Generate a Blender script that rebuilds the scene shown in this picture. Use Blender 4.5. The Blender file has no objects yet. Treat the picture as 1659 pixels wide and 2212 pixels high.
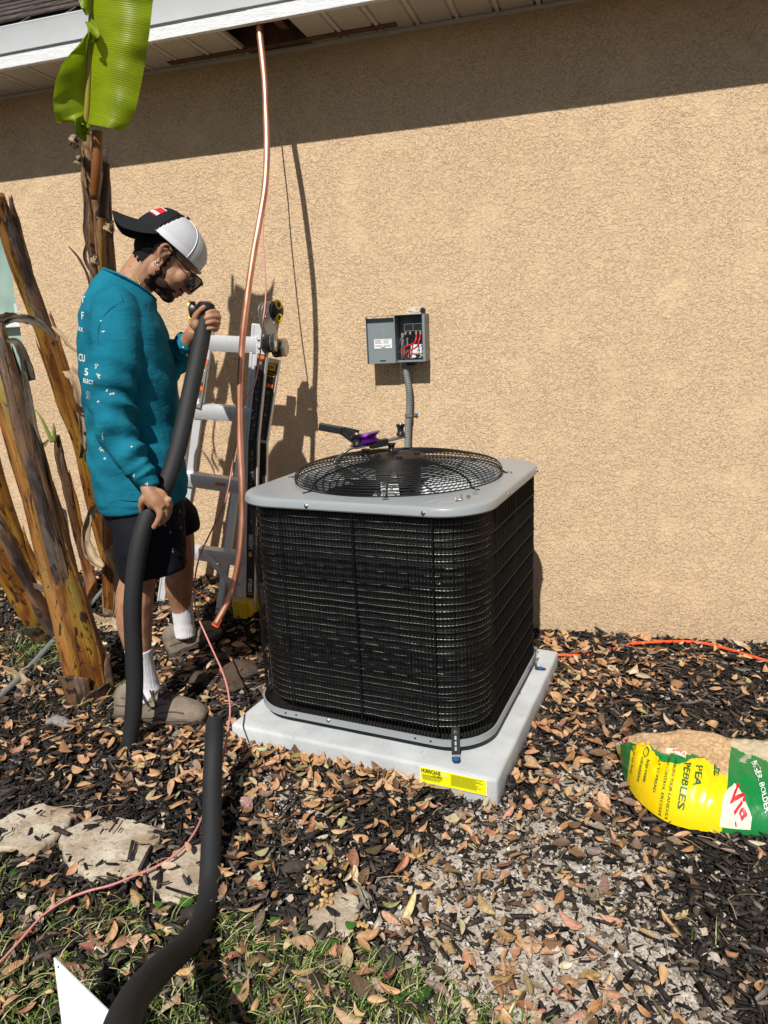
import bpy, bmesh, math, random
import numpy as np
from mathutils import Vector, Matrix, noise
from mathutils.bvhtree import BVHTree
random.seed(7); rng = np.random.default_rng(7)
R = math.radians
sc = bpy.context.scene
COL = sc.collection
# ------------------------------------------------------------------ camera
F_PX = 2888.4 / 1.8517                # focal length in the 1659 x 2212 measuring scale
PITCH, ROLL, YAW = .2361, -.0452, .2963
CAM = Vector((0, -3.0963, 1.3062))
fw = Vector((-math.sin(YAW)*math.cos(PITCH), math.cos(YAW)*math.cos(PITCH), -math.sin(PITCH)))
r0 = Vector((math.cos(YAW), math.sin(YAW), 0)); u0 = r0.cross(fw)
cr = r0*math.cos(ROLL) + u0*math.sin(ROLL); cu = -r0*math.sin(ROLL) + u0*math.cos(ROLL)
cd_ = bpy.data.cameras.new('camera'); cam = bpy.data.objects.new('camera', cd_); COL.objects.link(cam)
m = Matrix((cr, cu, -fw)).transposed().to_4x4(); m.translation = CAM; cam.matrix_world = m
cd_.sensor_fit = 'VERTICAL'; cd_.sensor_height = 24; cd_.sensor_width = 18
cd_.lens = 24 * 2888.4/4096; cd_.clip_start = .05; cd_.clip_end = 500
sc.camera = cam
# ------------------------------------------------------------------ light
SUN = Vector((-.03, 1.0, -1.1)).normalized()     # travel direction of sunlight
w = bpy.data.worlds.new('World'); sc.world = w; w.use_nodes = True
nt = w.node_tree; sk = nt.nodes.new('ShaderNodeTexSky'); sk.sky_type = 'NISHITA'; sk.sun_disc = False
sk.sun_elevation = math.asin(-SUN.z); sk.sun_rotation = math.atan2(-SUN.x, -SUN.y)
nt.links.new(sk.outputs[0], nt.nodes['Background'].inputs[0]); nt.nodes['Background'].inputs[1].default_value = .05
sl = bpy.data.lights.new('sun', 'SUN'); sl.energy = 4.9; sl.angle = R(.53); sl.color = (1, .955, .88)
so = bpy.data.objects.new('sun', sl); COL.objects.link(so)
so.rotation_euler = (-SUN).to_track_quat('Z', 'Y').to_euler()
sc.view_settings.view_transform = 'Standard'; sc.view_settings.look = 'None'
sc.view_settings.exposure = 0.12; sc.view_settings.gamma = 1; sc.view_settings.use_curve_mapping = False
sc.cycles.max_bounces = 8; sc.cycles.transparent_max_bounces = 12
# ------------------------------------------------------------------ measuring helpers
def ray(x, y): return fw + cr*((x-829.5)/F_PX) - cu*((y-1106)/F_PX)
def at(x, y, Y): d = ray(x, y); return CAM + d*((Y-CAM.y)/d.y)
def atz(x, y, z=0.): d = ray(x, y); return CAM + d*((z-CAM.z)/d.z)
def atd(x, y, D): return CAM + ray(x, y)*D
def sst(a, b, x): t = np.clip((x-a)/(b-a), 0, 1); return t*t*(3-2*t)
def hgt(x, y):
    h = .15*sst(-.75, -.12, y)*sst(-1.05, -1.6, x)
    h = h + .05*np.exp(-(((x+1.42)/.22)**2 + ((y+.72)/.16)**2))
    h = h + .022*np.exp(-(((x+.85)/.45)**2 + ((y+1.36)/.12)**2)) - .012*sst(-1.4, -2.2, y)
    h = h - .020*np.exp(-(((x+.22)/.26)**2 + ((y+1.32)/.16)**2)) - .016*np.exp(-(((x-.02)/.14)**2 + ((y+.75)/.45)**2))
    return h
def gnd(x, y, dz=0.):
    z = 0.
    for _ in range(12):
        p = atz(x, y, z+dz); z = .5*z + .5*float(hgt(p.x, p.y))
    return atz(x, y, z+dz)
VD = Vector((-.564, .826, 0)); MR = Vector((.826, .564, 0)); MC = Vector((-1.54, -.95, 0))
def M(x, y, off=0.):                      # point on the man's body plane
    d = ray(x, y); t = (off - (CAM-MC).dot(VD))/d.dot(VD); return CAM + d*t
# ------------------------------------------------------------------ object helpers
def link(o, parent=None):
    COL.objects.link(o)
    if parent: o.parent = parent
    return o
def tag(o, label=None, cat=None, group=None, kind=None):
    if label: o['label'] = label
    if cat: o['category'] = cat
    if group: o['group'] = group
    if kind: o['kind'] = kind
    return o
def empty(name, loc, label, cat, group=None):
    o = bpy.data.objects.new(name, None); o.location = loc; o.empty_display_size = .1; link(o)
    bpy.context.view_layer.update()
    return tag(o, label, cat, group)
def mesh(name, V, Fc, mat, parent=None, smooth=True, mats=None, mi=None, uv=None):
    me = bpy.data.meshes.new(name)
    V = [tuple(v) for v in V]; me.from_pydata(V, [], [tuple(f) for f in Fc])
    for mm in (mats or [mat]): me.materials.append(mm)
    if mi is not None: me.polygons.foreach_set('material_index', mi)
    if smooth: me.polygons.foreach_set('use_smooth', [True]*len(me.polygons))
    me.update()
    o = bpy.data.objects.new(name, me); link(o)
    if parent: attach(o, parent)
    return o
def attach(o, parent):
    bpy.context.view_layer.update()
    o.parent = parent; o.matrix_parent_inverse = parent.matrix_world.inverted()
class MB:                                # collects shapes into one mesh
    def __init__(s): s.V = []; s.F = []
    def add(s, V, Fc):
        n = len(s.V); s.V += [Vector(v) for v in V]; s.F += [tuple(i+n for i in f) for f in Fc]; return s
    def box(s, c, size, rot=None, bevel=0):
        x, y, z = [k/2 for k in size]; rot = rot or Matrix.Identity(3)
        if bevel <= 0:
            P = [Vector((a*x, b*y, g*z)) for a in (-1, 1) for b in (-1, 1) for g in (-1, 1)]
            Q = [(0, 1, 3, 2), (4, 6, 7, 5), (0, 4, 5, 1), (2, 3, 7, 6), (0, 2, 6, 4), (1, 5, 7, 3)]
        else:
            bm = bmesh.new(); bmesh.ops.create_cube(bm, size=1)
            for v in bm.verts: v.co = Vector((v.co.x*2*x, v.co.y*2*y, v.co.z*2*z))
            bmesh.ops.bevel(bm, geom=bm.edges[:], offset=bevel, segments=2, profile=.6, affect='EDGES')
            P = [v.co.copy() for v in bm.verts]; bm.verts.index_update(); Q = [[v.index for v in f.verts] for f in bm.faces]; bm.free()
        return s.add([Vector(c)+rot @ p for p in P], Q)
    def tube(s, pts, r, seg=10, cap=True, squash=1., up=None):
        pts = [Vector(p) for p in pts]; n = len(pts)
        rr = r if hasattr(r, '__len__') else [r]*n
        t0 = (pts[1]-pts[0]).normalized(); a = Vector(up) if up else (Vector((0, 0, 1)) if abs(t0.z) < .9 else Vector((1, 0, 0)))
        V = []; nx = (a - t0*a.dot(t0)).normalized()
        for i in range(n):
            t = (pts[min(i+1, n-1)]-pts[max(i-1, 0)]).normalized()
            nx = (nx - t*nx.dot(t)).normalized(); ny = t.cross(nx)
            for k in range(seg):
                q = 2*math.pi*k/seg; V.append(pts[i] + (nx*math.cos(q)*squash + ny*math.sin(q))*rr[i])
        Fc = [(i*seg+k, i*seg+(k+1) % seg, (i+1)*seg+(k+1) % seg, (i+1)*seg+k) for i in range(n-1) for k in range(seg)]
        if cap: Fc += [tuple(range(seg))[::-1], tuple((n-1)*seg+k for k in range(seg))]
        return s.add(V, Fc)
    def cyl(s, a, b, r, seg=16, r2=None): return s.tube([a, b], [r, r if r2 is None else r2], seg)
    def ell(s, c, r, rot=None, n=12):
        V = []; rot = rot or Matrix.Identity(3); c = Vector(c)
        for i in range(n+1):
            p = -math.pi/2+math.pi*i/n
            for k in range(2*n):
                q = math.pi*k/n; V.append(c + rot @ Vector((r[0]*math.cos(p)*math.cos(q), r[1]*math.cos(p)*math.sin(q), r[2]*math.sin(p))))
        N = 2*n
        return s.add(V, [(i*N+k, i*N+(k+1) % N, (i+1)*N+(k+1) % N, (i+1)*N+k) for i in range(n) for k in range(N)])
    def rings(s, L, cap=True):           # list of closed rings with equal vertex counts
        n = len(L[0]); V = [p for r_ in L for p in r_]
        Fc = [(i*n+k, i*n+(k+1) % n, (i+1)*n+(k+1) % n, (i+1)*n+k) for i in range(len(L)-1) for k in range(n)]
        if cap: Fc += [tuple(range(n))[::-1], tuple((len(L)-1)*n+k for k in range(n))]
        return s.add(V, Fc)
    def build(s, name, mat, parent=None, smooth=False, **k):
        o = mesh(name, s.V, s.F, mat, parent, smooth, **k); return o
def autosmooth(o, ang=35):
    me = o.data; bm = bmesh.new(); bm.from_mesh(me)
    bmesh.ops.recalc_face_normals(bm, faces=bm.faces[:])
    for f in bm.faces: f.smooth = True
    for e in bm.edges:
        if len(e.link_faces) == 2: e.smooth = e.calc_face_angle() < R(ang)
    bm.to_mesh(me); bm.free(); return o
def spline(P, n=8):                      # Catmull-Rom
    P = [Vector(p) for p in P]; Q = [2*P[0]-P[1]] + P + [2*P[-1]-P[-2]]; out = []
    for i in range(1, len(Q)-2):
        a, b, c, d = Q[i-1:i+3]
        for k in range(n):
            t = k/n; out.append(.5*(2*b+(c-a)*t+(2*a-5*b+4*c-d)*t*t+(3*b-a-3*c+d)*t**3))
    return out+[P[-1]]
def itp(vals, n):                        # interpolate radii along the spline
    m_ = len(vals); return list(np.interp(np.linspace(0, m_-1, n), range(m_), vals))
def remesh(mb, voxel, smooth_it=3, fac=.5):
    me = bpy.data.meshes.new('tmp'); me.from_pydata([tuple(v) for v in mb.V], [], mb.F); o = bpy.data.objects.new('tmp', me); COL.objects.link(o)
    md = o.modifiers.new('r', 'REMESH'); md.mode = 'VOXEL'; md.voxel_size = voxel
    if smooth_it: ms = o.modifiers.new('s', 'SMOOTH'); ms.iterations = smooth_it; ms.factor = fac
    dg = bpy.context.evaluated_depsgraph_get(); m2 = bpy.data.meshes.new_from_object(o.evaluated_get(dg))
    bpy.data.objects.remove(o); bpy.data.meshes.remove(me); return m2
def mob(name, me, mats, parent=None):
    me.name = name; me.materials.clear()
    for mm in mats: me.materials.append(mm)
    me.polygons.foreach_set('use_smooth', [True]*len(me.polygons))
    o = bpy.data.objects.new(name, me); link(o)
    if parent: attach(o, parent)
    return o
def verts_np(me): a = np.empty(len(me.vertices)*3); me.vertices.foreach_get('co', a); return a.reshape(-1, 3)
def norms_np(me): return np.array([tuple(v.normal) for v in me.vertices])
# ------------------------------------------------------------------ materials
def srgb(h):
    c = [int(h[i:i+2], 16)/255 for i in (0, 2, 4)]; return tuple((x/12.92 if x <= .04045 else ((x+.055)/1.055)**2.4) for x in c)+(1,)
class NM:
    def __init__(s, name, col=(.5, .5, .5), rough=.5, metal=0., spec=.5, **kw):
        s.m = bpy.data.materials.new(name); s.m.use_nodes = True; s.t = s.m.node_tree; s.b = s.t.nodes['Principled BSDF']
        if isinstance(col, str): col = srgb(col)
        s.b.inputs['Base Color'].default_value = tuple(col[:3])+(1,); s.b.inputs['Roughness'].default_value = rough
        s.b.inputs['Metallic'].default_value = metal; s.b.inputs['Specular IOR Level'].default_value = spec
        for k, v in kw.items(): s.b.inputs[k.replace('_', ' ')].default_value = v
        s.co = None
    def n(s, typ, ins={}, **props):
        nd = s.t.nodes.new('ShaderNode'+typ)
        for k, v in props.items(): setattr(nd, k, v)
        for k, v in ins.items():
            if isinstance(v, bpy.types.NodeSocket): s.t.links.new(v, nd.inputs[k])
            else: nd.inputs[k].default_value = v
        return nd
    def coord(s, scale=(1, 1, 1), rot=(0, 0, 0), which='Object'):
        if s.co is None: s.co = s.n('TexCoord')
        return s.n('Mapping', {'Vector': s.co.outputs[which], 'Scale': scale, 'Rotation': rot}).outputs[0]
    def noise(s, scale, detail=4, vec=None, rough=.55, dist=0.):
        return s.n('TexNoise', {'Vector': vec or s.coord(), 'Scale': scale, 'Detail': detail, 'Roughness': rough, 'Distortion': dist}).outputs[0]
    def ramp(s, fac, stops, interp='LINEAR'):
        r_ = s.n('ValToRGB', {'Fac': fac}); e = r_.color_ramp; e.interpolation = interp
        while len(e.elements) < len(stops): e.elements.new(.5)
        for el, (p, c) in zip(e.elements, stops):
            if isinstance(c, (int, float)): c = (c, c, c, 1)
            if isinstance(c, str): c = srgb(c)
            el.position = p; el.color = tuple(c[:3])+(1,)
        return r_.outputs[0]
    def mix(s, fac, a, b, blend='MIX'):
        nd = s.n('Mix', data_type='RGBA', blend_type=blend)
        for k, v in ((0, fac), (6, a), (7, b)):
            if isinstance(v, str): v = srgb(v)
            if isinstance(v, bpy.types.NodeSocket): s.t.links.new(v, nd.inputs[k])
            else: nd.inputs[k].default_value = v if k == 0 else tuple(v[:3])+(1,)
        return nd.outputs[2]
    def math(s, op, a, b=0.):
        nd = s.n('Math', operation=op)
        for k, v in ((0, a), (1, b)):
            if isinstance(v, bpy.types.NodeSocket): s.t.links.new(v, nd.inputs[k])
            else: nd.inputs[k].default_value = v
        return nd.outputs[0]
    def col(s, sock): s.t.links.new(sock, s.b.inputs['Base Color']); return s
    def rough(s, sock): s.t.links.new(sock, s.b.inputs['Roughness']); return s
    def bump(s, h, dist=.002, strength=1.):
        nd = s.n('Bump', {'Height': h, 'Distance': dist, 'Strength': strength})
        if s.b.inputs['Normal'].links: s.t.links.new(s.b.inputs['Normal'].links[0].from_socket, nd.inputs['Normal'])
        s.t.links.new(nd.outputs[0], s.b.inputs['Normal']); return s
def var(name, col, rough=.5, amt=.25, scale=12, bump=.0005, bscale=80, **k):
    n_ = NM(name, col, rough, **k); c = srgb(col) if isinstance(col, str) else tuple(col)+((1,) if len(col) == 3 else ())
    f = n_.noise(scale, 5); n_.col(n_.mix(n_.ramp(f, [(.3, 0.), (.7, 1.)]), tuple(x*(1-amt) for x in c[:3]), tuple(min(1, x*(1+amt*.6)) for x in c[:3])))
    if bump: n_.bump(n_.noise(bscale, 3), bump)
    return n_.m
# ================================================================== MATERIALS
def stucco():
    n_ = NM('tan_stucco', (.56, .41, .26), .88, spec=.2); v = n_.coord(); wv = n_.coord((1, 1, 1.25))
    a = n_.noise(52, 4, wv, .58, .5); b = n_.noise(120, 3, wv, .55, .4); c = n_.noise(3.1, 4, v); d = n_.noise(17, 3, wv, .5, .5)
    h1 = n_.ramp(a, [(.485, 0.), (.505, .9), (.60, 1.)]); h2 = n_.ramp(b, [(.49, 0.), (.52, 1.)])
    msk = n_.ramp(n_.math('ADD', n_.math('MULTIPLY', c, .6), n_.math('MULTIPLY', d, .4)), [(.38, .35), (.56, .9)])
    h = n_.math('ADD', n_.math('MULTIPLY', h1, .7), n_.math('MULTIPLY', n_.math('MULTIPLY', h2, .55), msk))
    h = n_.math('MULTIPLY', h, n_.ramp(n_.noise(6.5, 3, v), [(.33, .35), (.5, 1.)])); h = n_.math('ADD', h, n_.math('MULTIPLY', n_.noise(320, 2, v), .05))
    col = n_.mix(n_.ramp(n_.noise(1.4, 5, v), [(.3, 0.), (.75, 1.)]), (.70, .505, .315), (.735, .54, .345))
    col = n_.mix(n_.ramp(n_.noise(2.6, 4, n_.coord((3, 1, .5)), .6, .6), [(.60, 0.), (.78, .12)]), col, (.50, .36, .24))
    z = n_.n('SeparateXYZ', {'Vector': n_.co.outputs['Object']}).outputs[2]
    spl = n_.math('MULTIPLY', n_.ramp(n_.math('ADD', z, n_.math('MULTIPLY', n_.noise(9, 5, v), .35)), [(.10, 1.), (.42, 0.)]), n_.ramp(n_.noise(70, 4, v), [(.45, .25), (.6, .9)]))
    col = n_.mix(n_.math('MULTIPLY', spl, .45), col, (.22, .15, .10))
    cr_ = n_.n('TexVoronoi', {'Vector': n_.n('VectorMath', {0: v, 1: n_.n('Mapping', {'Vector': n_.n('TexNoise', {'Vector': v, 'Scale': 3.}).outputs[1], 'Scale': (.5, .5, .5)}).outputs[0]}, operation='ADD').outputs[0], 'Scale': .9}, feature='DISTANCE_TO_EDGE').outputs[0]
    ck = n_.math('MULTIPLY', n_.ramp(cr_, [(.0, 1.), (.0022, 0.)]), n_.ramp(n_.noise(1.1, 2, v), [(.5, 0.), (.56, .22)])); col = n_.mix(ck, col, (.20, .14, .09)); n_.col(col)
    n_.bump(h, .0046, 1.); return n_.m
STUCCO = stucco()
def concrete():
    n_ = NM('grey_concrete', (.6, .62, .64), .9, spec=.25)
    f = n_.noise(9, 6); g = n_.noise(60, 4)
    c = n_.mix(n_.ramp(f, [(.35, 0.), (.65, 1.)]), (.43, .45, .46), (.53, .55, .56))
    c = n_.mix(n_.ramp(n_.noise(26, 5, dist=1.5), [(.60, 0.), (.78, .35)]), c, (.38, .37, .35))
    c = n_.mix(n_.ramp(g, [(.66, 0.), (.74, .7)]), c, (.22, .2, .18)); n_.col(c)
    n_.bump(g, .0008); n_.bump(n_.noise(250, 2), .0004); return n_.m
CONC = concrete()
PAINT = var('grey_painted_steel', (.29, .315, .33), .34, .05, 6, .00015, 40)
BLACKW = NM('black_coated_wire', (.006, .006, .0065), .42, spec=.35).m
CHROME = NM('zinc_screw', (.6, .6, .6), .3, 1).m
BLUE = NM('blue_screw_paint', (.02, .12, .35), .4).m
ALU = None
def aluminium():
    n_ = NM('brushed_aluminium', (.70, .72, .74), .38, .30)
    f = n_.noise(6, 4, n_.coord((30, 30, 2))); n_.col(n_.mix(f, (.60, .62, .64), (.80, .81, .83)))
    n_.rough(n_.ramp(n_.noise(14, 5), [(.3, .28), (.7, .52)])); n_.bump(f, .0003); return n_.m
ALU = aluminium()
WHITE = var('white_metal', (.74, .77, .80), .45, .05, 5, .0002, 30)
def fascia_m():
    n_ = NM('white_wood_grain_board', (.78, .80, .82), .6)
    f = n_.noise(3, 6, n_.coord((6, 60, 90)), dist=1.2); n_.col(n_.mix(n_.ramp(f, [(.4, 0.), (.6, 1.)]), (.66, .68, .70), (.82, .83, .84))); n_.bump(f, .002); return n_.m
FASC = fascia_m()
def soffit_m():
    n_ = NM('perforated_soffit', (.62, .57, .50), .6)
    sp = n_.n('SeparateXYZ', {'Vector': n_.coord((1, 1, 1))})
    k = .0085; row = n_.math('FLOOR', n_.math('DIVIDE', sp.outputs[1], k*.8))
    fx = n_.math('SUBTRACT', n_.math('FRACT', n_.math('ADD', n_.math('DIVIDE', sp.outputs[0], k), n_.math('MULTIPLY', row, .5))), .5)
    fy = n_.math('SUBTRACT', n_.math('FRACT', n_.math('DIVIDE', sp.outputs[1], k*.8)), .5)
    d = n_.math('SQRT', n_.math('ADD', n_.math('MULTIPLY', fx, fx), n_.math('MULTIPLY', fy, fy)))
    n_.col(n_.mix(n_.math('LESS_THAN', d, .24), (.66, .61, .54), (.03, .025, .02))); return n_.m
SOFP = soffit_m()
SOFR = var('cream_soffit_metal', (.66, .61, .54), .55, .06, 6, 0)
def copper():
    n_ = NM('bright_copper', (.80, .38, .26), .34, .78)
    f = n_.noise(5, 5, n_.coord((4, 4, 1))); n_.col(n_.mix(n_.ramp(f, [(.35, 0.), (.65, 1.)]), (.60, .25, .15), (.86, .45, .31))); n_.rough(n_.ramp(f, [(.3, .36), (.8, .52)])); return n_.m
COPPER = copper()
FOAM = var('black_foam_rubber', (.013, .014, .0155), .7, .35, 5, .0008, 260)
PVC = var('grey_pvc', (.20, .215, .215), .5, .15, 5, .0003, 40)
ORANGE = NM('orange_cord', (.85, .09, .02), .4).m
PINK = var('pink_wire_jacket', (.62, .25, .23), .5, .15, 8, 0)
YELLOW = NM('yellow_plastic', (.72, .47, .01), .38).m
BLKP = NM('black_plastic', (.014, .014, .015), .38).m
DARK = NM('dark_interior', (.012, .011, .010), .8).m
GREYBOX = var('grey_powder_coat', (.20, .235, .245), .5, .06, 8, .0001, 60)
STEEL = var('galvanised_steel', (.42, .40, .36), .35, .12, 10, 0, metallic=0) if False else NM('galvanised_steel', (.48, .45, .40), .36, .8).m
PRINTW = NM('white_print', (.8, .8, .8), .5).m
PRINTK = NM('black_print', (.012, .012, .012), .5).m
# ================================================================== LETTERING
def text_geo(s, size=1., bold=0., cx=1.):
    c = bpy.data.curves.new('t', 'FONT'); c.body = s; c.size = size; c.offset = bold*size; c.resolution_u = 2; c.space_line = .95
    o = bpy.data.objects.new('t', c); me = bpy.data.meshes.new_from_object(o)
    bm = bmesh.new(); bm.from_mesh(me); V = None
    bmesh.ops.triangulate(bm, faces=bm.faces[:])
    bpy.data.objects.remove(o); bpy.data.curves.remove(c); bpy.data.meshes.remove(me); return bm
def lettering(s, fn, height, mat, parent, bold=.0, sx=1., name='lettering', sub=None):
    """fn maps letter-plane metres (u right, v up) to a 3D point"""
    bm = text_geo(s, height/.72, bold)
    if sub:
        for _ in range(6):
            E_ = [e for e in bm.edges if e.calc_length() > sub]
            if not E_: break
            bmesh.ops.subdivide_edges(bm, edges=E_, cuts=1); bmesh.ops.triangulate(bm, faces=bm.faces[:])
    V = [fn(v.co.x*sx, v.co.y) for v in bm.verts]; bm.verts.index_update()
    Fc = [[v.index for v in f.verts] for f in bm.faces]; bm.free()
    return mesh(name, V, Fc, mat, parent, False)
def plane_fn(o, ux, uy): o = Vector(o); ux = Vector(ux).normalized(); uy = Vector(uy).normalized(); return lambda a, b: o+ux*a+uy*b
# ================================================================== GROUND
SANDS = [(1080, 1800, .18, .9), (1250, 1870, .25, 1), (1300, 2120, .2, .9), (880, 1930, .12, .7), (620, 1690, .10, .7), (1180, 1850, .25, .95), (1150, 2000, .3, .9), (930, 1850, .14, .7), (1320, 2010, .22, .85), (1020, 2120, .2, .8), (1330, 1640, .09, .8), (1270, 1700, .15, 1), (1200, 1790, .14, .9), (1010, 1930, .22, 1), (1290, 1930, .18, .9), (1130, 2080, .25, 1),
         (1350, 2080, .16, .9), (1480, 2180, .12, .8), (860, 2010, .12, .8), (560, 1690, .12, .7), (760, 1630, .06, .6), (640, 1750, .12, .8),
         (490, 1650, .07, .5), (950, 2180, .2, .8), (700, 1850, .1, .5), (1250, 1620, .08, .7), (980, 1760, .08, .5)]
SB = [(gnd(a, b), c, d) for a, b, c, d in SANDS]
def sandf(x, y):
    s = np.zeros_like(x)
    for p, c, d in SB: s = np.maximum(s, d*np.exp(-(((x-p.x)**2+(y-p.y)**2)/(c*c))**1.3))
    return s
def axis(a, b, st, far):
    A = np.arange(a, b+1e-6, st); l = a - np.geomspace(st*2, far, 16)[::-1]; r_ = b + np.geomspace(st*2, far, 16); return np.concatenate([l, A, r_])
def vnoise(x, y, s, seed=0):
    r_ = np.random.default_rng(seed); g = r_.random((256, 256)); X = x*s+500.3; Y = y*s+500.7
    i = np.floor(X).astype(int); j = np.floor(Y).astype(int); fx = X-i; fy = Y-j; fx = fx*fx*(3-2*fx); fy = fy*fy*(3-2*fy); q = lambda a, b: g[a % 256, b % 256]
    return (q(i, j)*(1-fx)+q(i+1, j)*fx)*(1-fy)+(q(i, j+1)*(1-fx)+q(i+1, j+1)*fx)*fy
def gz(x, y):
    return hgt(x, y) + .016*(vnoise(x, y, 9, 1)-.5) + .010*(vnoise(x, y, 28, 2)-.5) + .005*(vnoise(x, y, 90, 3)-.5)
ax = axis(-3.6, 1.1, .011, 120.); ay = axis(-2.45, .06, .011, 120.)
X, Y = np.meshgrid(ax, ay); near = (X > -3.7) & (X < 1.2) & (Y > -2.6) & (Y < .2)
Z = gz(X, Y) - .006; Z[~near] = -.012
V = np.stack([X, Y, Z], -1).reshape(-1, 3); nx_, ny_ = len(ax), len(ay)
me = bpy.data.meshes.new('ground'); ii = np.arange(nx_*ny_).reshape(ny_, nx_)
Q = np.stack([ii[:-1, :-1], ii[:-1, 1:], ii[1:, 1:], ii[1:, :-1]], -1).reshape(-1, 4)
def np_mesh(me, V, Q):
    k = Q.shape[1]; me.vertices.add(len(V)); me.vertices.foreach_set('co', np.ascontiguousarray(V, dtype=np.float32).ravel())
    me.loops.add(Q.size); me.loops.foreach_set('vertex_index', Q.ravel().astype(np.int32))
    me.polygons.add(len(Q)); me.polygons.foreach_set('loop_start', np.arange(0, Q.size, k, dtype=np.int32)); me.polygons.foreach_set('loop_total', np.full(len(Q), k, dtype=np.int32))
    me.update(calc_edges=True); me.validate()
np_mesh(me, V, Q); me.polygons.foreach_set('use_smooth', [True]*len(me.polygons))
at_ = me.attributes.new('sand', 'FLOAT', 'POINT'); at_.data.foreach_set('value', sandf(X, Y).ravel().astype(np.float32))
n_ = NM('mulch_soil', (.03, .025, .02), .95, spec=.2); s_ = n_.n('Attribute', attribute_name='sand').outputs['Fac']
v = n_.coord(); f1 = n_.noise(22, 6, v, .65); f2 = n_.noise(140, 4, v, .6)
soil = n_.mix(n_.ramp(f2, [(.35, 0.), (.7, 1.)]), (.012, .010, .009), (.075, .055, .04))
sand = n_.mix(n_.ramp(f2, [(.35, 0.), (.65, 1.)]), (.26, .21, .165), (.60, .555, .49))
fac = n_.ramp(n_.math('ADD', s_, n_.math('MULTIPLY', n_.math('SUBTRACT', f1, .5), 1.3)), [(.42, 0.), (.62, 1.)])
n_.col(n_.mix(fac, soil, sand)); n_.bump(f2, .003); n_.bump(n_.noise(600, 2, v), .0008)
me.materials.append(n_.m); ground = bpy.data.objects.new('ground', me); link(ground); tag(ground, kind='structure')
# ================================================================== HOUSE
house = empty('house', (-.8, 0, 0), 'tan stucco house wall with white eave behind the condenser, roof shingles at top left', 'house')
wx = at(45, 720, 0).x; wz0 = at(20, 905, 0).z; wz1 = 2.02
mb = MB()
T = .2
for x0, x1, z0, z1 in ((wx, 6, -.3, 2.60), (-9, wx, -.3, wz0), (-9, wx, wz1, 2.60)):
    if x0 == wx: mb.box(((x0+x1)/2, T/2, (z0+z1)/2), (x1-x0, T, z1-z0))
    else: mb.box(((x0+x1)/2-.001, T/2+.001, (z0+z1)/2), (x1-x0, T, z1-z0))
wall = mb.build('wall', STUCCO, house)
# rough broken plaster at the foot of the wall
n_ = NM('chipped_plaster', (.5, .48, .44), .9); n_.col(n_.mix(n_.ramp(n_.noise(60, 5), [(.4, 0.), (.6, 1.)]), (.45, .37, .28), (.62, .61, .58))); n_.bump(n_.noise(120, 3), .002); CHIPP = n_.m
def patch(px, py, w_, h_, seed, name='bare_plaster_patch', mat=CHIPP, Yo=-.002):
    c = at(px, py, 0); rr = random.Random(seed); P = []; k = 26
    for i in range(k):
        q = 2*math.pi*i/k; s = .7+.5*rr.random(); P.append((c.x+w_*s*math.cos(q), Yo, c.z+h_*s*math.sin(q)))
    mesh(name, [(c.x, Yo, c.z)]+P, [(0, i+1, (i+1) % k+1) for i in range(k)], mat, house, False)
for i, (a, b, c, d) in enumerate(((920, 950, .006, .012), (918, 925, .004, .018), (1250, 1372, .02, .006), (1300, 1362, .03, .006), (1345, 1375, .02, .005), (900, 668, .04, .012), (1205, 1330, .012, .01))): patch(a, b, c, d, i)
# window
GLASS = NM('greenish_window_glass', (.22, .34, .29), .08, 0, .8); GLASS.col(GLASS.mix(GLASS.ramp(GLASS.noise(2, 3), [(.4, 0.), (.6, 1.)]), (.16, .27, .23), (.34, .46, .40))); GLASS = GLASS.m
MB().box((wx-.6, .10, (wz0+wz1)/2), (1.2, .01, wz1-wz0)).build('window_glass', GLASS, house)
zb_ = at(60, 698, .08).z
MB().box((wx-.6, .075, zb_), (1.2, .04, .035), bevel=.004).build('window_sash_bar', WHITE, house)
MB().box((wx-.6, .04, wz0+.012), (1.2, .11, .03), bevel=.004).build('window_sill', WHITE, house)
STK = NM('pale_sticker', (.45, .62, .62), .5).m
p = at(44, 665, .094); stk = MB().box((p.x, .0935, p.z), (.075, .002, .045)).build('window_sticker', STK, house)
lettering('1-800', lambda a, b: Vector((p.x+.03-a, .0915, p.z+.006+b)), .009, PRINTK, stk, .01)
# eave
EY, ZB, ZS = -.316, 2.463, 2.480
x0, x1 = -9., 6.
MB().box(((x0+x1)/2, EY+.011, ZB+.031), (x1-x0, .022, .062), bevel=.002).build('fascia_board', FASC, house)
seams = [-9, -4.6, at(522, 20, EY).x, 1.9, 6]
for a, b in zip(seams, seams[1:]):     # bent metal drip edge in lengths
    Pf = [(EY-.004, ZB+.050), (EY-.007, ZB+.052), (EY-.026, ZB+.128), (EY-.030, ZB+.136), (EY+.05, ZB+.19), (EY+.05, ZB+.187), (EY-.027, ZB+.132), (EY+.0, ZB+.056)]
    k = len(Pf); V = [(xx, y_, z_) for xx in (a+.0008, b-.0008+.02) for y_, z_ in [(q[0]-(.0015 if xx > a+.1 else 0), q[1]) for q in Pf]]
    autosmooth(mesh('drip_edge', V, [(i, (i+1) % k, k+(i+1) % k, k+i) for i in range(k)]+[tuple(range(k))[::-1], tuple(range(k, 2*k))], WHITE, house, False), 20)
hx0, hx1 = at(492, 62, -.15).x+.03, at(620, 50, -.15).x+.05
pw = .152; xs = [hx0-pw*k for k in range(1, 16)]+[hx1+pw*k for k in range(0, 14)]
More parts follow.
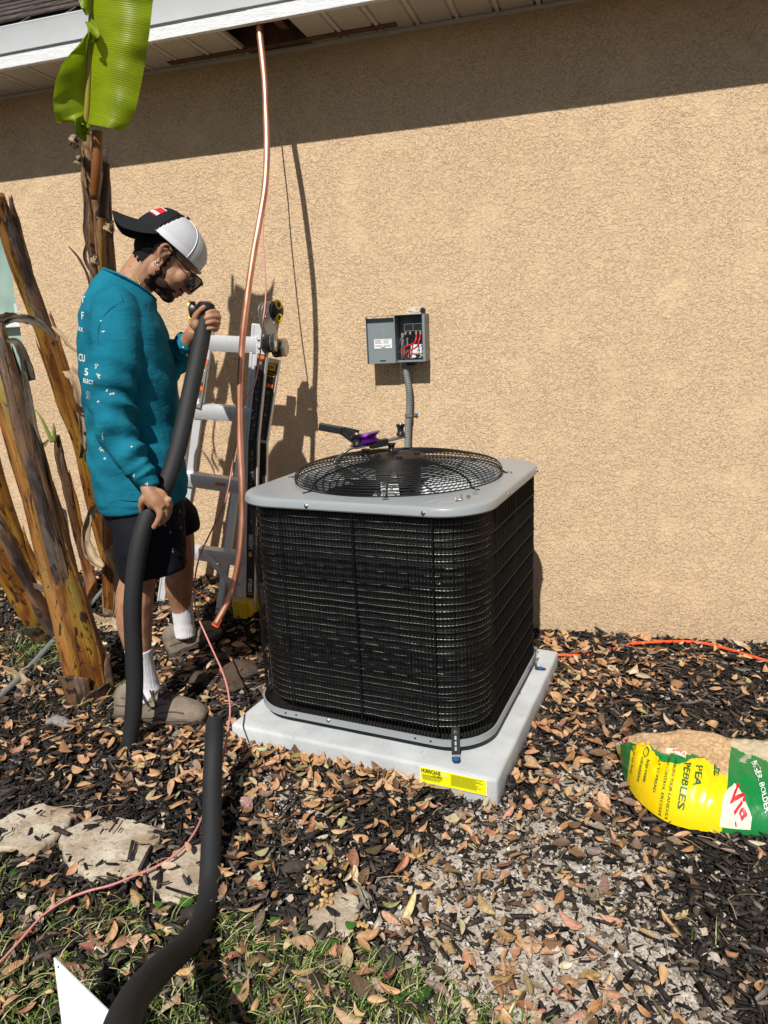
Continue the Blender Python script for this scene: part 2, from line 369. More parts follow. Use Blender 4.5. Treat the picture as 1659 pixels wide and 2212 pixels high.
def soff(x):
    g = empty_child('soffit_panel', (x, 0, 0), house)
    MB().box((x+.058, (EY+.022)/2, ZS+.002), (.116, -EY-.026, .004)).build('perforated_strip', SOFP, g)
    V = []; pr = [(.116, ZS), (.119, ZS+.010), (.126, ZS+.010), (.129, ZS-.002), (.143, ZS-.002), (.146, ZS+.010), (.151, ZS+.010), (.152, ZS)]
    for yy in (EY+.024, -.003):
        V += [(x+a, yy, b) for a, b in pr]
    k = len(pr); mesh('ridge', V, [(i, i+1, k+i+1, k+i) for i in range(k-1)], SOFR, g, False)
def empty_child(name, loc, parent):
    o = bpy.data.objects.new(name, None); o.location = loc; o.empty_display_size = .02; link(o); attach(o, parent); return o
for x in xs: soff(x)
MB().box(((x0+x1)/2, -.006, ZS-.008), (x1-x0, .012, .012)).build('soffit_channel', SOFR, house)
WOOD = var('old_roof_timber', (.16, .085, .045), .85, .4, 20, .001, 60)
MB().box(((hx0+hx1)/2, -.055, ZS+.03), (1.0, .035, .07)).build('roof_framing', WOOD, house)
MB().box((hx1-.09, -.12, ZS+.1), (.035, .2, .12)).build('rafter_end', WOOD, house)
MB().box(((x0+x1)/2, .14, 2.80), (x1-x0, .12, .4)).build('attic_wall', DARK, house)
SL = .66
sh = NM('asphalt_shingle', (.06, .045, .04), .95, spec=.15); f = sh.noise(40, 5, sh.coord((.5, 3, 3)))
sh.col(sh.mix(sh.ramp(f, [(.35, 0.), (.65, 1.)]), (.022, .018, .018), (.14, .11, .10))); sh.bump(sh.noise(260, 3), .002); SH = sh.m
roof = MB(); za = ZB+.150
roof.add([(x0, EY-.01, za-.012), (x1, EY-.01, za-.012), (x1, 4, za-.012+SL*4.3), (x0, 4, za-.012+SL*4.3), (x0, EY-.01, za-.028), (x1, EY-.01, za-.028), (x1, 4, za-.028+SL*4.3), (x0, 4, za-.028+SL*4.3)],
         [(0, 1, 2, 3), (7, 6, 5, 4), (0, 4, 5, 1), (1, 5, 6, 2), (2, 6, 7, 3), (3, 7, 4, 0)])
rf = roof.build('roof', DARK, house)
shm = []
for k in range(4):
    w_ = .12+.05*k; t_ = .006+.003*(k % 2)
    q = MB().box((0, 0, 0), (w_, .175, t_)); mm_ = bpy.data.meshes.new('shingle'); mm_.from_pydata([tuple(v) for v in q.V], [], q.F); mm_.materials.append(SH); shm.append((w_, mm_))
cnt = 0; ang = math.atan(SL)
for row in range(15):
    xx = -3.5+random.random()*.1; ye = EY-.022+.115*row*math.cos(ang)
    while xx < -.35 - .0*row:
        w_, mm_ = random.choice(shm); o = bpy.data.objects.new('shingle', mm_); link(o)
        o.location = (xx+w_/2, ye+.08*math.cos(ang), za+.002+(ye-EY+.02+.08*math.cos(ang))*SL + .004+random.random()*.002); o.rotation_euler = (ang-.05, 0, random.uniform(-.006, .006))
        bpy.context.view_layer.update() if False else None
        o.parent = rf; o.matrix_parent_inverse = rf.matrix_world.inverted(); xx += w_+.003; cnt += 1
        if cnt >= 290: break
    if cnt >= 290: break
# ================================================================== CONDENSER ON ITS PAD
UX, UY, UA, HW, ZT, ZP = -.6604, -.746, -.1311, .4174, .8431, .0758
e1 = Vector((math.cos(UA), math.sin(UA), 0)); e2 = Vector((-e1.y, e1.x, 0))
def U(a, b, z): return Vector((UX, UY, 0))+e1*a+e2*b+Vector((0, 0, z))
def rpol(hw, rad, th):
    c, s = abs(math.cos(th)), abs(math.sin(th)); lo, hi = 0, hw*1.5
    for _ in range(30):
        t = (lo+hi)/2; x, y = c*t-(hw-rad), s*t-(hw-rad); d = math.hypot(max(x, 0), max(y, 0))+min(max(x, y), 0)-rad
        if d > 0: hi = t
        else: lo = t
    return t
NS = 144; THS = [2*math.pi*k/NS+.01 for k in range(NS)]
# even spacing along the side rather than the angle
def rring(hw, rad, z, n=NS):
    return [U(rpol(hw, rad, t)*math.cos(t), rpol(hw, rad, t)*math.sin(t), z) for t in [2*math.pi*k/n for k in range(n)]]
def cring(r, z, n=NS): return [U(r*math.cos(2*math.pi*k/n), r*math.sin(2*math.pi*k/n), z) for k in range(n)]
PX, PY = -.6474, -.7714; PH = .457
def Pd(a, b, z): return Vector((PX, PY, 0))+e1*a+e2*b+Vector((0, 0, z))
bm = bmesh.new(); bmesh.ops.create_cube(bm, size=1)
for v in bm.verts: v.co = Vector((v.co.x*2*PH, v.co.y*2*PH, v.co.z*.11))
bmesh.ops.bevel(bm, geom=bm.edges[:], offset=.012, segments=3, profile=.5, affect='EDGES')
bmesh.ops.subdivide_edges(bm, edges=[e for e in bm.edges if e.calc_length() > .1], cuts=24, use_grid_fill=True)
for v in bm.verts:
    q = noise.noise(v.co*14)*.0022+noise.noise(v.co*50)*.0008; v.co += v.normal*q; v.co = Pd(v.co.x, v.co.y, v.co.z+ZP-.055) - Vector((0, 0, 0))
me = bpy.data.meshes.new('concrete_pad'); bm.to_mesh(me); bm.free()
pad = mob('concrete_pad', me, [CONC]); tag(pad, 'pale grey concrete slab pad under the black condenser unit, yellow sticker on its front', 'concrete pad')
YST = NM('yellow_sticker', (.83, .80, .01), .4).m
sA, sB_ = atz(0, 0, 0), 0
def padfront(px, py):                    # point on the pad's front face
    nrm = -e2; p0 = Pd(0, -PH-.0035, 0); d = ray(px, py); return CAM + d*((p0-CAM).dot(nrm)/d.dot(nrm))
q1, q2 = padfront(908, 1656), padfront(1051, 1684); sx_ = (q2-q1).dot(e1); zt_ = q1.z
stk = MB(); 
def sbox(a0, a1, z0_, z1_, off, name, mat, parent):
    o_ = q1-Vector((0, 0, q1.z)); V = [o_+e1*a-e2*off+Vector((0, 0, z)) for a, z in ((a0, z0_), (a1, z0_), (a1, z1_), (a0, z1_))]
    V += [v+e2*.001 for v in V]
    return mesh(name, V, [(0, 1, 2, 3), (7, 6, 5, 4), (0, 4, 5, 1), (1, 5, 6, 2), (2, 6, 7, 3), (3, 7, 4, 0)], mat, parent, False)
zt_ = ZP-.004
sbox(-.002, sx_+.002, zt_-.052, zt_, .0005, 'sticker', PRINTW, pad)
stk = sbox(0, sx_, zt_-.050, zt_-.002, .0015, 'sticker', YST, pad)
fn = lambda ox, oz: (lambda a, b: q1-Vector((0, 0, q1.z))+e1*(ox+a)-e2*.0035+Vector((0, 0, zt_+oz+b)))
lettering('HURRICANE', fn(.004, -.016), .0125, PRINTK, stk, .022, .62); lettering('150 MPH', fn(.038, -.0255), .0068, PRINTK, stk, .01, .85)
lettering('PAD', fn(.0665, -.016), .0105, PRINTW, stk, .01, .62)
lettering('INSTALLATION INSTRUCTIONS', fn(.004, -.0245), .0022, PRINTK, stk, 0, .9)
mbx = MB()
for i in range(11):
    for j in range(2):
        if j == 0 and i < 6: continue
        a0 = .096 if j else .006; L = (sx_-.104 if j else .07)*random.uniform(.75, 1); zz = zt_-.006-.0033*i
        P4 = [q1-Vector((0, 0, q1.z))+e1*a-e2*.0032+Vector((0, 0, z)) for a, z in ((a0, zz), (a0+L, zz), (a0+L, zz+.0009), (a0, zz+.0009))]; mbx.add(P4, [(0, 1, 2, 3)])
mbx.build('printed_lines', PRINTK, stk)
unit = empty('air_conditioner_condenser', (UX, UY, ZP), 'square black-caged condenser unit with grey top lid, standing on the concrete pad', 'air conditioner')
ZBN = .1129
# coil: corrugated wall of finned tubes
n_ = NM('black_coil_fins', (.03, .03, .032), .4, .6); sp = n_.n('SeparateXYZ', {'Vector': n_.coord()})
wv = n_.noise(30, 2, n_.coord((22, 22, .25))); n_.col(n_.mix(n_.ramp(wv, [(.4, 0.), (.62, 1.)]), (.006, .006, .007), (.03, .03, .03))); n_.rough(n_.ramp(wv, [(.3, .3), (.7, .6)])); n_.bump(wv, .0015)
COIL = n_.m
L = []; z = ZBN+.03; row = .0218
while z < ZT-.035:
    for dz, d in ((0, 0), (row*.25, .0022), (row*.5, .0036), (row*.75, .0022)): L.append(rring(.386+d+.0015*math.sin(z*23)+random.uniform(-.0004, .0004), .145, z+dz, 96))
    z += row
MB().rings(L, False).build('coil', COIL, unit, True)
# bright return tubes between the fins
TUB = NM('coil_tube', (.34, .34, .31), .42, .9); TUB.col(TUB.mix(TUB.ramp(TUB.noise(9, 3), [(.36, 0.), (.6, 1.)]), (.16, .16, .155), (.46, .46, .42))); TUB = TUB.m
z = ZBN+.03+row*.5; n_t = 0
while z < ZT-.035:
    q = MB(); rr_ = []
    for t in np.linspace(math.pi*1.14, math.pi*1.83, 70):
        r_ = rpol(.3895, .145, t)+.0008*math.sin(t*37+z*90); rr_.append(U(r_*math.cos(t), r_*math.sin(t), z+.0007*math.sin(t*21+z*50)))
    q.tube(rr_, .0013, 5); q.build('coil_tube', TUB, unit, True); z += row
# guard wires
cg = MB(); per = []
N_ = 4000; prev = None; acc = 0; pts_ = []
for k in range(N_+1):
    t = 2*math.pi*k/N_; r_ = rpol(.4065, .150, t); p = Vector((r_*math.cos(t), r_*math.sin(t)))
    if prev is not None: acc += (p-prev).length
    pts_.append((acc, p)); prev = p
accs = np.array([a for a, _ in pts_]); nw = 262
for k in range(nw):
    s = accs[-1]*k/nw; i = int(np.searchsorted(accs, s)); p = pts_[min(i, N_)][1]
    cg.tube([U(p.x, p.y, ZBN+.008), U(p.x, p.y, ZT-.024)], (.0012 if k % 3 else .0015) if k % 22 else .003, 4, False)
for j in range(11):
    zz = ZBN+.012+j*(ZT-.03-ZBN-.012)/10
    L = rring(.4085, .150, zz, 96); cg.tube(L+[L[0]], .0015, 4, False)
gd = cg.build('wire_cage', BLACKW, unit, True); tag(gd, kind='stuff')
# base pan
pan = MB().rings([rring(.4125, .150, ZBN+.014), rring(.4165, .152, ZBN+.014), rring(.4165, .152, ZBN-.008), rring(.40, .140, ZBN-.011), rring(.41, .148, ZBN-.011), rring(.4115, .149, ZBN+.013)], False)
MB().rings([rring(.4105, .149, ZBN-.004, 72)]*1+[rring(.02, .01, ZBN-.004, 72)], False).build('pan_floor', DARK, unit)
autosmooth(pan.build('base_pan', PAINT, unit), 30)
for a, b in ((-.3, -.3), (.3, -.3), (.3, .3), (-.3, .3)): MB().cyl(U(a, b, ZP+.0005), U(a, b, ZBN-.012), .02).build('foot', BLKP, unit)
# lid
Z0 = ZT-.028
L = [rring(.398, .145, Z0), rring(.416, .152, Z0), rring(HW+.001, .153, Z0+.004), rring(HW, .153, Z0+.018), rring(HW-.003, .151, Z0+.024), rring(HW-.009, .146, ZT), rring(HW-.02, .138, ZT+.001)]
fl = []
for k in (.0, .25, .5, .75, 1.):
    ring = []
    for i in range(NS):
        t = 2*math.pi*i/NS; r_ = rpol(HW-.02, .138, t)*(1-k)+.338*k; ring.append(U(r_*math.cos(t), r_*math.sin(t), ZT+.001+.004*k))
    fl.append(ring)
L += fl[1:]+[cring(.330, ZT+.002), cring(.324, ZT-.012), cring(.320, ZT-.05), cring(.322, ZT-.18)]
lid = autosmooth(MB().rings(L, False).build('lid', PAINT, unit), 28)
for a0, b0, a1, b1 in ((-.345, -.25, -.25, -.355), (-.315, -.225, -.215, -.335), (.275, -.365, .365, -.245), (.235, -.365, .33, -.235)):
    MB().tube([U(a0, b0, ZT+.001), U(a1, b1, ZT+.001)], .0028, 6).build('stamped_rib', PAINT, lid)
# fan
FANB = NM('grey_fan_blade', (.50, .53, .55), .4).m
MB().cyl(U(0, 0, ZT-.10), U(0, 0, ZT+.045), .078, 32).build('motor', BLKP, unit, True)
lb = MB(); Lr = []
for zz in (ZT-.06, ZT-.008): Lr.append([U(.0795*math.cos(t), .0795*math.sin(t), zz) for t in np.linspace(4.25, 5.15, 12)])
lb.add(Lr[0]+Lr[1], [(i, i+1, 12+i+1, 12+i) for i in range(11)]); mlab = lb.build('motor_label', PRINTW, unit, True)
lb = MB()
for k in range(5):
    zz = ZT-.016-k*.009; Lr = [[U(.0802*math.cos(t), .0802*math.sin(t), z_) for t in np.linspace(4.35, 5.0-random.random()*.3, 8)] for z_ in (zz, zz+.002)]
    lb.add(Lr[0]+Lr[1], [(i, i+1, 8+i+1, 8+i) for i in range(7)])
lb.build('printed_lines', PRINTK, mlab)
for k in range(3):
    th0 = 2*math.pi*k/3+.35; V = []; Fc = []
    for i in range(9):
        r_ = .07+.24*i/8; wd = .55+.55*i/8
        for j in range(9):
            t = th0+wd*(j/8-.5)+.25*i/8; V.append(U(r_*math.cos(t), r_*math.sin(t), ZT-.055+.075*(j/8-.5)*(1-.3*i/8)))
    Fc = [(i*9+j, i*9+j+1, (i+1)*9+j+1, (i+1)*9+j) for i in range(8) for j in range(8)]
    o = mesh('fan_blade', V, Fc, FANB, unit); md = o.modifiers.new('s', 'SOLIDIFY'); md.thickness = .002
MB().cyl(U(0, 0, ZT-.112), U(0, 0, ZT-.06), .09, 24).build('fan_hub', FANB, unit, True)
MB().rings([cring(.33, ZT-.20), cring(.01, ZT-.20)], True).build('inner_baffle', DARK, unit)
# fan guard
PR = [(.356, .004), (.352, .015), (.340, .030), (.315, .043), (.27, .054), (.21, .062), (.14, .066), (.06, .068)]
def gprof(s):
    s = max(0, min(1, s))*(len(PR)-1); i = min(int(s), len(PR)-2); f = s-i
    return tuple(PR[i][k]*(1-f)+PR[i+1][k]*f for k in (0, 1))
nr = 25; rl = [.352, .3535, .352, .348, .343]; zl = [.004, .012, .021, .029, .035]
for i in range(nr):
    if i < 5: r_, z_ = rl[i], zl[i]
    else: r_ = .333-(i-5)*(.333-.098)/(nr-6); z_ = np.interp(r_, [.06, .14, .21, .27, .315, .338], [.0675, .066, .062, .054, .043, .037])
    L = cring(r_, ZT+z_+.003, 72); MB().tube(L+[L[0]], .0018, 6, False).build('guard_ring', BLACKW, unit, True)
for k in range(8):
    th = 2*math.pi*k/8+.30; pts = [U(r_*math.cos(th), r_*math.sin(th), ZT+z_) for r_, z_ in [(.385, .004), (.366, .004)]+[(q[0], q[1]-.0015) for q in PR[1:]]]
    MB().tube(spline(pts, 4), .0034, 7).build('guard_spoke', BLACKW, unit, True)
    if k % 2 == 0:
        p = U(.377*math.cos(th), .377*math.sin(th), ZT); mb = MB().cyl(p, p+Vector((0, 0, .009)), .0075, 6); mb.cyl(p, p+Vector((0, 0, .004)), .011, 14); autosmooth(mb.build('bolt', CHROME, unit))
hp = MB().rings([cring(.096, ZT+.068, 48), cring(.097, ZT+.072, 48), cring(.07, ZT+.075, 48), cring(.045, ZT+.0735, 48), cring(.01, ZT+.074, 48)], True); autosmooth(hp.build('hub_plate', BLACKW, unit), 40)
for k in range(4):
    th = k*math.pi/2+.5; p = U(.068*math.cos(th), .068*math.sin(th), ZT+.073); MB().cyl(p, p+Vector((0, 0, .008)), .010, 10).build('hub_nut', BLKP, unit)
def screw(p, nrm, parent, mat=CHROME, r_=.0045):
    nrm = Vector(nrm).normalized(); mb = MB().cyl(p, p+nrm*.0015, r_*1.5, 12); mb.cyl(p, p+nrm*.005, r_, 6); return autosmooth(mb.build('screw', mat, parent))
for a, b, n2 in ((-.125, -HW-.0005, -e2), (.25, -HW-.0005, -e2), (-HW, -.24, -e1), (HW, -.12, e1), (HW, .27, e1)): screw(U(a, b, Z0+.012), n2, unit)
for a, b, n2 in ((-.10, -.417, -e2), (.417, .0, e1), (.417, .3, e1)): screw(U(a, b, ZBN+.008), n2, unit)
for a, b in ((-.26, 0), (-.22, 1), (.2, 1), (.25, 1)): MB().cyl(U(a, -.4165, ZBN+.004), U(a, -.4172, ZBN+.004), .0035, 10).build('pan_hole', DARK, unit)
# hold-down brackets
BRK = NM('dark_steel_strap', (.07, .075, .08), .45, .7).m
def bracket(a, b, da, db, mat):
    g = empty_child('hold_down_bracket', U(a, b, ZP), unit); n1 = (e1*da+e2*db).normalized(); t1 = Vector((-n1.y, n1.x, 0)); c = U(a, b, 0)
    def slab(pts, th, name):
        V = []
        for s in (-1, 1):
            for p_, z_, wd in pts: V += [c+n1*p_+t1*wd*s+Vector((0, 0, z_))]
        k = len(pts); V2 = [v+n1*th+Vector((0, 0, th)) for v in V]; A = [(i, i+1, k+i+1, k+i) for i in range(k-1)]
        B = [tuple(2*k+j for j in f)[::-1] for f in A]; S = [(i, 2*k+i, 2*k+i+1, i+1) for i in range(k-1)]+[(k+i, k+i+1, 3*k+i+1, 3*k+i) for i in range(k-1)]+[(0, k, 3*k, 2*k), (k-1, 3*k-1, 4*k-1, 2*k-1)]
        return mesh(name, V+V2, A+B+S, mat, g, False)
    slab([(.003, ZP+.098, .008), (.003, ZP+.090, .0125), (.003, ZP+.006, .0125), (.007, ZP+.001, .0125), (.030, ZP+.001, .0125), (.040, ZP+.001, .007)], .0018, 'strap')
    for z_ in (.028, .046, .064): MB().box(c+n1*.0056+Vector((0, 0, ZP+z_)), (.0055, .0015, .012), Matrix((t1, n1, Vector((0, 0, 1)))).transposed()).build('slot', CONC, g)
    screw(c+n1*.005+Vector((0, 0, ZP+.082)), n1, g); p = c+n1*.022+Vector((0, 0, ZP+.002))
    mb = MB().cyl(p, p+Vector((0, 0, .003)), .009, 14); mb.cyl(p, p+Vector((0, 0, .008)), .0055, 6); autosmooth(mb.build('anchor_screw', BLUE, g))
bracket(.325, -.405, .42, -1, BRK); bracket(-.4185, -.25, -1, -.0, STEEL); bracket(.4185, .25, 1, .0, BRK)
# loose screws on the lid
for i, (px, py, lay, lab) in enumerate(((985, 1082, 1, 'silver hex screw lying on the grey lid, leftmost of four'), (996, 1079, 0, 'silver hex screw standing on the grey lid beside the lying one'), (1012, 1077, 1, 'silver hex screw lying on the lid between the pair and the far one'), (1027, 1067, 0, 'silver hex screw standing alone nearest the fan guard bolt'))):
    d = ray(px, py); p = CAM+d*((ZT+.0035-CAM.z)/d.z)
    ax_ = Vector((math.cos(i), math.sin(i), 0)) if lay else Vector((.1, 0, 1)).normalized(); p = p+Vector((0, 0, .005 if lay else 0))
    mb = MB().cyl(p, p+ax_*.016, .0022, 8); mb.cyl(p, p+ax_*.0018, .0065, 12); mb.cyl(p+ax_*.0018, p+ax_*.006, .004, 6)
    tag(autosmooth(mb.build('loose_screw', CHROME)), lab, 'screw', 'loose screws on the condenser lid')
# ================================================================== DISCONNECT BOX + CONDUIT
BX0, BX1, BZ0, BZ1, BD = -.836, -.708, 1.205, 1.397, .088
box = empty('electrical_disconnect_box', ((BX0+BX1)/2, 0, BZ0), 'small grey electrical disconnect box with its door swung open showing red and black wires', 'electrical box')
t = .0022; mb = MB(); cx_, cz_ = (BX0+BX1)/2, (BZ0+BZ1)/2
mb.box((cx_, -.002, cz_), (BX1-BX0-.0044, .003, BZ1-BZ0-.0044))
for xx in (BX0, BX1): mb.box((xx, -BD/2, cz_), (t, BD, BZ1-BZ0))
for zz in (BZ0, BZ1): mb.box((cx_, -BD/2-.0005, zz), (BX1-BX0-t-.0002, BD-.001, t))
mb.box((BX1-.005, -BD+.001, cz_), (.008, .0018, BZ1-BZ0-.006)); mb.box((cx_, -BD+.001, BZ0+.004), (BX1-BX0-.02, .0016, .006))
mb.build('enclosure', GREYBOX, box)
MB().box((BX1+.0016, -BD/2, BZ1-.008), (.001, BD, .016)).build('side_flange', GREYBOX, box)
MB().rings([[Vector((BX1+.0013+dx, -.045+r_*math.cos(q*math.pi/10), 1.235+r_*1.1*math.sin(q*math.pi/10))) for q in range(20)] for dx, r_ in ((0, .013), (.0012, .0125), (.0012, .0105), (0, .010))], False).build('knockout', STEEL, box)
# door: hangs open to the left, its inner face to us
DX0, DX1 = BX0-.118, BX0-.0015
mb = MB(); mb.box(((DX0+DX1)/2, -BD-.001, cz_-.006), (DX1-DX0, .0018, BZ1-BZ0-.006))
mb.box((DX0-.0005, -BD+.008-.020, cz_-.004), (.0015, .020, BZ1-BZ0)); mb.box(((DX0+DX1)/2, -BD-.013, BZ1-.001), (DX1-DX0, .026, .0015))
door = mb.build('door', GREYBOX, box)
EMB = NM('embossed_edge', (.42, .47, .48), .4).m
# embossed monogram seen from behind, so reversed
mb = MB(); ox, oz, yy = DX0+.062, BZ1-.040, -BD-.0026
mb.tube([(ox+.022-.0-.0, yy, oz), (ox, yy, oz)], .0006, 4); mb.tube([(ox+.020, yy, oz), (ox+.016, yy, oz-.038)], .0006, 4); mb.tube([(ox, yy, oz), (ox+.010, yy, oz-.038)], .0006, 4)
mb.tube([(ox-.013+.013*(1-math.cos(q)) , yy, oz-.014-.014*math.sin(-q+math.pi/2)*-1) for q in np.linspace(0, 0, 2)], .0001, 3) if False else None
mb.tube([(ox-.002-.013*math.sin(q), yy, oz-.0145+.0145*math.cos(q)) for q in np.linspace(0, math.pi*.95, 10)], .0006, 4)
mb.tube([(ox+.002, yy, oz-.038), (ox+.018, yy, oz-.038)], .0006, 4); mb.tube([(ox+.014, yy, oz-.016), (ox+.019, yy, oz-.016)], .0006, 4)
mb.build('embossing', EMB, door)
lab = MB().box((DX0+.066, -BD-.0028, BZ0+.078), (.078, .0012, .038)).build('paper_label', PRINTW, door)
mb = MB()
for i in range(7):
    if i == 4: continue
    for c0, ww in ((DX0+.031, .032), (DX0+.068, .033)):
        L_ = ww*random.uniform(.7, 1); mb.box((c0+L_/2, -BD-.0036, BZ0+.093-.0043*i), (L_, .0004, .0012))
mb.box((DX0+.066, -BD-.0036, BZ0+.0625), (.018, .0004, .003)); mb.build('printed_lines', PRINTK, lab)
MB().box((DX0+.062, -BD-.0026, BZ0+.008), (.026, .0012, .0045)).build('latch_slot', DARK, door)
MB().box((cx_+.012, -.038, BZ1-.052), (.078, .045, .030), bevel=.002).build('pull_out_holder', BLKP, box)
mb = MB()
for zz in (BZ1-.038, BZ1-.066): mb.box((cx_+.012, -.062, zz), (.080, .002, .0016))
for xx in (cx_-.028, cx_+.010, cx_+.052): mb.box((xx, -.062, BZ1-.052), (.0016, .002, .028))
mb.build('holder_frame', GREYBOX, box)
LUG = STEEL
for k, xx in enumerate((BX0+.040, BX0+.060, BX0+.086, BX0+.104)): MB().box((xx, -.055, BZ1-.076), (.009, .016, .012), bevel=.001).build('terminal_lug', LUG, box)
RED = NM('red_wire', (.55, .015, .015), .35).m; BLKW = NM('black_wire', (.012, .012, .013), .35).m; WHW = NM('white_wire', (.6, .58, .5), .4).m
def wire(pts, r_, mat, name='wire', parent=box):
    return MB().tube(spline([(BX0+a*.001, -.001*c, BZ1-b*.001) for a, b, c in pts], 6), r_, 6).build(name, mat, parent, True)
wire([(86, 80, 60), (88, 100, 75), (78, 118, 80), (46, 128, 80), (30, 142, 78), (32, 165, 74), (48, 180, 60)], .0034, RED)
wire([(104, 80, 60), (103, 104, 78), (92, 132, 82), (62, 146, 84), (42, 162, 80), (36, 178, 60)], .0034, RED)
wire([(58, 172, 70), (72, 160, 76), (88, 166, 70), (90, 176, 50)], .004, RED)
wire([(40, 80, 60), (24, 108, 80), (18, 140, 84), (22, 166, 82), (44, 182, 80), (78, 180, 80), (100, 166, 60)], .003, BLKW)
wire([(60, 80, 60), (56, 120, 50), (50, 160, 40), (46, 188, 40)], .003, BLKW)
wire([(36, 80, 50), (14, 130, 50), (6, 160, 60), (12, 178, 60), (34, 186, 40)], .003, BLKW)
wire([(110, 158, 70), (92, 156, 80), (84, 166, 70), (100, 176, 60), (112, 168, 50)], .0036, WHW)
wire([(112, 120, 40), (98, 134, 50), (84, 150, 40), (80, 140, 30)], .0012, WHW)
wire([(112, 146, 50), (98, 150, 60), (104, 166, 60), (112, 150, 60)], .0009, WHW)
MB().box((BX0+.024, -.03, BZ1-.125), (.012, .05, .10), bevel=.001).build('inner_bracket', STEEL, box)
MB().box((BX0+.073, -.02, BZ1-.150), (.05, .004, .055)).build('insulating_paper', WHITE, box)
tag(autosmooth(MB().cyl((cx_+.040, -.001, BZ1+.016), (cx_+.040, -.008, BZ1+.016), .0115, 24).cyl((cx_+.040, -.008, BZ1+.016), (cx_+.040, -.010, BZ1+.016), .004, 12).build('mounting_washer', BLKP)), 'small round black washer screwed to the wall above the electrical box', 'washer')
cond = empty('flexible_conduit', (at(880, 820, -.04).x, 0, BZ0-.03), 'grey ribbed flexible conduit running down the wall from the electrical box', 'conduit')
pts = spline([at(874, 783, -.045), at(878, 810, -.045), at(883, 840, -.04), at(884, 880, -.03), at(881, 920, -.028), at(880, 965, -.028), at(880, 1010, -.03), at(882, 1060, -.05), at(884, 1100, -.06)], 40)
mb = MB(); acc = 0; rr_ = []
for i, p_ in enumerate(pts):
    if i: acc += (p_-pts[i-1]).length
    rr_.append(.0138+.0011*math.sin(acc/.0072*2*math.pi))
mb.tube(pts, rr_, 14).build('ribbed_tube', PVC, cond, True)
MB().cyl((cx_-.004, -.045, BZ0-.002), (cx_-.004, -.045, BZ0-.017), .0185, 20).build('connector_nut', BLKP, cond)
p = at(882, 897, -.03); mb = MB().rings([[p+Vector((.0165*math.cos(q*math.pi/12), .0165*math.sin(q*math.pi/12), dz)) for q in range(24)] for dz in (-.007, .007)], False)
mb.box((p.x+.026, -.004, p.z), (.022, .003, .016), bevel=.001); mb.build('strap', STEEL, cond); q_ = MB().cyl((p.x+.030, -.005, p.z), (p.x+.030, -.011, p.z), .0055, 6); q_.build('strap_screw', BLUE, cond)
# ================================================================== COPPER LINE, WIRES, TUBES
PIPE = spline([at(559, 38, -.275), at(562, 80, -.285), at(573, 190, -.34), at(577, 300, -.40), at(572, 400, -.45), at(560, 480, -.50), at(546, 560, -.54), at(533, 650, -.58), at(523, 740, -.61), at(517, 850, -.64), at(518, 950, -.67), at(523, 1080, -.71), at(521, 1170, -.74), at(511, 1240, -.77), at(492, 1300, -.80), at(466, 1349, -.84)], 8)
PIPE = [p + Vector((noise.noise(p*3.1), noise.noise(p*3.1+Vector((9, 0, 0))), 0))*.003 for p in PIPE]
mbp = MB().tube(PIPE, .0122, 18); cp = mbp.build('copper_pipe', COPPER, None, True)
tag(cp, 'long bright copper refrigerant pipe hanging from the open soffit to an orange capped end', 'copper pipe')
pe = PIPE[-1]; dn = (PIPE[-1]-PIPE[-2]).normalized(); ORC = NM('orange_end_cap', (.85, .10, .02), .45).m
autosmooth(MB().rings([[pe+dn*a+(b*Vector((math.cos(q), 0, math.sin(q)))-dn*dn.dot(b*Vector((math.cos(q), 0, math.sin(q))))) for q in np.linspace(0, 2*math.pi, 17)[:-1]] for a, b in ((-.028, .0136), (.004, .0150), (.007, .0142), (.006, .002))]).build('end_cap', ORC, cp), 40)
WP = [at(566, 40, -.10), at(571, 120, -.10), at(580, 250, -.13), at(580, 310, -.17), at(576, 380, -.22), at(570, 460, -.30), at(568, 520, -.35), at(573, 590, -.38), at(574, 640, -.40), at(568, 700, -.44), at(561, 770, -.48), at(548, 835, -.53), at(528, 868, -.56), at(516, 930, -.59), at(503, 1000, -.62), at(492, 1060, -.66), at(482, 1095, -.68), at(455, 1150, -.72), at(432, 1200, -.76), at(421, 1250, -.80), at(420, 1295, -.85), at(427, 1330, -.90), at(443, 1368, -.96), at(463, 1412, -1.02), at(480, 1450, -1.08), at(492, 1490, -1.15), at(497, 1535, -1.23), at(492, 1580, -1.32), at(483, 1630, -1.40), at(470, 1690, -1.50)]
WP += [gnd(*q, .034) for q in ((446, 1740), (425, 1790), (392, 1835), (345, 1868), (290, 1892), (240, 1912), (190, 1925), (140, 1945), (90, 1980), (45, 2030), (10, 2068), (-30, 2110))]
pw_ = MB().tube(spline(WP, 6), .0031, 8).build('thermostat_wire', PINK, None, True); tag(pw_, 'thin pink thermostat wire dangling beside the copper pipe and trailing across the lawn', 'wire')
OC = [gnd(*q, .012) for q in ((1150, 1418), (1208, 1416), (1245, 1416), (1290, 1415))]
o = MB().tube(spline([gnd(a, b, c) for a, b, c in ((1130, 1418, .01), (1180, 1416, .012), (1215, 1415, .016), (1248, 1416, .01), (1290, 1413, -.004), (1325, 1402, .012), (1365, 1391, .02), (1420, 1387, .022), (1500, 1387, .02), (1560, 1399, .02), (1610, 1414, .02), (1660, 1429, .018), (1720, 1448, .015))], 8), .0062, 10).build('extension_cord', ORANGE, None, True)
tag(o, 'orange extension cord lying on the mulch along the wall right of the condenser', 'cord')
o = MB().tube(spline([gnd(a, b, .012) for a, b in ((395, 1255), (420, 1275), (440, 1288), (475, 1300), (505, 1310), (560, 1318))], 8), .0055, 10).build('extension_cord', ORANGE, None, True)
tag(o, 'short stretch of orange cord on the leaves behind the man, under the ladder', 'cord')
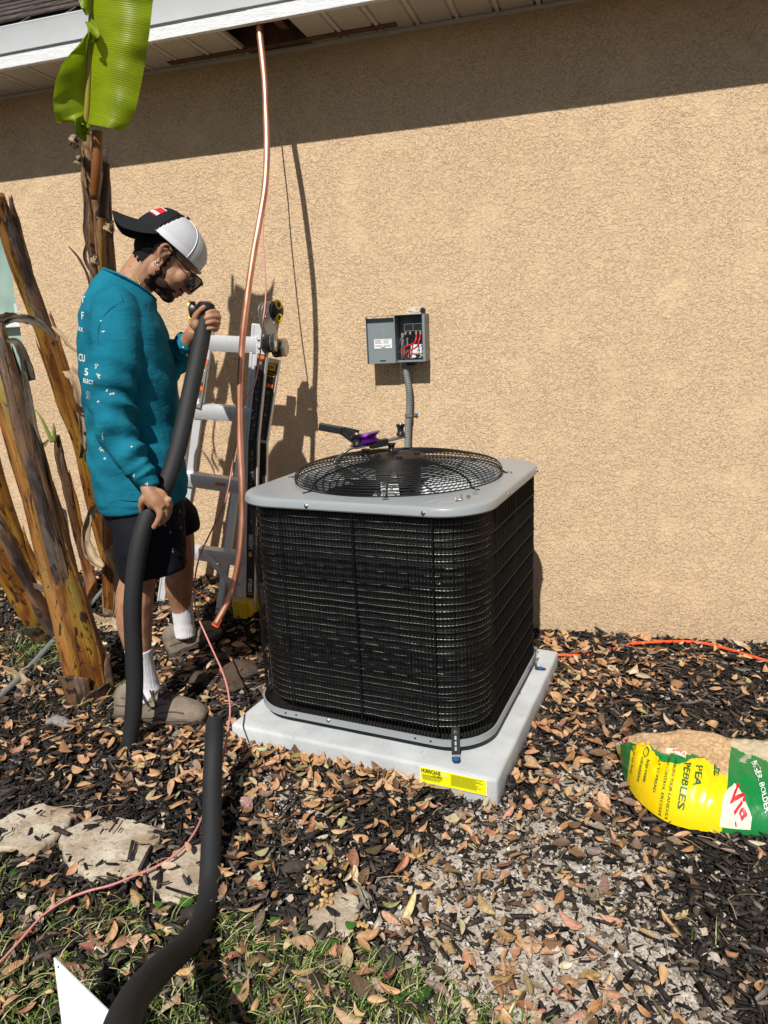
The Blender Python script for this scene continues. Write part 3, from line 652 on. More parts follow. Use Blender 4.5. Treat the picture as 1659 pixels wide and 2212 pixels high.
o = MB().tube(spline([gnd(a, b, c) for a, b, c in ((425, 1345, .005), (440, 1330, .03), (462, 1316, .05), (477, 1318, .05), (470, 1332, .035), (448, 1340, .02), (428, 1356, .005))], 8), .0022, 6).build('cable_loop', BLKP, None, True); tag(o, 'thin black cable loop on the leaves behind the copper pipe end', 'cable')
o = MB().tube(spline([gnd(a, b, c) for a, b, c in ((-60, 1545, .02), (0, 1505, .02), (60, 1446, .022), (116, 1385, .03), (160, 1340, .03), (200, 1300, .025), (232, 1262, .015), (262, 1230, -.01))], 6), .0135, 14).build('grey_pvc_pipe', PVC, None, True); tag(o, 'grey plastic pipe lying on the mulch behind the big banana stem', 'pipe')
pj = gnd(116, 1385, .03); jn = (gnd(100, 1403, .028)-gnd(132, 1367, .03)).normalized(); MB().cyl(pj-jn*.003, pj+jn*.003, .0142, 14).build('joint_ring', DARK, o, True)
def foam(pts, rr_, name, label):
    P = spline(pts, 10); r_ = itp(rr_, len(P)); me_ = MB().tube([p + Vector((noise.noise(p*6), noise.noise(p*6+Vector((5, 1, 2))), 0))*.002 for p in P], [q*(1+.03*noise.noise(p*9)) for q, p in zip(r_, P)], 22)
    o = me_.build(name, FOAM, None, True); autosmooth(o, 60); tag(o, label, 'insulation tube')
    for pe, q, d in ((P[0], r_[0], (P[0]-P[1]).normalized()), (P[-1], r_[-1], (P[-1]-P[-2]).normalized())):
        a = d.orthogonal().normalized(); b = d.cross(a); MB().add([pe+d*.0012+(a*math.cos(k*math.pi/8)+b*math.sin(k*math.pi/8))*q*.5 for k in range(16)], [tuple(range(16))]).build('bore', DARK, o)
    return o
foam([M(447, 655, -.0), M(443, 690, -.0), M(436, 730, -.02), M(425, 780, -.06), M(411, 850, -.11), M(396, 920, -.15), M(378, 990, -.19), M(357, 1048, -.225), M(336, 1088, -.25), M(318, 1118, -.265), M(302, 1170, -.28), M(291, 1240, -.29), M(286, 1310, -.29), M(288, 1390, -.29), M(291, 1470, -.29), M(289, 1540, -.29), M(281, 1600, -.29), M(279, 1640, -.29)],
     [.026, .027, .028, .0285, .0285, .0285, .0285, .028, .027, .0275, .0285, .0285, .0285, .0285, .028, .0275, .0255, .0245], 'foam_insulation_tube', 'black foam insulation tube held upright in both hands by the man in the white cap')
foam([atd(463, 1560, 2.13), atd(461, 1620, 2.05), atd(458, 1700, 1.98), atd(457, 1790, 1.90), atd(456, 1860, 1.835), atd(453, 1920, 1.775), atd(444, 1968, 1.70), atd(424, 2012, 1.60), atd(392, 2052, 1.48), atd(352, 2088, 1.37), atd(314, 2126, 1.26), atd(282, 2172, 1.15), atd(258, 2232, 1.04), atd(242, 2310, .95)],
     [.0255, .026, .026, .026, .0262, .0268, .0272, .0265, .026, .0265, .027, .027, .0275, .0275], 'foam_insulation_tube', 'black foam insulation tube bending up from the bottom of the picture, nearest the camera')
# ================================================================== TUBE BENDER on the guard
BYY = -.72
bend = empty('tube_bender', at(800, 960, BYY), 'purple and black tube bending tool resting on the fan guard', 'tube bender')
PUR = NM('purple_anodised', (.14, .02, .26), .28, .7).m; BARM = NM('grey_anodised_bar', (.22, .22, .23), .38, .7).m
def B(x, y, dy=0.): return at(x, y, BYY+dy)
def bar(pts, w_, h_, mat, name, parent=bend, bev=.0015):
    a, b = Vector(pts[0]), Vector(pts[1]); d = (b-a); x_ = d.normalized(); z_ = Vector((0, 0, 1)); z_ = (z_-x_*z_.dot(x_)).normalized(); y_ = z_.cross(x_)
    return MB().box((a+b)/2, (d.length, w_, h_), Matrix((x_, y_, z_)).transposed(), bev).build(name, mat, parent)
bar((B(766, 968, -.03), B(874, 943, .09)), .032, .006, BARM, 'cross_bar')
def roller(px, py, dy, up):
    c = B(px, py, dy); L = []
    for z_, r_ in ((0, .016), (.006, .0165), (.012, .012), (.022, .011), (.030, .0125), (.034, .0165), (.040, .0165), (.041, .012)):
        L.append([c+Vector((r_*math.cos(q*math.pi/4+.4), r_*math.sin(q*math.pi/4+.4), z_*up)) for q in range(8)])
    g = autosmooth(MB().rings(L).build('roller', BLKP, bend), 40)
    if up > 0: MB().ell(c+Vector((0, 0, .041)), (.009, .009, .005), n=6).build('dome_nut', CHROME, g, True)
roller(772, 963, -.025, 1); roller(866, 941, .08, 1); roller(790, 970, -.0, -.8); roller(845, 957, .06, -.8)
bar((B(800, 962, .0), B(836, 954, .04)), .03, .024, BLKP, 'ratchet_body')
c = B(793, 948, .02); L = []
for z_, r_ in ((-.016, .052), (-.013, .055), (-.010, .050), (-.004, .041), (.004, .041), (.011, .050), (.014, .055), (.018, .052)):
    L.append([c+Vector((-.008+r_*math.cos(q), r_*.9*math.sin(q), z_+.18*r_*math.cos(q))) for q in list(np.linspace(-1.9, 1.6, 24))+[2.4, 3.4, 3.9]])
autosmooth(MB().rings(L).build('purple_former', PUR, bend), 35)
bar((B(689, 921, -.02), B(739, 930, .0)), .026, .026, BLKP, 'handle_grip', bev=.004)
bar((B(736, 927, .0), B(766, 938, .01)), .018, .020, BLKP, 'handle'); bar((B(738, 934, .0), B(775, 962, .0)), .014, .014, BLKP, 'trigger')
bar((B(742, 925, .0), B(775, 932, .03)), .02, .010, BLKP, 'handle_top')
MB().tube(spline([B(775, 962, -.01), B(760, 968, -.01), B(742, 979, -.02), B(730, 990, -.05), B(722, 1000, -.08)], 5), .0048, 8).build('feed_rod', BARM, bend, True)
# ================================================================== LADDER
LY = -.30
lad = empty('aluminium_ladder', gnd(440, 1320), 'folded aluminium multi-position ladder with yellow and black feet standing by the wall', 'ladder')
def beam(a, b, w_, d_, mat, name, parent=lad, face=None, bev=.0015):
    a, b = Vector(a), Vector(b); z_ = (b-a).normalized(); x_ = Vector(face) if face else Vector((1, 0, 0)); x_ = (x_-z_*x_.dot(z_)).normalized(); y_ = z_.cross(x_)
    return MB().box((a+b)/2, (w_, d_, (b-a).length), Matrix((x_, y_, z_)).transposed(), bev).build(name, mat, parent)
ALD = NM('label_black', (.018, .017, .015), .45).m
# rails are channels whose flange faces the camera side
def rail(a, b, w_, name='rail', lip=.006):
    a, b = Vector(a), Vector(b); g = beam(a, b, w_, .022, ALU, name)
    x_ = Vector((1, 0, 0)); 
    for s in (-1, 1): beam(a+x_*s*(w_/2-lip/2)+Vector((0, -.013, 0)), b+x_*s*(w_/2-lip/2)+Vector((0, -.013, 0)), lip, .006, ALU, 'flange', g)
    return g
def P_(x, y, Y=LY): return at(x, y, Y)
fr = gnd(524, 1318); fl_ = gnd(350, 1300)
RA0, RA1 = P_(558, 700, -.30), P_(516, 1318, fr.y-.0)
RA1 = at(513, 1318, fr.y)
ra = rail(RA0, RA1, .046, lip=.012)
# black instruction sticker strips with the maker's lettering
def strip(a, b, w_, parent, nm='label_strip'): return beam(a, b, w_, .0015, ALD, nm, parent, bev=.0002)
SA0, SA1 = P_(578, 775, -.335), at(540, 1292, fr.y-.035)
SA0, SAm, SA1 = P_(565, 765, -.335), at(545.5, 950, (-.335+fr.y-.035)/2), at(539.5, 1292, fr.y-.035); bk_ = Vector((0, .013, 0))
bl0 = beam(P_(568, 745, -.322), SAm+bk_, .050, .02, ALU, 'rail'); bl = beam(SAm+bk_, at(539.5, 1312, fr.y-.022), .050, .02, ALU, 'rail'); sa0 = strip(SA0, SAm, .036, bl0); sa = strip(SAm, SA1, .038, bl)
SAtop = SA0; SA0 = SAm
RB0, RB1 = P_(594, 775, -.25), at(563, 1300, fr.y+.03); RBm = at(567, 955, (-.25+fr.y)/2)
rb = beam(RB0, RBm, .050, .02, ALU, 'rail'); rb2 = beam(RBm, RB1, .050, .02, ALU, 'rail')
sb = strip(P_(590, 785, -.265), RBm+Vector((.004, -.012, .012)), .040, rb); sb2 = strip(RBm+Vector((.004, -.012, -.002)), RB1+Vector((.004, -.012, .1)), .040, rb2)
YPR = NM('yellow_print', (.75, .48, .02), .45).m; OPR = NM('orange_print', (.85, .16, .02), .45).m
def on_strip(a, b, yoff=-.0022):
    """(u across, v up along the strip) -> point in front of it"""
    a, b = Vector(a), Vector(b); z_ = (a-b).normalized(); x_ = Vector((1, 0, 0)); x_ = (x_-z_*x_.dot(z_)).normalized(); n1 = Vector((0, yoff, 0))
    return lambda u, v: b+x_*u+z_*v+n1
S1 = on_strip(SA0, SA1); LS = (SA0-SA1).length
# sideways words reading upwards
def side_text(s, S, v0, u0, h, mat, par, bold=.01, sx=1.): return lettering(s, lambda a, b: S(u0-b, v0+a), h, mat, par, bold, sx)
side_text('GORILLA', S1, .03, .010, .019, PRINTW, sa, .02, .60); side_text('LADDERS', S1, .235, .010, .019, PRINTW, sa, .02, .60)
mb = MB(); 
for du, dv, rr2 in ((0, 0, .006), (-.005, .006, .0042), (.005, .006, .0042), (0, .012, .0048), (-.006, -.004, .0035), (.006, -.003, .0035)):
    c0 = [S1(du+rr2*math.cos(q), .205+dv+rr2*math.sin(q)) for q in np.linspace(0, 2*math.pi, 7)[:-1]]; mb.add(c0, [tuple(range(6))])
mb.build('emblem', YPR, sa)
def sticker_marks(S, v0, v1, w_, par, seed):
    rr = random.Random(seed); W_, Y_, O_ = MB(), MB(), MB(); v = v0
    def rect(mb_, u0, v_, du, dv): mb_.add([S(u0, v_), S(u0+du, v_), S(u0+du, v_+dv), S(u0, v_+dv)], [(0, 1, 2, 3)])
    def line(mb_, a, b, th=.0007):
        d = Vector((b[0]-a[0], b[1]-a[1])); n1 = Vector((-d.y, d.x)).normalized()*th; mb_.add([S(a[0]-n1.x, a[1]-n1.y), S(b[0]-n1.x, b[1]-n1.y), S(b[0]+n1.x, b[1]+n1.y), S(a[0]+n1.x, a[1]+n1.y)], [(0, 1, 2, 3)])
    while v < v1-.04:
        k = rr.choice('TTALTL')
        if k == 'T':
            for i in range(rr.randint(3, 7)): rect(W_, -w_*.38, v, w_*rr.uniform(.4, .76), .0011); v += .0026
            v += .005
        elif k == 'A':
            h = .026; line(W_, (-.008, v), (0, v+h)); line(W_, (.008, v), (0, v+h)); line(W_, (-.005, v+h*.4), (.005, v+h*.4)); v += h+.006
        else:
            h = .03; line(W_, (-.004, v), (-.004, v+h)); line(W_, (.005, v), (.005, v+h))
            for i in range(4): line(W_, (-.004, v+h*(i+.5)/4), (.005, v+h*(i+.5)/4))
            if rr.random() < .4: rect(Y_, -.003, v+h*.3, .007, .006)
            v += h+.006
    W_.build('printed_diagrams', NM('grey_print', (.22, .21, .19), .5).m, par)
    if Y_.V: Y_.build('printed_marks', YPR, par)
    
    if par is not sa: rect(O_, -w_*.48, v1-.016, w_*.96, .014); O_.build('orange_warning', OPR, par)
sticker_marks(S1, .47, LS-.002, .030, sa, 3); S1b = on_strip(SAtop, SAm); sticker_marks(S1b, .004, (SAtop-SAm).length-.002, .030, sa0, 8)
def yline(S, v, par): MB().add([S(-.015, v), S(.015, v), S(.015, v+.003), S(-.015, v+.003)], [(0, 1, 2, 3)]).build('yellow_line', YPR, par)
yline(S1, .020, sa); yline(S1, .455, sa)
S2 = on_strip(P_(590, 785, -.265), RBm+Vector((.004, -.012, .012))); L2 = (P_(590, 785, -.265)-RBm-Vector((.004, -.012, .012))).length
sticker_marks(S2, .005, L2-.085, .030, sb, 5)
MB().add([S2(-.015, L2-.03), S2(.015, L2-.03), S2(.015, L2-.002), S2(-.015, L2-.002)], [(0, 1, 2, 3)]).build('yellow_panel', YPR, sb)
lettering('300', lambda a, b: S2(-.0135+a, L2-.022+b)+Vector((0, -.001, 0)), .013, PRINTK, sb, .02, .78)
lettering('TYPE IA', lambda a, b: S2(-.013+a, L2-.045+b)+Vector((0, -.001, 0)), .006, YPR, sb, .0, .8); yline(S2, L2-.055, sb)
S3 = on_strip(RBm+Vector((.004, -.012, -.002)), RB1+Vector((.004, -.012, .1))); sticker_marks(S3, .005, .26, .030, sb2, 9)
# left rail
RL0, RL1 = P_(437, 700, -.30), at(350, 1302, fl_.y)
rl_ = rail(RL0, RL1, .040, lip=.008)
sl2 = beam(P_(446, 735, -.31)+Vector((.008, 0, 0)), at(372, 1300, fl_.y)+Vector((.01, 0, 0)), .036, .014, ALU, 'rail')
GPL = NM('grey_safety_label', (.22, .21, .20), .5).m
s5 = strip(P_(444, 775, -.324), P_(426, 880, -.335), .030, sl2); s5.data.materials[0] = GPL
S5 = on_strip(P_(444, 775, -.324), P_(426, 880, -.335)); L5 = (P_(444, 775, -.324)-P_(426, 880, -.335)).length
for v in (L5-.022, L5-.135): MB().add([S5(-.014, v), S5(.014, v), S5(.014, v+.018), S5(-.014, v+.018)], [(0, 1, 2, 3)]).build('orange_warning', OPR, s5)
for v, sg in ((L5-.055, 1), (.028, -1)):
    MB().add([S5(a, v+sg*b) for a, b in ((-.004, -.010), (.004, -.010), (.004, .004), (.010, .004), (0, .016), (-.010, .004), (-.004, .004))], [(0, 1, 2, 3, 4, 5, 6)]).build('arrow', PRINTW, s5)
mb = MB()
for i in range(9):
    v = L5-.115+i*.0042 if i < 4 else .05+(i-4)*.006; mb.add([S5(-.012, v), S5(random.uniform(.004, .012), v), S5(.01, v+.002), S5(-.012, v+.002)], [(0, 1, 2, 3)])
mb.build('printed_lines', PRINTK, s5)
# rungs
for i, (yl, yr, w_) in enumerate(((737, 742, .038), (884, 893, .038), (1030, 1050, .040), (1184, 1205, .042))):
    f = (yl-700)/600; xl = 437-87*f; xr = 566-50*((yr-700)/618)-12; Ym = LY+(fr.y-LY)*f
    a = at(xl+10, yl, Ym-.004); b = at(xr+14, yr, Ym-.004)
    x_ = (b-a).normalized(); y_ = Vector((0, 1, 0)); z_ = x_.cross(y_)
    V = []; prof = [(-.023, .008), (-.021, .022), (.021, .026), (.023, .016), (.023, -.030), (.014, -.040), (-.010, -.040), (-.021, -.016)]
    for e_ in (a, b):
        V += [e_+y_*p_+z_*q_ for p_, q_ in prof]
    g = autosmooth(mesh('rung', V, [(k, (k+1) % 8, 8+(k+1) % 8, 8+k) for k in range(8)]+[tuple(range(8))[::-1], tuple(range(8, 16))], ALU, lad, False), 20)
    for e_, sg in ((b, 1),):
        q = e_+y_*-.026+x_*.002; MB().box(q, (.026, .004, .058), Matrix((x_, y_, z_)).transposed(), .0015).build('end_plate', ALU, g)
        for dz in (-.016, .016): MB().ell(q+Vector((0, -.003, 0))+z_*dz, (.006, .004, .006), n=5).build('rivet', STEEL, g, True)
    if i == 2: MB().box((a+b)/2+y_*-.0238+z_*-.004+x_*.03, (.050, .001, .013), Matrix((x_, y_, z_)).transposed()).build('orange_warning', OPR, g)
# rear inner leg and brace
lb_ = gnd(471, 1330); beam(at(524, 960, -.22), at(473, 1330, lb_.y), .030, .022, ALU, 'inner_leg'); beam(at(436, 1190, -.36), at(500, 1262, -.36), .022, .010, ALU, 'brace')
beam(at(455, 1000, -.15), at(405, 1290, -.15), .030, .022, ALU, 'inner_leg') if False else None
MB().ell(at(515, 1262, fr.y-.016), (.007, .004, .007), n=5).build('rivet', STEEL, lad, True)
# boots
def boot(c, w_, mat=YELLOW):
    g = MB().box(c+Vector((0, 0, .036)), (w_, .085, .078), bevel=.006).build('foot', mat, lad); MB().box(c+Vector((.005, 0, -.006)), (w_+.004, .08, .016), bevel=.004).build('rubber_tread', BLKP, g)
    MB().box(c+Vector((.016, -.046, .034)), (w_*.4, .014, .072), bevel=.003).build('rib', mat, g); MB().ell(c+Vector((.014, -.055, .045)), (.004, .003, .005), n=5).build('rivet', STEEL, g, True)
boot(at(531, 1326, fr.y-.03)+Vector((0, 0, 0)), .085); boot(at(560, 1322, fr.y+.05), .05)
MB().box(at(353, 1300, fl_.y)+Vector((0, 0, 0)), (.055, .06, .02), bevel=.004).build('rubber_tread', BLKP, lad)
# hinges: plates, knob, lock collars
def hinge(px, py, Y0, sgn):
    c = at(px, py, Y0); g = empty_child('hinge', c, lad); L = []
    pr = [(math.cos(q)*.040, math.sin(q)*.040) for q in np.linspace(-.2, math.pi+.2, 16)]+[(-.036, -.05), (-.018, -.105), (.020, -.105), (.036, -.05)]
    for dx in (0, .003): L.append([c+Vector((dx*sgn, 0, 0))+Vector((.35*a*sgn*.0, 0, 0))+Vector((.55*a, .83*a, b)) for a, b in pr])
    autosmooth(MB().rings(L).build('hinge_plate', STEEL, g), 30)
    L = [[v+Vector((-.016*sgn, 0, 0)) for v in r_] for r_ in L]; autosmooth(MB().rings(L).build('hinge_plate', STEEL, g), 30)
    ax_ = Vector((.86*sgn, -.5*sgn if sgn > 0 else -.5, 0)).normalized(); k0 = c+ax_*.005
    MB().cyl(k0, k0+ax_*.030, .010, 12).build('spring', CHROME, g)
    s_ = Vector((0, 0, 1)); t_ = s_.cross(ax_)
    L = []
    for d, r_ in ((.026, .030), (.030, .036), (.045, .036), (.055, .030), (.058, .02)): L.append([k0+ax_*d+(s_*math.cos(q)*1.15+t_*math.sin(q)*.82)*r_ for q in np.linspace(0, 2*math.pi, 13)[:-1]])
    autosmooth(MB().rings(L).build('knob', BLKP, g), 35)
    L = []
    for d, r_, rz in ((.036, .022, .0), (.050, .024, 0), (.060, .020, 0), (.061, .012, 0), (.050, .009, 0)): L.append([k0+ax_*d+s_*.022+(s_*math.cos(q)*.9+t_*math.sin(q)*.75)*r_ for q in np.linspace(0, 2*math.pi, 9)[:-1]])
    autosmooth(MB().rings(L).build('knob_insert', YELLOW, g), 35)
    L = [[p-s_*.05 for p in r_] for r_ in L]; autosmooth(MB().rings(L).build('knob_insert', YELLOW, g), 35)
    for a, b in ((.012, .028), (-.02, -.02), (.018, -.045)): MB().ell(c+Vector((.55*a, .83*a-.003, b)), (.004, .004, .004), n=5).build('rivet', CHROME, g, True)
hinge(583, 673, -.32, 1); hinge(441, 672, -.30, -1)
beam(at(571, 660, -.325), at(566, 735, -.33), .022, .008, ALU, 'rail_top')
for px, py, Y0 in ((583, 742, -.345), (605, 752, -.30)):
    c = at(px, py, Y0); L = []
    for d, r_, q_ in ((-.034, .030, .8), (-.03, .034, .8), (.0, .036, .85), (.022, .034, .8), (.026, .028, .7)): L.append([c+Vector((d, -.25*d, .12*d))+Vector((0, math.sin(q)*r_*.8, math.cos(q)*r_)) for q in np.linspace(0, 2*math.pi, 13)[:-1]])
    g = autosmooth(MB().rings(L).build('lock_collar', BLKP, lad), 35)
    L = [[c+Vector((d, -.25*d, .12*d))+Vector((0, math.sin(q)*r_*.8, math.cos(q)*r_)) for q in np.linspace(0, 2*math.pi, 9)[:-1]] for d, r_ in ((.012, .037), (.030, .037), (.034, .030))]
    autosmooth(MB().rings(L).build('collar_end', STEEL, g), 30)
# ================================================================== PEBBLE BAG
bag = empty('pebble_bag', gnd(1480, 1740), 'opened yellow and green plastic bag of pea pebbles lying on the mulch at right', 'bag')
nearp = [gnd(*q, .004) for q in ((1338, 1648), (1345, 1684), (1364, 1722), (1398, 1757), (1436, 1782), (1480, 1797), (1525, 1804), (1575, 1809), (1625, 1813), (1680, 1818), (1740, 1822))]
def topz(px, py, z): return atz(px, py, z)
farp = [topz(*q) for q in ((1318, 1622, .03), (1355, 1612, .045), (1400, 1603, .065), (1445, 1592, .08), (1490, 1585, .085), (1530, 1590, .08), (1565, 1600, .07), (1600, 1607, .06), (1640, 1612, .05), (1690, 1618, .04), (1750, 1630, .03))]
na, fa_ = spline(nearp, 8), spline(farp, 8); nu = len(na); nv = 40; Hs = itp([.014, .062, .095, .112, .122, .124, .116, .100, .098, .09, .07], nu)
def bagp(ui, vj):                         # ui 0..1 along, vj 0..1 near->far
    i = min(ui, .9999)*(nu-1); k = int(i); f = i-k; a = na[k]*(1-f)+na[k+1]*f; b = fa_[k]*(1-f)+fa_[k+1]*f; H = Hs[k]*(1-f)+Hs[k+1]*f
    g0 = Vector((b.x, b.y+.03, .0)); pl = a*(1-vj)+g0*vj
    z = H*(1-abs(2*vj-.95)**2.6) if vj < .975 else 0
    z = H*max(0., 1-abs(2*min(vj, 1)-1)**3.0)**.75
    p_ = Vector((pl.x, pl.y, z+.014+.012*math.sin(math.pi*vj)))
    n1 = noise.noise(Vector((ui*9, vj*5, 1)))*.009+noise.noise(Vector((ui*26, vj*16, 3)))*.0045-.004*abs(noise.noise(Vector((ui*14+vj*5, vj*7-ui*4, 8))))**.5+noise.noise(Vector((ui*80, vj*55, 5)))*.0016
    wr = -.006*math.exp(-((ui-.62-.10*(vj-.4))/.006)**2)
    p_.z += (n1+wr)*math.sin(math.pi*min(max(vj, .02), .98))*1.4; p_.y -= .014*math.sin(math.pi*min(1, vj/.35)) if vj < .35 else 0
    return p_
PEB = NM('pebbles_behind_film', (.5, .3, .14), .22, spec=.45, Coat_Weight=.5, Coat_Roughness=.12)
vv = PEB.coord(); vo = PEB.n('TexVoronoi', {'Vector': vv, 'Scale': 95.}); PEB.col(PEB.mix(PEB.ramp(PEB.noise(4, 3), [(.35, .25), (.7, .85)]), PEB.mix(PEB.ramp(vo.outputs['Distance'], [(.1, 0.), (.65, 1.)]), (.78, .52, .28), (.36, .20, .09)), (.60, .44, .26)))
PEB.bump(vo.outputs['Distance'], .002, .5); PEB = PEB.m
FILM = var('clouded_clear_film', (.52, .45, .31), .18, .12, 10, .001, 60)
YF = var('yellow_bag_film', (.86, .60, .004), .28, .05, 6, .0012, 70); GF = var('green_bag_film', (.008, .20, .045), .28, .12, 6, .001, 70); WF = NM('cream_print', (.75, .68, .52), .3).m
NU, NV = 150, 90; V = []; Fc = []; mi = []
for i in range(NU+1):
    for j in range(NV+1): V.append(bagp(i/NU, j/NV))
def bagmat(u, v):
    bound = .29+.20*sst(.0, .10, np.float64(u))-.17*sst(.18, .34, np.float64(u))+.06*sst(.38, .5, np.float64(u))-.10*sst(.48, .66, np.float64(u))
    if u > .665: return 2 if v < (.62-(u-.665)*.9) else 1
    if v > bound: return 1 if u < .10 else 0
    if u < .05 and v > .2: return 3
    if u < .155 and v < bound: return 2
    if .22 < u < .56 and bound-.07*math.sin(math.pi*(u-.22)/.34) < v: return 2
    return 3
for i in range(NU):
    for j in range(NV):
        Fc.append((i*(NV+1)+j, (i+1)*(NV+1)+j, (i+1)*(NV+1)+j+1, i*(NV+1)+j+1)); mi.append(bagmat((i+.5)/NU, (j+.5)/NV))
skin = mesh('bag_film', V, Fc, None, bag, True, mats=[PEB, FILM, GF, YF], mi=mi)
def bfn(u0, v0, du, dv, scale=1.):        # text frame on the bag: a runs along (du,dv)
    def f(a, b):
        L_ = .66; W_ = .33
        u = u0+(a*du[0]+b*dv[0])/L_; v_ = v0+(a*du[1]+b*dv[1])/W_; p_ = bagp(max(.001, min(.999, u)), max(.005, min(.97, v_)))
        e = .004; n1 = (bagp(min(u+e, .999), v_)-bagp(u, v_)).cross(bagp(u, min(v_+e, .99))-bagp(u, v_)).normalized()
        if n1.z < 0: n1 = -n1
        return p_+n1*.0035
    return f
GP = NM('green_print', (.01, .12, .03), .35).m; RP = NM('red_print', (.55, .01, .03), .35).m
down = ((0, -1), (1, 0))                 # words run from the far side to the near side
for s, u, v_, h, bo, sx in (('PEA', .510, .285, .0215, .02, .85), ('PEBBLES', .452, .295, .0215, .02, .78), ('ENHANCE YOUR LANDSCAPE', .400, .295, .0098, .006, .62), ('AND CONTROL EROSION', .366, .29, .0098, .006, .66), ('EASY TO SPREAD', .322, .29, .0098, .006, .70), ('helps retain', .262, .25, .0125, .006, .65), ('soil moisture', .230, .25, .0125, .006, .65), ('will not decay', .178, .27, .0125, .006, .65)):
    lettering(s, bfn(u, v_, *down), h, GP, bag, bo, sx, sub=.01)
lettering('ES', bfn(.595, .32, (0, -1), (1, 0)), .019, GP, bag, .02, .8, sub=.01)
# small badge, size square, barcode, shield, drops
def badge(u0, u1, v0, v1, mat, name, off=.0018, parent=bag, k=10):
    V = [bagp(u0+(u1-u0)*i/k, v0+(v1-v0)*j/k) for i in range(k+1) for j in range(k+1)]; V = [v+Vector((0, -.3, 1)).normalized()*off for v in V]
    return mesh(name, V, [(i*(k+1)+j, (i+1)*(k+1)+j, (i+1)*(k+1)+j+1, i*(k+1)+j+1) for i in range(k) for j in range(k)], mat, parent, True)
badge(.345, .450, .325, .38, WF, 'printed_badge', .003)
lettering('Vigoro', bfn(.445, .368, (-1, 0), (0, -1)), .012, RP, bag, .02, .85, sub=.01)
badge(.068, .118, .50, .62, RP, 'printed_badge', .003); lettering('.5', bfn(.112, .565, (-1, 0), (0, -1)), .018, PRINTW, bag, .02, 1, sub=.01); lettering('CU FT', bfn(.114, .595, (-1, 0), (0, -1)), .006, PRINTW, bag, .0, .9, sub=.01)
badge(.010, .048, .44, .62, PRINTW, 'barcode_patch', .003)
mb = MB()
for k in range(14):
    u0 = .016+.0022*k; w_ = random.choice((.0006, .0011)); q = [bagp(u0, .46), bagp(u0+w_, .46), bagp(u0+w_, .60), bagp(u0, .60)]; mb.add([v+Vector((0, -.3, 1)).normalized()*.0045 for v in q], [(0, 1, 2, 3)])
mb.build('barcode', PRINTK, bag)
def outline(pts, u0, v0, name, mat, th=.0016):
    f = bfn(u0, v0, (1, 0), (0, 1)); P = [f(a, b) for a, b in pts]; MB().tube(P+[P[0]], th, 4).build(name, mat, bag)
outline([(0, .012), (.012, .009), (.012, -.004), (0, -.014), (-.012, -.004), (-.012, .009)], .172, .31, 'shield_print', GP); outline([(.005*math.cos(q), .005*math.sin(q)) for q in np.linspace(0, 6.28, 9)[:-1]], .172, .31, 'shield_print', GP)
outline([(0, .018), (.008, .004), (.009, -.006), (0, -.013), (-.009, -.006), (-.008, .004)], .250, .30, 'drop_print', GP)
# maker's panel on the green end
V = [bfn(u_, v_, (1, 0), (0, 1))(0, 0) for u_, v_ in ((.655, .02), (.645, .10), (.662, .19), (.70, .245), (.735, .20), (.775, .10), (.80, .02), (.76, .02), (.71, .02))]
mb = MB(); Pp = [((.655, .02), (.648, .10), (.662, .185), (.70, .235), (.735, .185), (.77, .09), (.79, .02))]; vv_ = []
for i_ in range(13):
    for j_ in range(9):
        u_ = .652+.135*i_/12; top_ = float(np.interp(u_, [.652, .70, .787], [.15, .245, .06])); vv_.append(bfn(u_, .015+(top_-.015)*j_/8, (1, 0), (0, 1))(0, 0)-Vector((0, 0, .0012)))
mb.add(vv_, [(i_*9+j_, (i_+1)*9+j_, (i_+1)*9+j_+1, i_*9+j_+1) for i_ in range(12) for j_ in range(8)]).build('printed_panel', WF, bag, True)
lettering('Vigoro', bfn(.715, .30, (.0, -1), (1, 0)), .038, RP, bag, .02, .8, sub=.01) if False else lettering('Vig', bfn(.672, .15, (.70, -.71), (.71, .70)), .040, RP, bag, .03, .9, sub=.01)
lettering('BIGGER, BOLDER', bfn(.775, .42, (.35, -.94), (.94, .35)), .014, PRINTW, bag, .01, .8, sub=.01)
# torn mouth: clear film standing up and rolled over
V = []; Fc = []; a_, b_ = 26, 14
for i in range(a_+1):
    for j in range(b_+1):
        u = i/a_; s = j/b_; base = topz(1585+95*u, 1660-48*u+70*(1-s)*0, .085)
        p0 = topz(1600+70*u, 1690-60*u, .06); q = math.pi*1.15*s
        V.append(p0+Vector((.03*math.cos(q)*(1+.3*math.sin(u*9)), .012*math.sin(u*11), .008+.055*math.sin(q)*(1-.2*u)))+Vector((noise.noise(Vector((u*6, s*5, 2)))*.014, noise.noise(Vector((u*6, s*5, 7)))*.014, noise.noise(Vector((u*9, s*7, 4)))*.008)))
Fc = [(i*(b_+1)+j, (i+1)*(b_+1)+j, (i+1)*(b_+1)+j+1, i*(b_+1)+j+1) for i in range(a_) for j in range(b_)]
cf = NM('clear_film', (.75, .72, .62), .15, 0, .6, Alpha=.45).m
o = mesh('torn_mouth', V, Fc, cf, bag, True); md = o.modifiers.new('s', 'SUBSURF'); md.levels = md.render_levels = 1
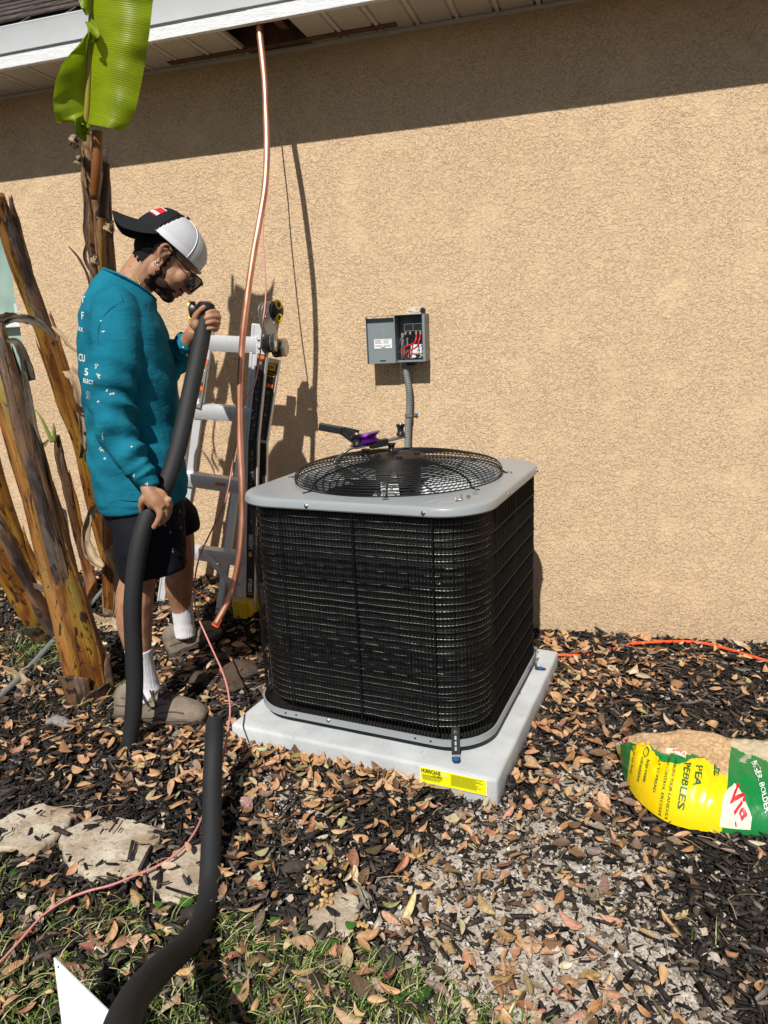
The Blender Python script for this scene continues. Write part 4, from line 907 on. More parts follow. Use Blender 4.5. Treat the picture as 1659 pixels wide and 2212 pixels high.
# ================================================================== STONES, PANEL
def stonem(seed):
    n_ = NM('pale_stepping_stone', (.5, .42, .32), .92, spec=.2); f = n_.noise(11, 6, n_.coord()); g = n_.noise(90, 5)
    c = n_.mix(n_.ramp(f, [(.35, 0.), (.65, 1.)]), (.34, .26, .18), (.56, .50, .40)); c = n_.mix(n_.ramp(g, [(.50, 0.), (.72, .7)]), c, (.22, .16, .11)); n_.col(c); n_.bump(g, .003); n_.bump(n_.noise(30, 4), .004); return n_.m
STM = stonem(0)
def stone(pts, h_, label):
    P = [gnd(*q) for q in pts]; c = sum(P, Vector())/len(P); bm = bmesh.new(); vs = []
    Q_ = []
    for i in range(len(P)):
        a, b = P[i], P[(i+1) % len(P)]
        for k in range(5): t_ = k/5; p_ = a*(1-t_)+b*t_; p_ += Vector((noise.noise(p_*20), noise.noise(p_*20+Vector((4, 4, 4))), 0))*.016; Q_.append(p_)
    n = len(Q_); V = []; Fc = []
    lv = [(1.0, -.03), (1.0, h_*.6), (.985, h_*.85), (.96, h_)]+[(s, h_) for s in (.85, .7, .5, .3, .12)]
    for s, z in lv:
        for p_ in Q_:
            r_ = c+(p_-c)*s; dz = (noise.noise(r_*22)*.005+noise.noise(r_*70)*.002) if s < 1 else 0
            V.append(Vector((r_.x+noise.noise(r_*50+Vector((0, 0, z*90)))*.003, r_.y, hgt(r_.x, r_.y)+z+dz)))
    V.append(Vector((c.x, c.y, float(hgt(c.x, c.y))+h_)))
    for l in range(len(lv)-1):
        Fc += [(l*n+i, l*n+(i+1) % n, (l+1)*n+(i+1) % n, (l+1)*n+i) for i in range(n)]
    Fc += [((len(lv)-1)*n+i, (len(lv)-1)*n+(i+1) % n, len(V)-1) for i in range(n)]
    o = autosmooth(mesh('stepping_stone', V, Fc, STM, None), 50); tag(o, label, 'stone', 'stepping stones edging the lawn'); return [(p_.x, p_.y) for p_ in Q_]
Z7 = lambda x, y: (x*.4883, 1566+y*.4883)
STP = [stone([Z7(*q) for q in ((-60, 440), (90, 400), (200, 372), (330, 400), (300, 470), (250, 520), (170, 575), (20, 575), (-60, 560))], .020, 'pale rough stepping stone at the left edge of the picture'),
       stone([Z7(*q) for q in ((268, 510), (330, 465), (430, 420), (600, 448), (735, 490), (690, 560), (650, 640), (560, 690), (410, 705), (300, 640))], .022, 'large pale stepping stone, second from the left, strewn with bark'),
       stone([Z7(*q) for q in ((670, 660), (760, 590), (890, 515), (985, 560), (975, 690), (870, 790), (750, 800), (690, 740))], .016, 'pale stepping stone partly behind the black tube, crossed by the pink wire'),
       stone([Z7(*q) for q in ((1370, 850), (1430, 775), (1540, 715), (1600, 760), (1580, 870), (1530, 950), (1420, 965), (1360, 930))], .010, 'half-buried stepping stone beside the spilled yellow pebbles')]
pt = [atd(117, 2068, 1.42), atd(246, 2194, 1.32), atd(300, 2330, 1.30), atd(150, 2330, 1.36)]
n1 = (pt[1]-pt[0]).cross(pt[3]-pt[0]).normalized()*.0015
o = mesh('white_metal_panel', [p_+n1 for p_ in pt]+[p_-n1 for p_ in pt], [(0, 1, 2, 3), (7, 6, 5, 4), (0, 4, 5, 1), (1, 5, 6, 2), (2, 6, 7, 3), (3, 7, 4, 0)], WHITE, None, False); tag(o, 'white sheet metal panel corner sticking up at the bottom left', 'metal panel')
ph_ = atd(128, 2088, 1.41); nn = n1.normalized(); nn = nn if nn.dot(CAM-ph_) > 0 else -nn
ph_ = ph_ - nn*((ph_-pt[0]).dot(nn)-.0017); MB().cyl(ph_, ph_+nn*.0003, .0022, 10).build('screw_hole', DARK, o)
# ================================================================== BANANA STEMS
def streak(name, stops, spots=.5, rough=.42, grey=.0, dark=(.018, .009, .006), fibre=.35):
    n_ = NM(name, (.4, .2, .03), rough, spec=.45)
    u = n_.n('Attribute', attribute_name='su').outputs['Fac']; v = n_.n('Attribute', attribute_name='sv').outputs['Fac']; sd = n_.n('Attribute', attribute_name='sd').outputs['Fac']
    def cv(a, b): return n_.n('CombineXYZ', {'X': n_.math('MULTIPLY', u, a), 'Y': n_.math('MULTIPLY', v, b), 'Z': sd}).outputs[0]
    broad = n_.noise(1., 4, cv(5., 1.1), .55, .5); fine = n_.noise(1., 4, cv(70., 1.6), .6, .2); fine2 = n_.noise(1., 3, cv(220., 4.), .6)
    c = n_.ramp(n_.math('ADD', n_.math('MULTIPLY', broad, .82), n_.math('MULTIPLY', fine, .18)), stops)
    c = n_.mix(n_.ramp(n_.noise(1., 4, cv(3., 2.), .6), [(.52, 0.), (.64, grey)]), c, (.20, .18, .16))
    edge = n_.noise(1., 5, cv(13., 4.2), .68, .8); bl = n_.ramp(edge, [(.60-.05*spots, 0.), (.635-.05*spots, .95)]); c = n_.mix(bl, c, dark)
    dots = n_.ramp(n_.noise(1., 2, cv(70., 55.), .5), [(.69-.04*spots, 0.), (.72-.04*spots, .9)]); c = n_.mix(dots, c, dark)
    c = n_.mix(n_.ramp(fine, [(.32, fibre), (.58, 0.)]), c, n_.mix(.75, c, dark)); c = n_.mix(n_.ramp(fine2, [(.35, fibre*.6), (.6, 0.)]), c, n_.mix(.6, c, dark)); n_.col(c)
    n_.bump(fine, .003); n_.bump(fine2, .0012); n_.bump(edge, .002); n_.rough(n_.ramp(broad, [(.3, rough-.08), (.7, rough+.2)])); return n_.m
STEMY = streak('yellow_banana_stem', spots=.6, rough=.34, stops=[(.32, (.07, .024, .008)), (.42, (.20, .075, .012)), (.50, (.31, .15, .018)), (.57, (.28, .17, .020)), (.64, (.18, .14, .020)), (.72, (.36, .21, .05))])
STEMO = streak('orange_brown_banana_stem', [(.30, (.04, .018, .008)), (.42, (.18, .06, .014)), (.52, (.32, .13, .022)), (.64, (.30, .16, .035)), (.75, (.12, .05, .02))], .5)
STEMB = streak('brown_dry_sheath', [(.34, (.015, .010, .009)), (.44, (.06, .035, .025)), (.52, (.20, .10, .045)), (.60, (.09, .05, .035)), (.70, (.025, .018, .016))], .6, .55, .45, fibre=.7)
STEMF = streak('dry_fibrous_sheath', [(.32, (.05, .022, .012)), (.44, (.26, .12, .05)), (.52, (.44, .28, .14)), (.60, (.18, .06, .04)), (.72, (.40, .30, .16))], .3, .6, .2)
DRYL = streak('dry_banana_leaf', [(.30, (.16, .10, .06)), (.46, (.40, .28, .16)), (.60, (.58, .44, .28)), (.75, (.28, .20, .13))], .2, .7, .15)
DRYD = streak('dark_dry_banana_leaf', [(.30, (.04, .03, .022)), (.5, (.14, .105, .075)), (.7, (.22, .17, .12))], .2, .7, .4)
GRNS = streak('green_shoot', [(.30, (.14, .18, .03)), (.5, (.18, .25, .04)), (.7, (.30, .32, .10))], .0, .4)
def setattr_uv(o, SU, SV, sd):
    for nm, dat in (('su', SU), ('sv', SV), ('sd', [sd]*len(SU))):
        a = o.data.attributes.new(nm, 'FLOAT', 'POINT'); a.data.foreach_set('value', np.array(dat, dtype=np.float32))
class Stem:
    def __init__(s, name, label, path, radii, mat, seg=36, n=10, group='banana stems by the wall', seed=0, flat=.9):
        s.P = spline(path, n); s.r = itp(radii, len(s.P)); s.seed = seed; s.flat = flat
        s.root = empty(name, (s.P[0].x, s.P[0].y, s.P[0].z), label, 'banana plant', group)
        s.body(mat, seg)
    def frame(s, i):
        P = s.P; t = (P[min(i+1, len(P)-1)]-P[max(i-1, 0)]).normalized(); a = Vector((.82, .56, 0)); a = (a-t*a.dot(t)).normalized(); return t, a, a.cross(t)   # a right, b toward the viewer
    def pt(s, f, ang, off=0.):             # f in 0..1 along, ang 0 = right, pi/2 = toward the viewer
        x = min(max(f, 0), 1)*(len(s.P)-1); i = min(int(x), len(s.P)-2); k = x-i; t, a, b = s.frame(i); b = -b if b.dot(CAM-s.P[i]) < 0 else b
        c = s.P[i]*(1-k)+s.P[i+1]*k; r_ = s.r[i]*(1-k)+s.r[i+1]*k
        r_ *= 1+.05*math.sin(3*ang+s.seed+f*2)+.03*math.sin(7*ang+f*5+s.seed*2)+.05*noise.noise(Vector((ang*1.5, f*9, s.seed)))
        return c+(a*math.cos(ang)+b*math.sin(ang)*s.flat)*(r_+off)
    def body(s, mat, seg):
        n = max(24, len(s.P)); V = []; SU = []; SV = []; Ltot = sum((s.P[i+1]-s.P[i]).length for i in range(len(s.P)-1)); s.L = Ltot
        for i in range(n+1):
            for k in range(seg+1): V.append(s.pt(i/n, 2*math.pi*k/seg)); SU.append(k/seg*.35*3); SV.append(i/n*Ltot*3)
        w1 = seg+1; Fc = [(i*w1+k, i*w1+k+1, (i+1)*w1+k+1, (i+1)*w1+k) for i in range(n) for k in range(seg)]+[tuple(n*w1+k for k in range(seg))]
        o = mesh('pseudostem', V, Fc, mat, s.root); setattr_uv(o, SU, SV, s.seed)
    def sheath(s, f0, f1, a0, a1, mat, off=.006, top=.35, flare=0., name='leaf_sheath', curl=0., m_=12, n=22):
        V = []; SU = []; SV = []; nn = noise.noise
        for lay in (0, 1):
            for i in range(n+1):
                t = i/n; f = f0+(f1-f0)*t; wdt = 1-(1-top)*t**2.2; mid = (a0+a1)/2+.22*nn(Vector((t*3, s.seed, a0))); wdt *= 1+.22*nn(Vector((t*5, a1, s.seed))); wdt *= (1 if t < .82 else max(.12, 1-((t-.82)/.18)**1.5*.8))
                for k in range(m_+1):
                    q = k/m_*2-1; ang = mid+(a1-a0)/2*wdt*q; hug = 1-.75*abs(q)**3
                    fj = f+(.05*nn(Vector((q*3, a0, 9)))+.03*nn(Vector((q*9, a0, 4)))-.05*q*q*(1-top))*max(0, t-.6)*2.5*(f1-f0)
                    wob = nn(Vector((f*11, ang*2, s.seed*3+a1)))*.006; o_ = off*hug*(min(1., t*3.5+.05) if f0 > .08 else 1.)-(.004*max(0, 1-t*6) if f0 > .08 else 0)+wob*t+flare*t**3+curl*abs(q)**3*t+.004*nn(Vector((ang*4, f*14, s.seed+3)))-(.003 if lay else 0)
                    V.append(s.pt(fj, ang, o_)); SU.append(ang*.17); SV.append(f*s.L*3)
        w1 = m_+1; N1 = (n+1)*w1
        Fc = [(i*w1+k, i*w1+k+1, (i+1)*w1+k+1, (i+1)*w1+k) for i in range(n) for k in range(m_)]; F2 = [tuple(N1+j for j in f)[::-1] for f in Fc]
        E_ = [(n*w1+k, n*w1+k+1, N1+n*w1+k+1, N1+n*w1+k) for k in range(m_)]+[(i*w1, (i+1)*w1, N1+(i+1)*w1, N1+i*w1)for i in range(n)]+[((i+1)*w1+m_, i*w1+m_, N1+i*w1+m_, N1+(i+1)*w1+m_) for i in range(n)]
        o = mesh(name, V, Fc+F2+E_, mat, s.root); setattr_uv(o, SU, SV, s.seed+a0*3+f0*7); return o
def ribbon(path, widths, mat, name, parent, seed=0, twist=0., fold=.25, face=None, n=8):
    P = spline(path, n); W = itp(widths, len(P)); V = []; SU = []; SV = []; L_ = 0; m_ = 6
    for i, p in enumerate(P):
        if i: L_ += (p-P[i-1]).length
        t = (P[min(i+1, len(P)-1)]-P[max(i-1, 0)]).normalized(); vw = (CAM-p).normalized(); a = t.cross(vw).normalized(); b = a.cross(t)
        q = twist*i/len(P)+.5*noise.noise(Vector((i*.15, seed, 0)))
        a2 = a*math.cos(q)+b*math.sin(q); b2 = b*math.cos(q)-a*math.sin(q)
        for k in range(m_+1):
            s = k/m_*2-1; jag = 1+.25*noise.noise(Vector((i*.5, s*3, seed)))
            V.append(p+a2*s*W[i]*jag+b2*W[i]*(fold*abs(s)*2-fold+.22*noise.noise(Vector((s*2.5, i*.3, seed))))); SU.append(s*.2); SV.append(L_*3)
    w1 = m_+1; o = mesh(name, V, [(i*w1+k, i*w1+k+1, (i+1)*w1+k+1, (i+1)*w1+k) for i in range(len(P)-1) for k in range(m_)], mat, parent)
    setattr_uv(o, SU, SV, seed); md = o.modifiers.new('s', 'SOLIDIFY'); md.thickness = .0012; return o
def S(px, Y_): return at(px[0], px[1], Y_)
# the big leaning stem in front
g1 = gnd(196, 1505); st1 = Stem('banana_stem', 'thickest yellow banana stem leaning left, nearest the camera, dark sheath up its side', [g1-Vector((0, 0, .03)), S((178, 1430), g1.y+.01), S((148, 1320), g1.y+.03), S((121, 1229), g1.y+.05), S((77, 1063), g1.y+.07), S((46, 950), g1.y+.09), S((18, 850), g1.y+.11), S((-2, 770), g1.y+.13), S((-12, 690), g1.y+.15)],
          [.074, .074, .066, .060, .050, .054, .058, .050, .030], STEMY, seed=1)
st1.sheath(.38, .95, .0, 1.5, STEMB, .007, .4, .004); st1.sheath(.30, .86, .7, 1.7, STEMB, .010, .12, .006); st1.sheath(.02, .90, -1.3, -.1, STEMB, .008, .4, .004); st1.sheath(.0, .5, -.5, .55, STEMO, .005, .2, .002); st1.sheath(.0, .62, -1.3, .1, STEMO, .012, .5, .004); st1.sheath(.02, .97, 1.9, 3.6, STEMO, .003, .6)
st1.sheath(-.0, .115, 1.3, 3.3, STEMB, .012, .8, .022, 'stump_sheath'); st1.sheath(.0, .13, -.7, .6, STEMB, .016, .5, .010, 'stump_sheath'); st1.sheath(.0, .065, .2, 1.5, STEMB, .018, .8, .02, 'stump_sheath')
st1.sheath(.5, .99, .2, 1.7, STEMB, .012, .3, .008)
ribbon([S((8, 700), -.86), S((28, 690), -.88), S((62, 690), -.86), S((95, 706), -.84), S((125, 740), -.82)], [.008, .010, .018, .012, .003], DRYD, 'dead_leaf_strip', st1.root, 2)
ribbon([S((14, 735), -.88), S((38, 742), -.88), S((58, 790), -.86), S((68, 822), -.85)], [.006, .014, .018, .016], DRYD, 'dead_leaf_strip', st1.root, 3, .3)
ribbon([S((-5, 690), -.86), S((20, 684), -.86), S((48, 688), -.86)], [.012, .016, .010], STEMB, 'dead_leaf_strip', st1.root, 5)
ribbon([S((46, 770), -.87), S((60, 850), -.87), S((78, 960), -.87), S((88, 1040), -.89)], [.006, .012, .016, .010], DRYD, 'dead_leaf_strip', st1.root, 4, .2)
# second stem leaning behind
st2 = Stem('banana_stem', 'tall yellow banana stem leaning in from the left edge above the man\'s back', [gnd(268, 1310), S((238, 1200), -.26), S((208, 1090), -.30), S((182, 970), -.34), S((143, 855), -.38), S((104, 735), -.42), S((70, 645), -.46), S((40, 565), -.50), S((12, 480), -.54), S((-8, 420), -.58)],
          [.036, .036, .034, .034, .040, .038, .037, .036, .034, .028], STEMO, seed=4)
st2.sheath(.15, .80, 1.2, 2.9, STEMY, .004, .4); st2.sheath(.1, .62, -.6, .9, STEMO, .010, .3, .006); st2.sheath(.05, .55, 2.2, 3.8, STEMO, .008, .35); st2.sheath(.55, .97, .2, 1.9, STEMB, .012, .3, .012); st2.sheath(.70, .99, -.4, .9, STEMB, .014, .3, .018)
ribbon([S((112, 705), -.45), S((130, 720), -.46), S((148, 745), -.46), S((170, 762), -.45)], [.004, .010, .008, .005], DRYL, 'dead_leaf_strip', st2.root, 7)
ribbon([S((148, 798), -.50), S((168, 830), -.52), S((176, 900), -.53), S((180, 960), -.53), S((174, 990), -.53)], [.026, .024, .014, .010, .007], DRYL, 'dead_leaf_strip', st2.root, 8, .2, .35)
# third: the upright stem that carries the green leaf
g3 = gnd(238, 1322); st3 = Stem('banana_stem', 'upright fibrous banana stem carrying the one broad green leaf', [g3, S((238, 1230), g3.y-.02), S((238, 1120), g3.y-.05), S((236, 950), g3.y-.10), S((230, 780), g3.y-.16), S((222, 620), g3.y-.21), S((212, 500), g3.y-.26), S((206, 400), g3.y-.30), S((198, 330), g3.y-.33), S((190, 285), g3.y-.35)],
          [.036, .036, .037, .038, .040, .042, .042, .040, .034, .022], STEMF, seed=7)
Y3 = g3.y-.38
st3.sheath(.02, .60, .9, 2.4, STEMO, .004, .5); st3.sheath(.4, .90, -.5, .8, STEMB, .010, .5, .006); st3.sheath(.55, .98, .8, 1.9, STEMF, .010, .45, .004); st3.sheath(.45, .88, 1.9, 3.0, STEMF, .010, .4, .006); st3.sheath(.5, .99, 1.1, 1.6, STEMO, .014, .5); st3.sheath(.3, .8, .3, 1.0, STEMF, .010, .3)
MB().tube(spline([S((204, 430), Y3), S((209, 360), Y3-.02), S((210, 283), Y3-.02)], 5), itp([.016, .018, .017], 11), 12).build('cut_stalk', STEMO, st3.root, True)
MB().tube(spline([S((222, 470), Y3+.05), S((227, 400), Y3+.04), S((229, 352), Y3+.04)], 5), itp([.016, .017, .012], 11), 12).build('cut_stalk', STEMB, st3.root, True)
for i, (x_, y_, w_, h_) in enumerate(((158, 300, 12, 14), (234, 492, 12, 16), (168, 345, 8, 6), (205, 560, 8, 14))):
    rr = random.Random(i); mb = MB()
    for k in range(12):
        a = S((x_+rr.uniform(-w_, w_)*.3, y_+rr.uniform(-h_, h_)*.3), Y3-.03); b = S((x_+rr.uniform(-w_, w_), y_+rr.uniform(-h_, h_)), Y3-.03+rr.uniform(-.02, .02)); c = S((x_+rr.uniform(-w_, w_)*1.3, y_+rr.uniform(-h_, h_*1.6)), Y3-.03)
        mb.tube(spline([a, b, c], 3), .0012+.001*rr.random(), 4)
    mb.build('dry_fibre_tuft', STEMB, st3.root, True)
    ribbon([S((x_-w_*.6, y_-h_*.4), Y3-.03), S((x_, y_), Y3-.045), S((x_+w_*.7, y_+h_*.5), Y3-.03)], [.006, .018, .010], DRYL, 'dead_leaf_strip', st3.root, 20+i, 1.)
for pp, ww in (([(148, 532), (170, 558), (190, 598), (196, 640)], .004), ([(178, 390), (186, 430), (184, 500), (196, 560)], .007), ([(188, 520), (184, 560), (205, 600)], .006)): ribbon([S(q, Y3-.02) for q in pp], [ww*.3, ww, ww, ww*.5], STEMB, 'dead_leaf_strip', st3.root, ww*1000)
ribbon([S((215, 1085), -.40), S((196, 1110), -.46), S((184, 1160), -.48), S((198, 1205), -.50), S((222, 1225), -.50)], [.006, .018, .020, .030, .016], DRYL, 'dead_leaf_strip', st3.root, 31, .8, .3)
ribbon([S((232, 1185), -.46), S((246, 1205), -.47), S((252, 1250), -.47), S((248, 1310), -.47), S((240, 1345), -.47)], [.022, .026, .012, .007, .005], DRYL, 'dead_leaf_strip', st3.root, 33, .2, .35)
# the green leaf
def leafm():
    n_ = NM('fresh_banana_leaf', (.14, .27, .012), .38, spec=.35); v = n_.n('Attribute', attribute_name='sv').outputs['Fac']; u = n_.n('Attribute', attribute_name='su').outputs['Fac']
    vec = n_.n('CombineXYZ', {'X': n_.math('MULTIPLY', u, .8), 'Y': n_.math('MULTIPLY', v, 170.)}).outputs[0]; a = n_.noise(1., 3, vec, .6)
    vec2 = n_.n('CombineXYZ', {'X': n_.math('MULTIPLY', u, 9.), 'Y': n_.math('MULTIPLY', v, 6.)}).outputs[0]
    c = n_.mix(n_.ramp(a, [(.35, 0.), (.65, 1.)]), (.25, .35, .006), (.34, .45, .014)); c = n_.mix(n_.ramp(n_.noise(1., 3, vec2), [(.45, 0.), (.7, .5)]), c, (.14, .22, .004)); n_.col(c)
    wv_ = n_.n('TexWave', {'Vector': n_.n('CombineXYZ', {'X': n_.math('MULTIPLY', u, .0), 'Y': v}).outputs[0], 'Scale': 26.}, bands_direction='Y').outputs[1]; n_.bump(wv_, .0005); n_.bump(a, .0006)
    tr = n_.n('BsdfTranslucent', {'Color': c}); mx = n_.n('MixShader', {'Fac': .48}); out = n_.t.nodes['Material Output']
    n_.t.links.new(n_.b.outputs[0], mx.inputs[1]); n_.t.links.new(tr.outputs[0], mx.inputs[2]); n_.t.links.new(mx.outputs[0], out.inputs[0]); return n_.m
LEAFM = leafm(); YL = Y3-.06
lf = empty_child('green_leaf', S((190, 270), YL), st3.root)
def lobe(side, rows, name):
    V = []; SU = []; SV = []; K = 22
    ys = [r_[0] for r_ in rows]; yy = np.linspace(ys[0], ys[-1], 90)
    for y_ in yy:
        xm = np.interp(y_, [-60, 100, 270], [204, 194, 186]); xo = np.interp(y_, ys, [r_[1] for r_ in rows]); dy = np.interp(y_, ys, [r_[2] for r_ in rows]); Yo = np.interp(y_, ys, [r_[3] for r_ in rows])
        for k in range(K+1):
            s = k/K; x_ = xm+(xo-xm)*s; Y_ = YL-.035*math.sin(s*math.pi*.9)*(1 if side > 0 else .8)+Yo*s*s+.005*math.sin(y_*.035+s*3)*s+.002*math.sin(y_*.11+side)*s
            V.append(at(x_, y_+dy*s**1.5, Y_)); SU.append(s*.25); SV.append((y_+(-9)*s)*.0026)
    w1 = K+1; o = mesh(name, V, [(i*w1+k, i*w1+k+1, (i+1)*w1+k+1, (i+1)*w1+k) for i in range(89) for k in range(K)], LEAFM, lf); setattr_uv(o, SU, SV, side); return o
lobe(1, [(-60, 342, 0, .05), (0, 330, 5, .04), (60, 323, 10, .03), (120, 314, 14, .03), (170, 304, 18, .02), (215, 293, 22, .02), (245, 280, 24, .02), (268, 262, 16, .01)], 'blade')
lobe(-1, [(62, 188, 10, -.01), (80, 170, 16, -.03), (95, 154, 18, -.07), (115, 134, 24, -.09), (150, 120, 24, -.09), (190, 114, 24, -.07), (222, 117, 22, -.05), (240, 122, 26, -.03), (256, 150, 8, -.02), (268, 176, 4, 0.)], 'blade')
lobe(-1, [(-60, 170, 0, -.03), (-10, 166, 0, -.03), (14, 176, 4, -.04), (30, 186, 4, -.02)], 'blade')
ribbon([S((192, 45), YL-.03), S((203, 66), YL-.06), S((207, 84), YL-.07), S((198, 92), YL-.05)], [.012, .016, .012, .004], LEAFM, 'torn_blade', lf, 41, 1.2)
ribbon([S((186, 262), YL-.02), S((178, 268), YL-.03), S((176, 285), YL-.02), S((184, 305), YL+.0)], [.020, .024, .018, .006], LEAFM, 'torn_blade', lf, 43, .4)
RIB = NM('leaf_midrib', (.30, .24, .035), .4).m
MB().tube(spline([S((186, 290), YL+.01), S((189, 230), YL-.005), S((193, 120), YL-.005), S((198, 20), YL), S((206, -60), YL+.02)], 8), itp([.011, .010, .009, .008, .007], 33), 10).build('midrib', RIB, lf, True)
# stems at the lower left
st4 = Stem('banana_stem', 'yellow banana stem at the left edge behind the thick one, slanting to the wall', [gnd(112, 1310), S((78, 1250), -.30), S((36, 1160), -.34), S((2, 1062), -.38), S((-30, 950), -.42)], [.036, .036, .036, .036, .036], STEMY, seed=11)
st4.sheath(.0, .55, -.5, 1.2, STEMO, .008, .3, .006); st4.sheath(.1, .95, 1.6, 3.2, STEMO, .004, .6)
st5 = Stem('banana_stem', 'dark-sheathed banana stem lowest at the left edge, slanting over the grass tuft', [gnd(108, 1378), S((72, 1325), -.62), S((36, 1262), -.64), S((0, 1190), -.66), S((-50, 1100), -.68)], [.052, .056, .060, .062, .062], STEMY, seed=13)
st5.sheath(.0, .98, -.7, 1.15, STEMB, .010, .8, .004); st5.sheath(.0, .22, 1.2, 3.0, STEMB, .010, .6, .02, 'stump_sheath')
ribbon([S((70, 1262), -.62), S((96, 1272), -.62), S((120, 1268), -.62)], [.006, .016, .005], DRYD, 'dead_leaf_strip', st5.root, 51)
st6 = Stem('banana_stem', 'slim young banana stem with a green shoot at its broken top', [gnd(200, 1300), S((192, 1240), -.22), S((170, 1150), -.24), S((148, 1060), -.27), S((130, 985), -.29), S((122, 940), -.30)], [.026, .025, .023, .021, .018, .014], STEMO, seed=17)
st6.sheath(.05, .7, -.4, 1.0, STEMO, .006, .3, .004); st6.sheath(.5, 1., .3, 2.2, STEMB, .006, .4, .012); st6.sheath(.2, .9, 1.8, 3.3, STEMB, .004, .5)
MB().tube(spline([S((113, 955), -.32), S((104, 935), -.32), S((90, 905), -.32), S((76, 885), -.32)], 6), itp([.009, .008, .006, .003], 19), 8).build('green_shoot', GRNS, st6.root, True)
MB().tube(spline([S((118, 955), -.33), S((117, 930), -.33), S((115, 912), -.33)], 6), itp([.009, .008, .002], 13), 8).build('green_shoot', GRNS, st6.root, True)
ribbon([S((105, 950), -.32), S((96, 960), -.32), S((82, 968), -.32)], [.004, .010, .003], DRYL, 'dead_leaf_strip', st6.root, 61)
st7 = Stem('banana_stem', 'dark stem sliver squeezed between the thick stem and the slim young one', [gnd(178, 1345), S((160, 1250), -.42), S((132, 1130), -.45), S((110, 1040), -.48)], [.026, .026, .024, .010], STEMB, seed=23)
for i, (pp, ww, lab) in enumerate((([(190, 1325), (215, 1345), (242, 1352), (262, 1358)], [.01, .03, .035, .008], 'big pale dry leaf sheath on the mulch by the grey pipe'), ([(-10, 1440), (20, 1455), (52, 1478), (66, 1500)], [.01, .022, .026, .02], 'pale dry leaf sheath at the left edge under the grey pipe'), ([(340, 1322), (365, 1320), (392, 1300), (410, 1285)], [.006, .016, .018, .005], 'pale dry leaf curled beside the far white sock'), ([(500, 1320), (470, 1290), (446, 1262), (434, 1220)], [.005, .014, .014, .004], 'brown dry leaf leaning behind the man\'s far leg'))):
    P = [gnd(*q, .02) for q in pp]; o = ribbon(P, ww, DRYL, 'dry_leaf_sheath', None, 70+i, .3, .3); tag(o, lab, 'dry leaf')
# ================================================================== LITTER
def px_of(x, y, z):
    d = np.stack([x-CAM.x, y-CAM.y, z-CAM.z], -1); f_ = d@np.array(fw); return 829.5+F_PX*(d@np.array(cr))/f_, 1106-F_PX*(d@np.array(cu))/f_, f_
def inview(x, y, m_=90): a, b, f_ = px_of(x, y, gz(x, y)); return (a > -m_) & (a < 1659+m_) & (b < 2212+m_+60) & (f_ > 0), a, b, f_
def blocked(x, y):
    q = np.stack([x-PX, y-PY], -1); a = q@np.array(e1[:2]); b = q@np.array(e2[:2]); r_ = (np.abs(a) < PH+.004) & (np.abs(b) < PH+.004)
    q1_ = (np.abs(a) < PH) & (np.abs(b) < PH); return r_ | q1_
from math import pi
def instpoly(pts, x, y):
    ins = np.zeros(x.shape, bool); n = len(pts)
    for i in range(n):
        (x1, y1), (x2, y2) = pts[i], pts[(i+1) % n]; c = ((y1 > y) != (y2 > y)) & (x < (x2-x1)*(y-y1)/(y2-y1+1e-12)+x1); ins ^= c
    return ins
def onstone(x, y):
    r_ = np.zeros(x.shape, bool)
    for p_ in STP: r_ |= instpoly(p_, x, y)
    return r_
def scatter(n, seed): g = np.random.default_rng(seed); x = g.uniform(-3.6, 1.25, n); y = g.uniform(-2.45, -.015, n); v_, a, b, f_ = inview(x, y); k = v_ & ~blocked(x, y); return x[k], y[k], a[k], b[k], g
def merge(name, base_V, base_F, R_, T_, mat, kind='stuff', label=None, cat=None, smooth=False):
    """base_V: (m,k,3) per-instance vertices already scaled; R_: (m,3,3); T_: (m,3)"""
    W = np.einsum('mij,mkj->mki', R_, base_V)+T_[:, None, :]; m_, k = W.shape[:2]
    Q = (np.arange(m_)[:, None, None]*k+base_F[None]).reshape(-1, base_F.shape[1]); me = bpy.data.meshes.new(name); np_mesh(me, W.reshape(-1, 3), Q); me.materials.append(mat)
    if smooth: me.polygons.foreach_set('use_smooth', [True]*len(me.polygons))
    o = bpy.data.objects.new(name, me); link(o); tag(o, label, cat, kind=kind); return o
def rots(yaw, tilt, roll):
    cy, sy, ct, st_, cr_, sr = np.cos(yaw), np.sin(yaw), np.cos(tilt), np.sin(tilt), np.cos(roll), np.sin(roll); O, I = np.zeros_like(yaw), np.ones_like(yaw)
    A = np.stack([cy, -sy, O, sy, cy, O, O, O, I], -1).reshape(-1, 3, 3); B_ = np.stack([ct, O, st_, O, I, O, -st_, O, ct], -1).reshape(-1, 3, 3); C_ = np.stack([I, O, O, O, cr_, -sr, O, sr, cr_], -1).reshape(-1, 3, 3); return A@B_@C_
def island(name, stops, rough=.8, bump=.0006, objr=False, bs=160):
    n_ = NM(name, (.1, .1, .1), rough, spec=.3); f = n_.n('NewGeometry').outputs['Random Per Island']
    if objr: f = n_.n('ObjectInfo').outputs['Random']
    c = n_.ramp(f, stops); g = n_.noise(bs, 4); c = n_.mix(n_.ramp(g, [(.3, .55), (.7, 0.)]), c, n_.mix(.6, c, (.01, .008, .006))); n_.col(c); n_.bump(g, bump) if bump else None; return n_.m
CHIP = island('black_bark_mulch', [(0., (.007, .006, .006)), (.5, (.026, .021, .018)), (.8, (.055, .043, .036)), (.92, (.11, .09, .075)), (1., (.26, .22, .19))], .7, .002)
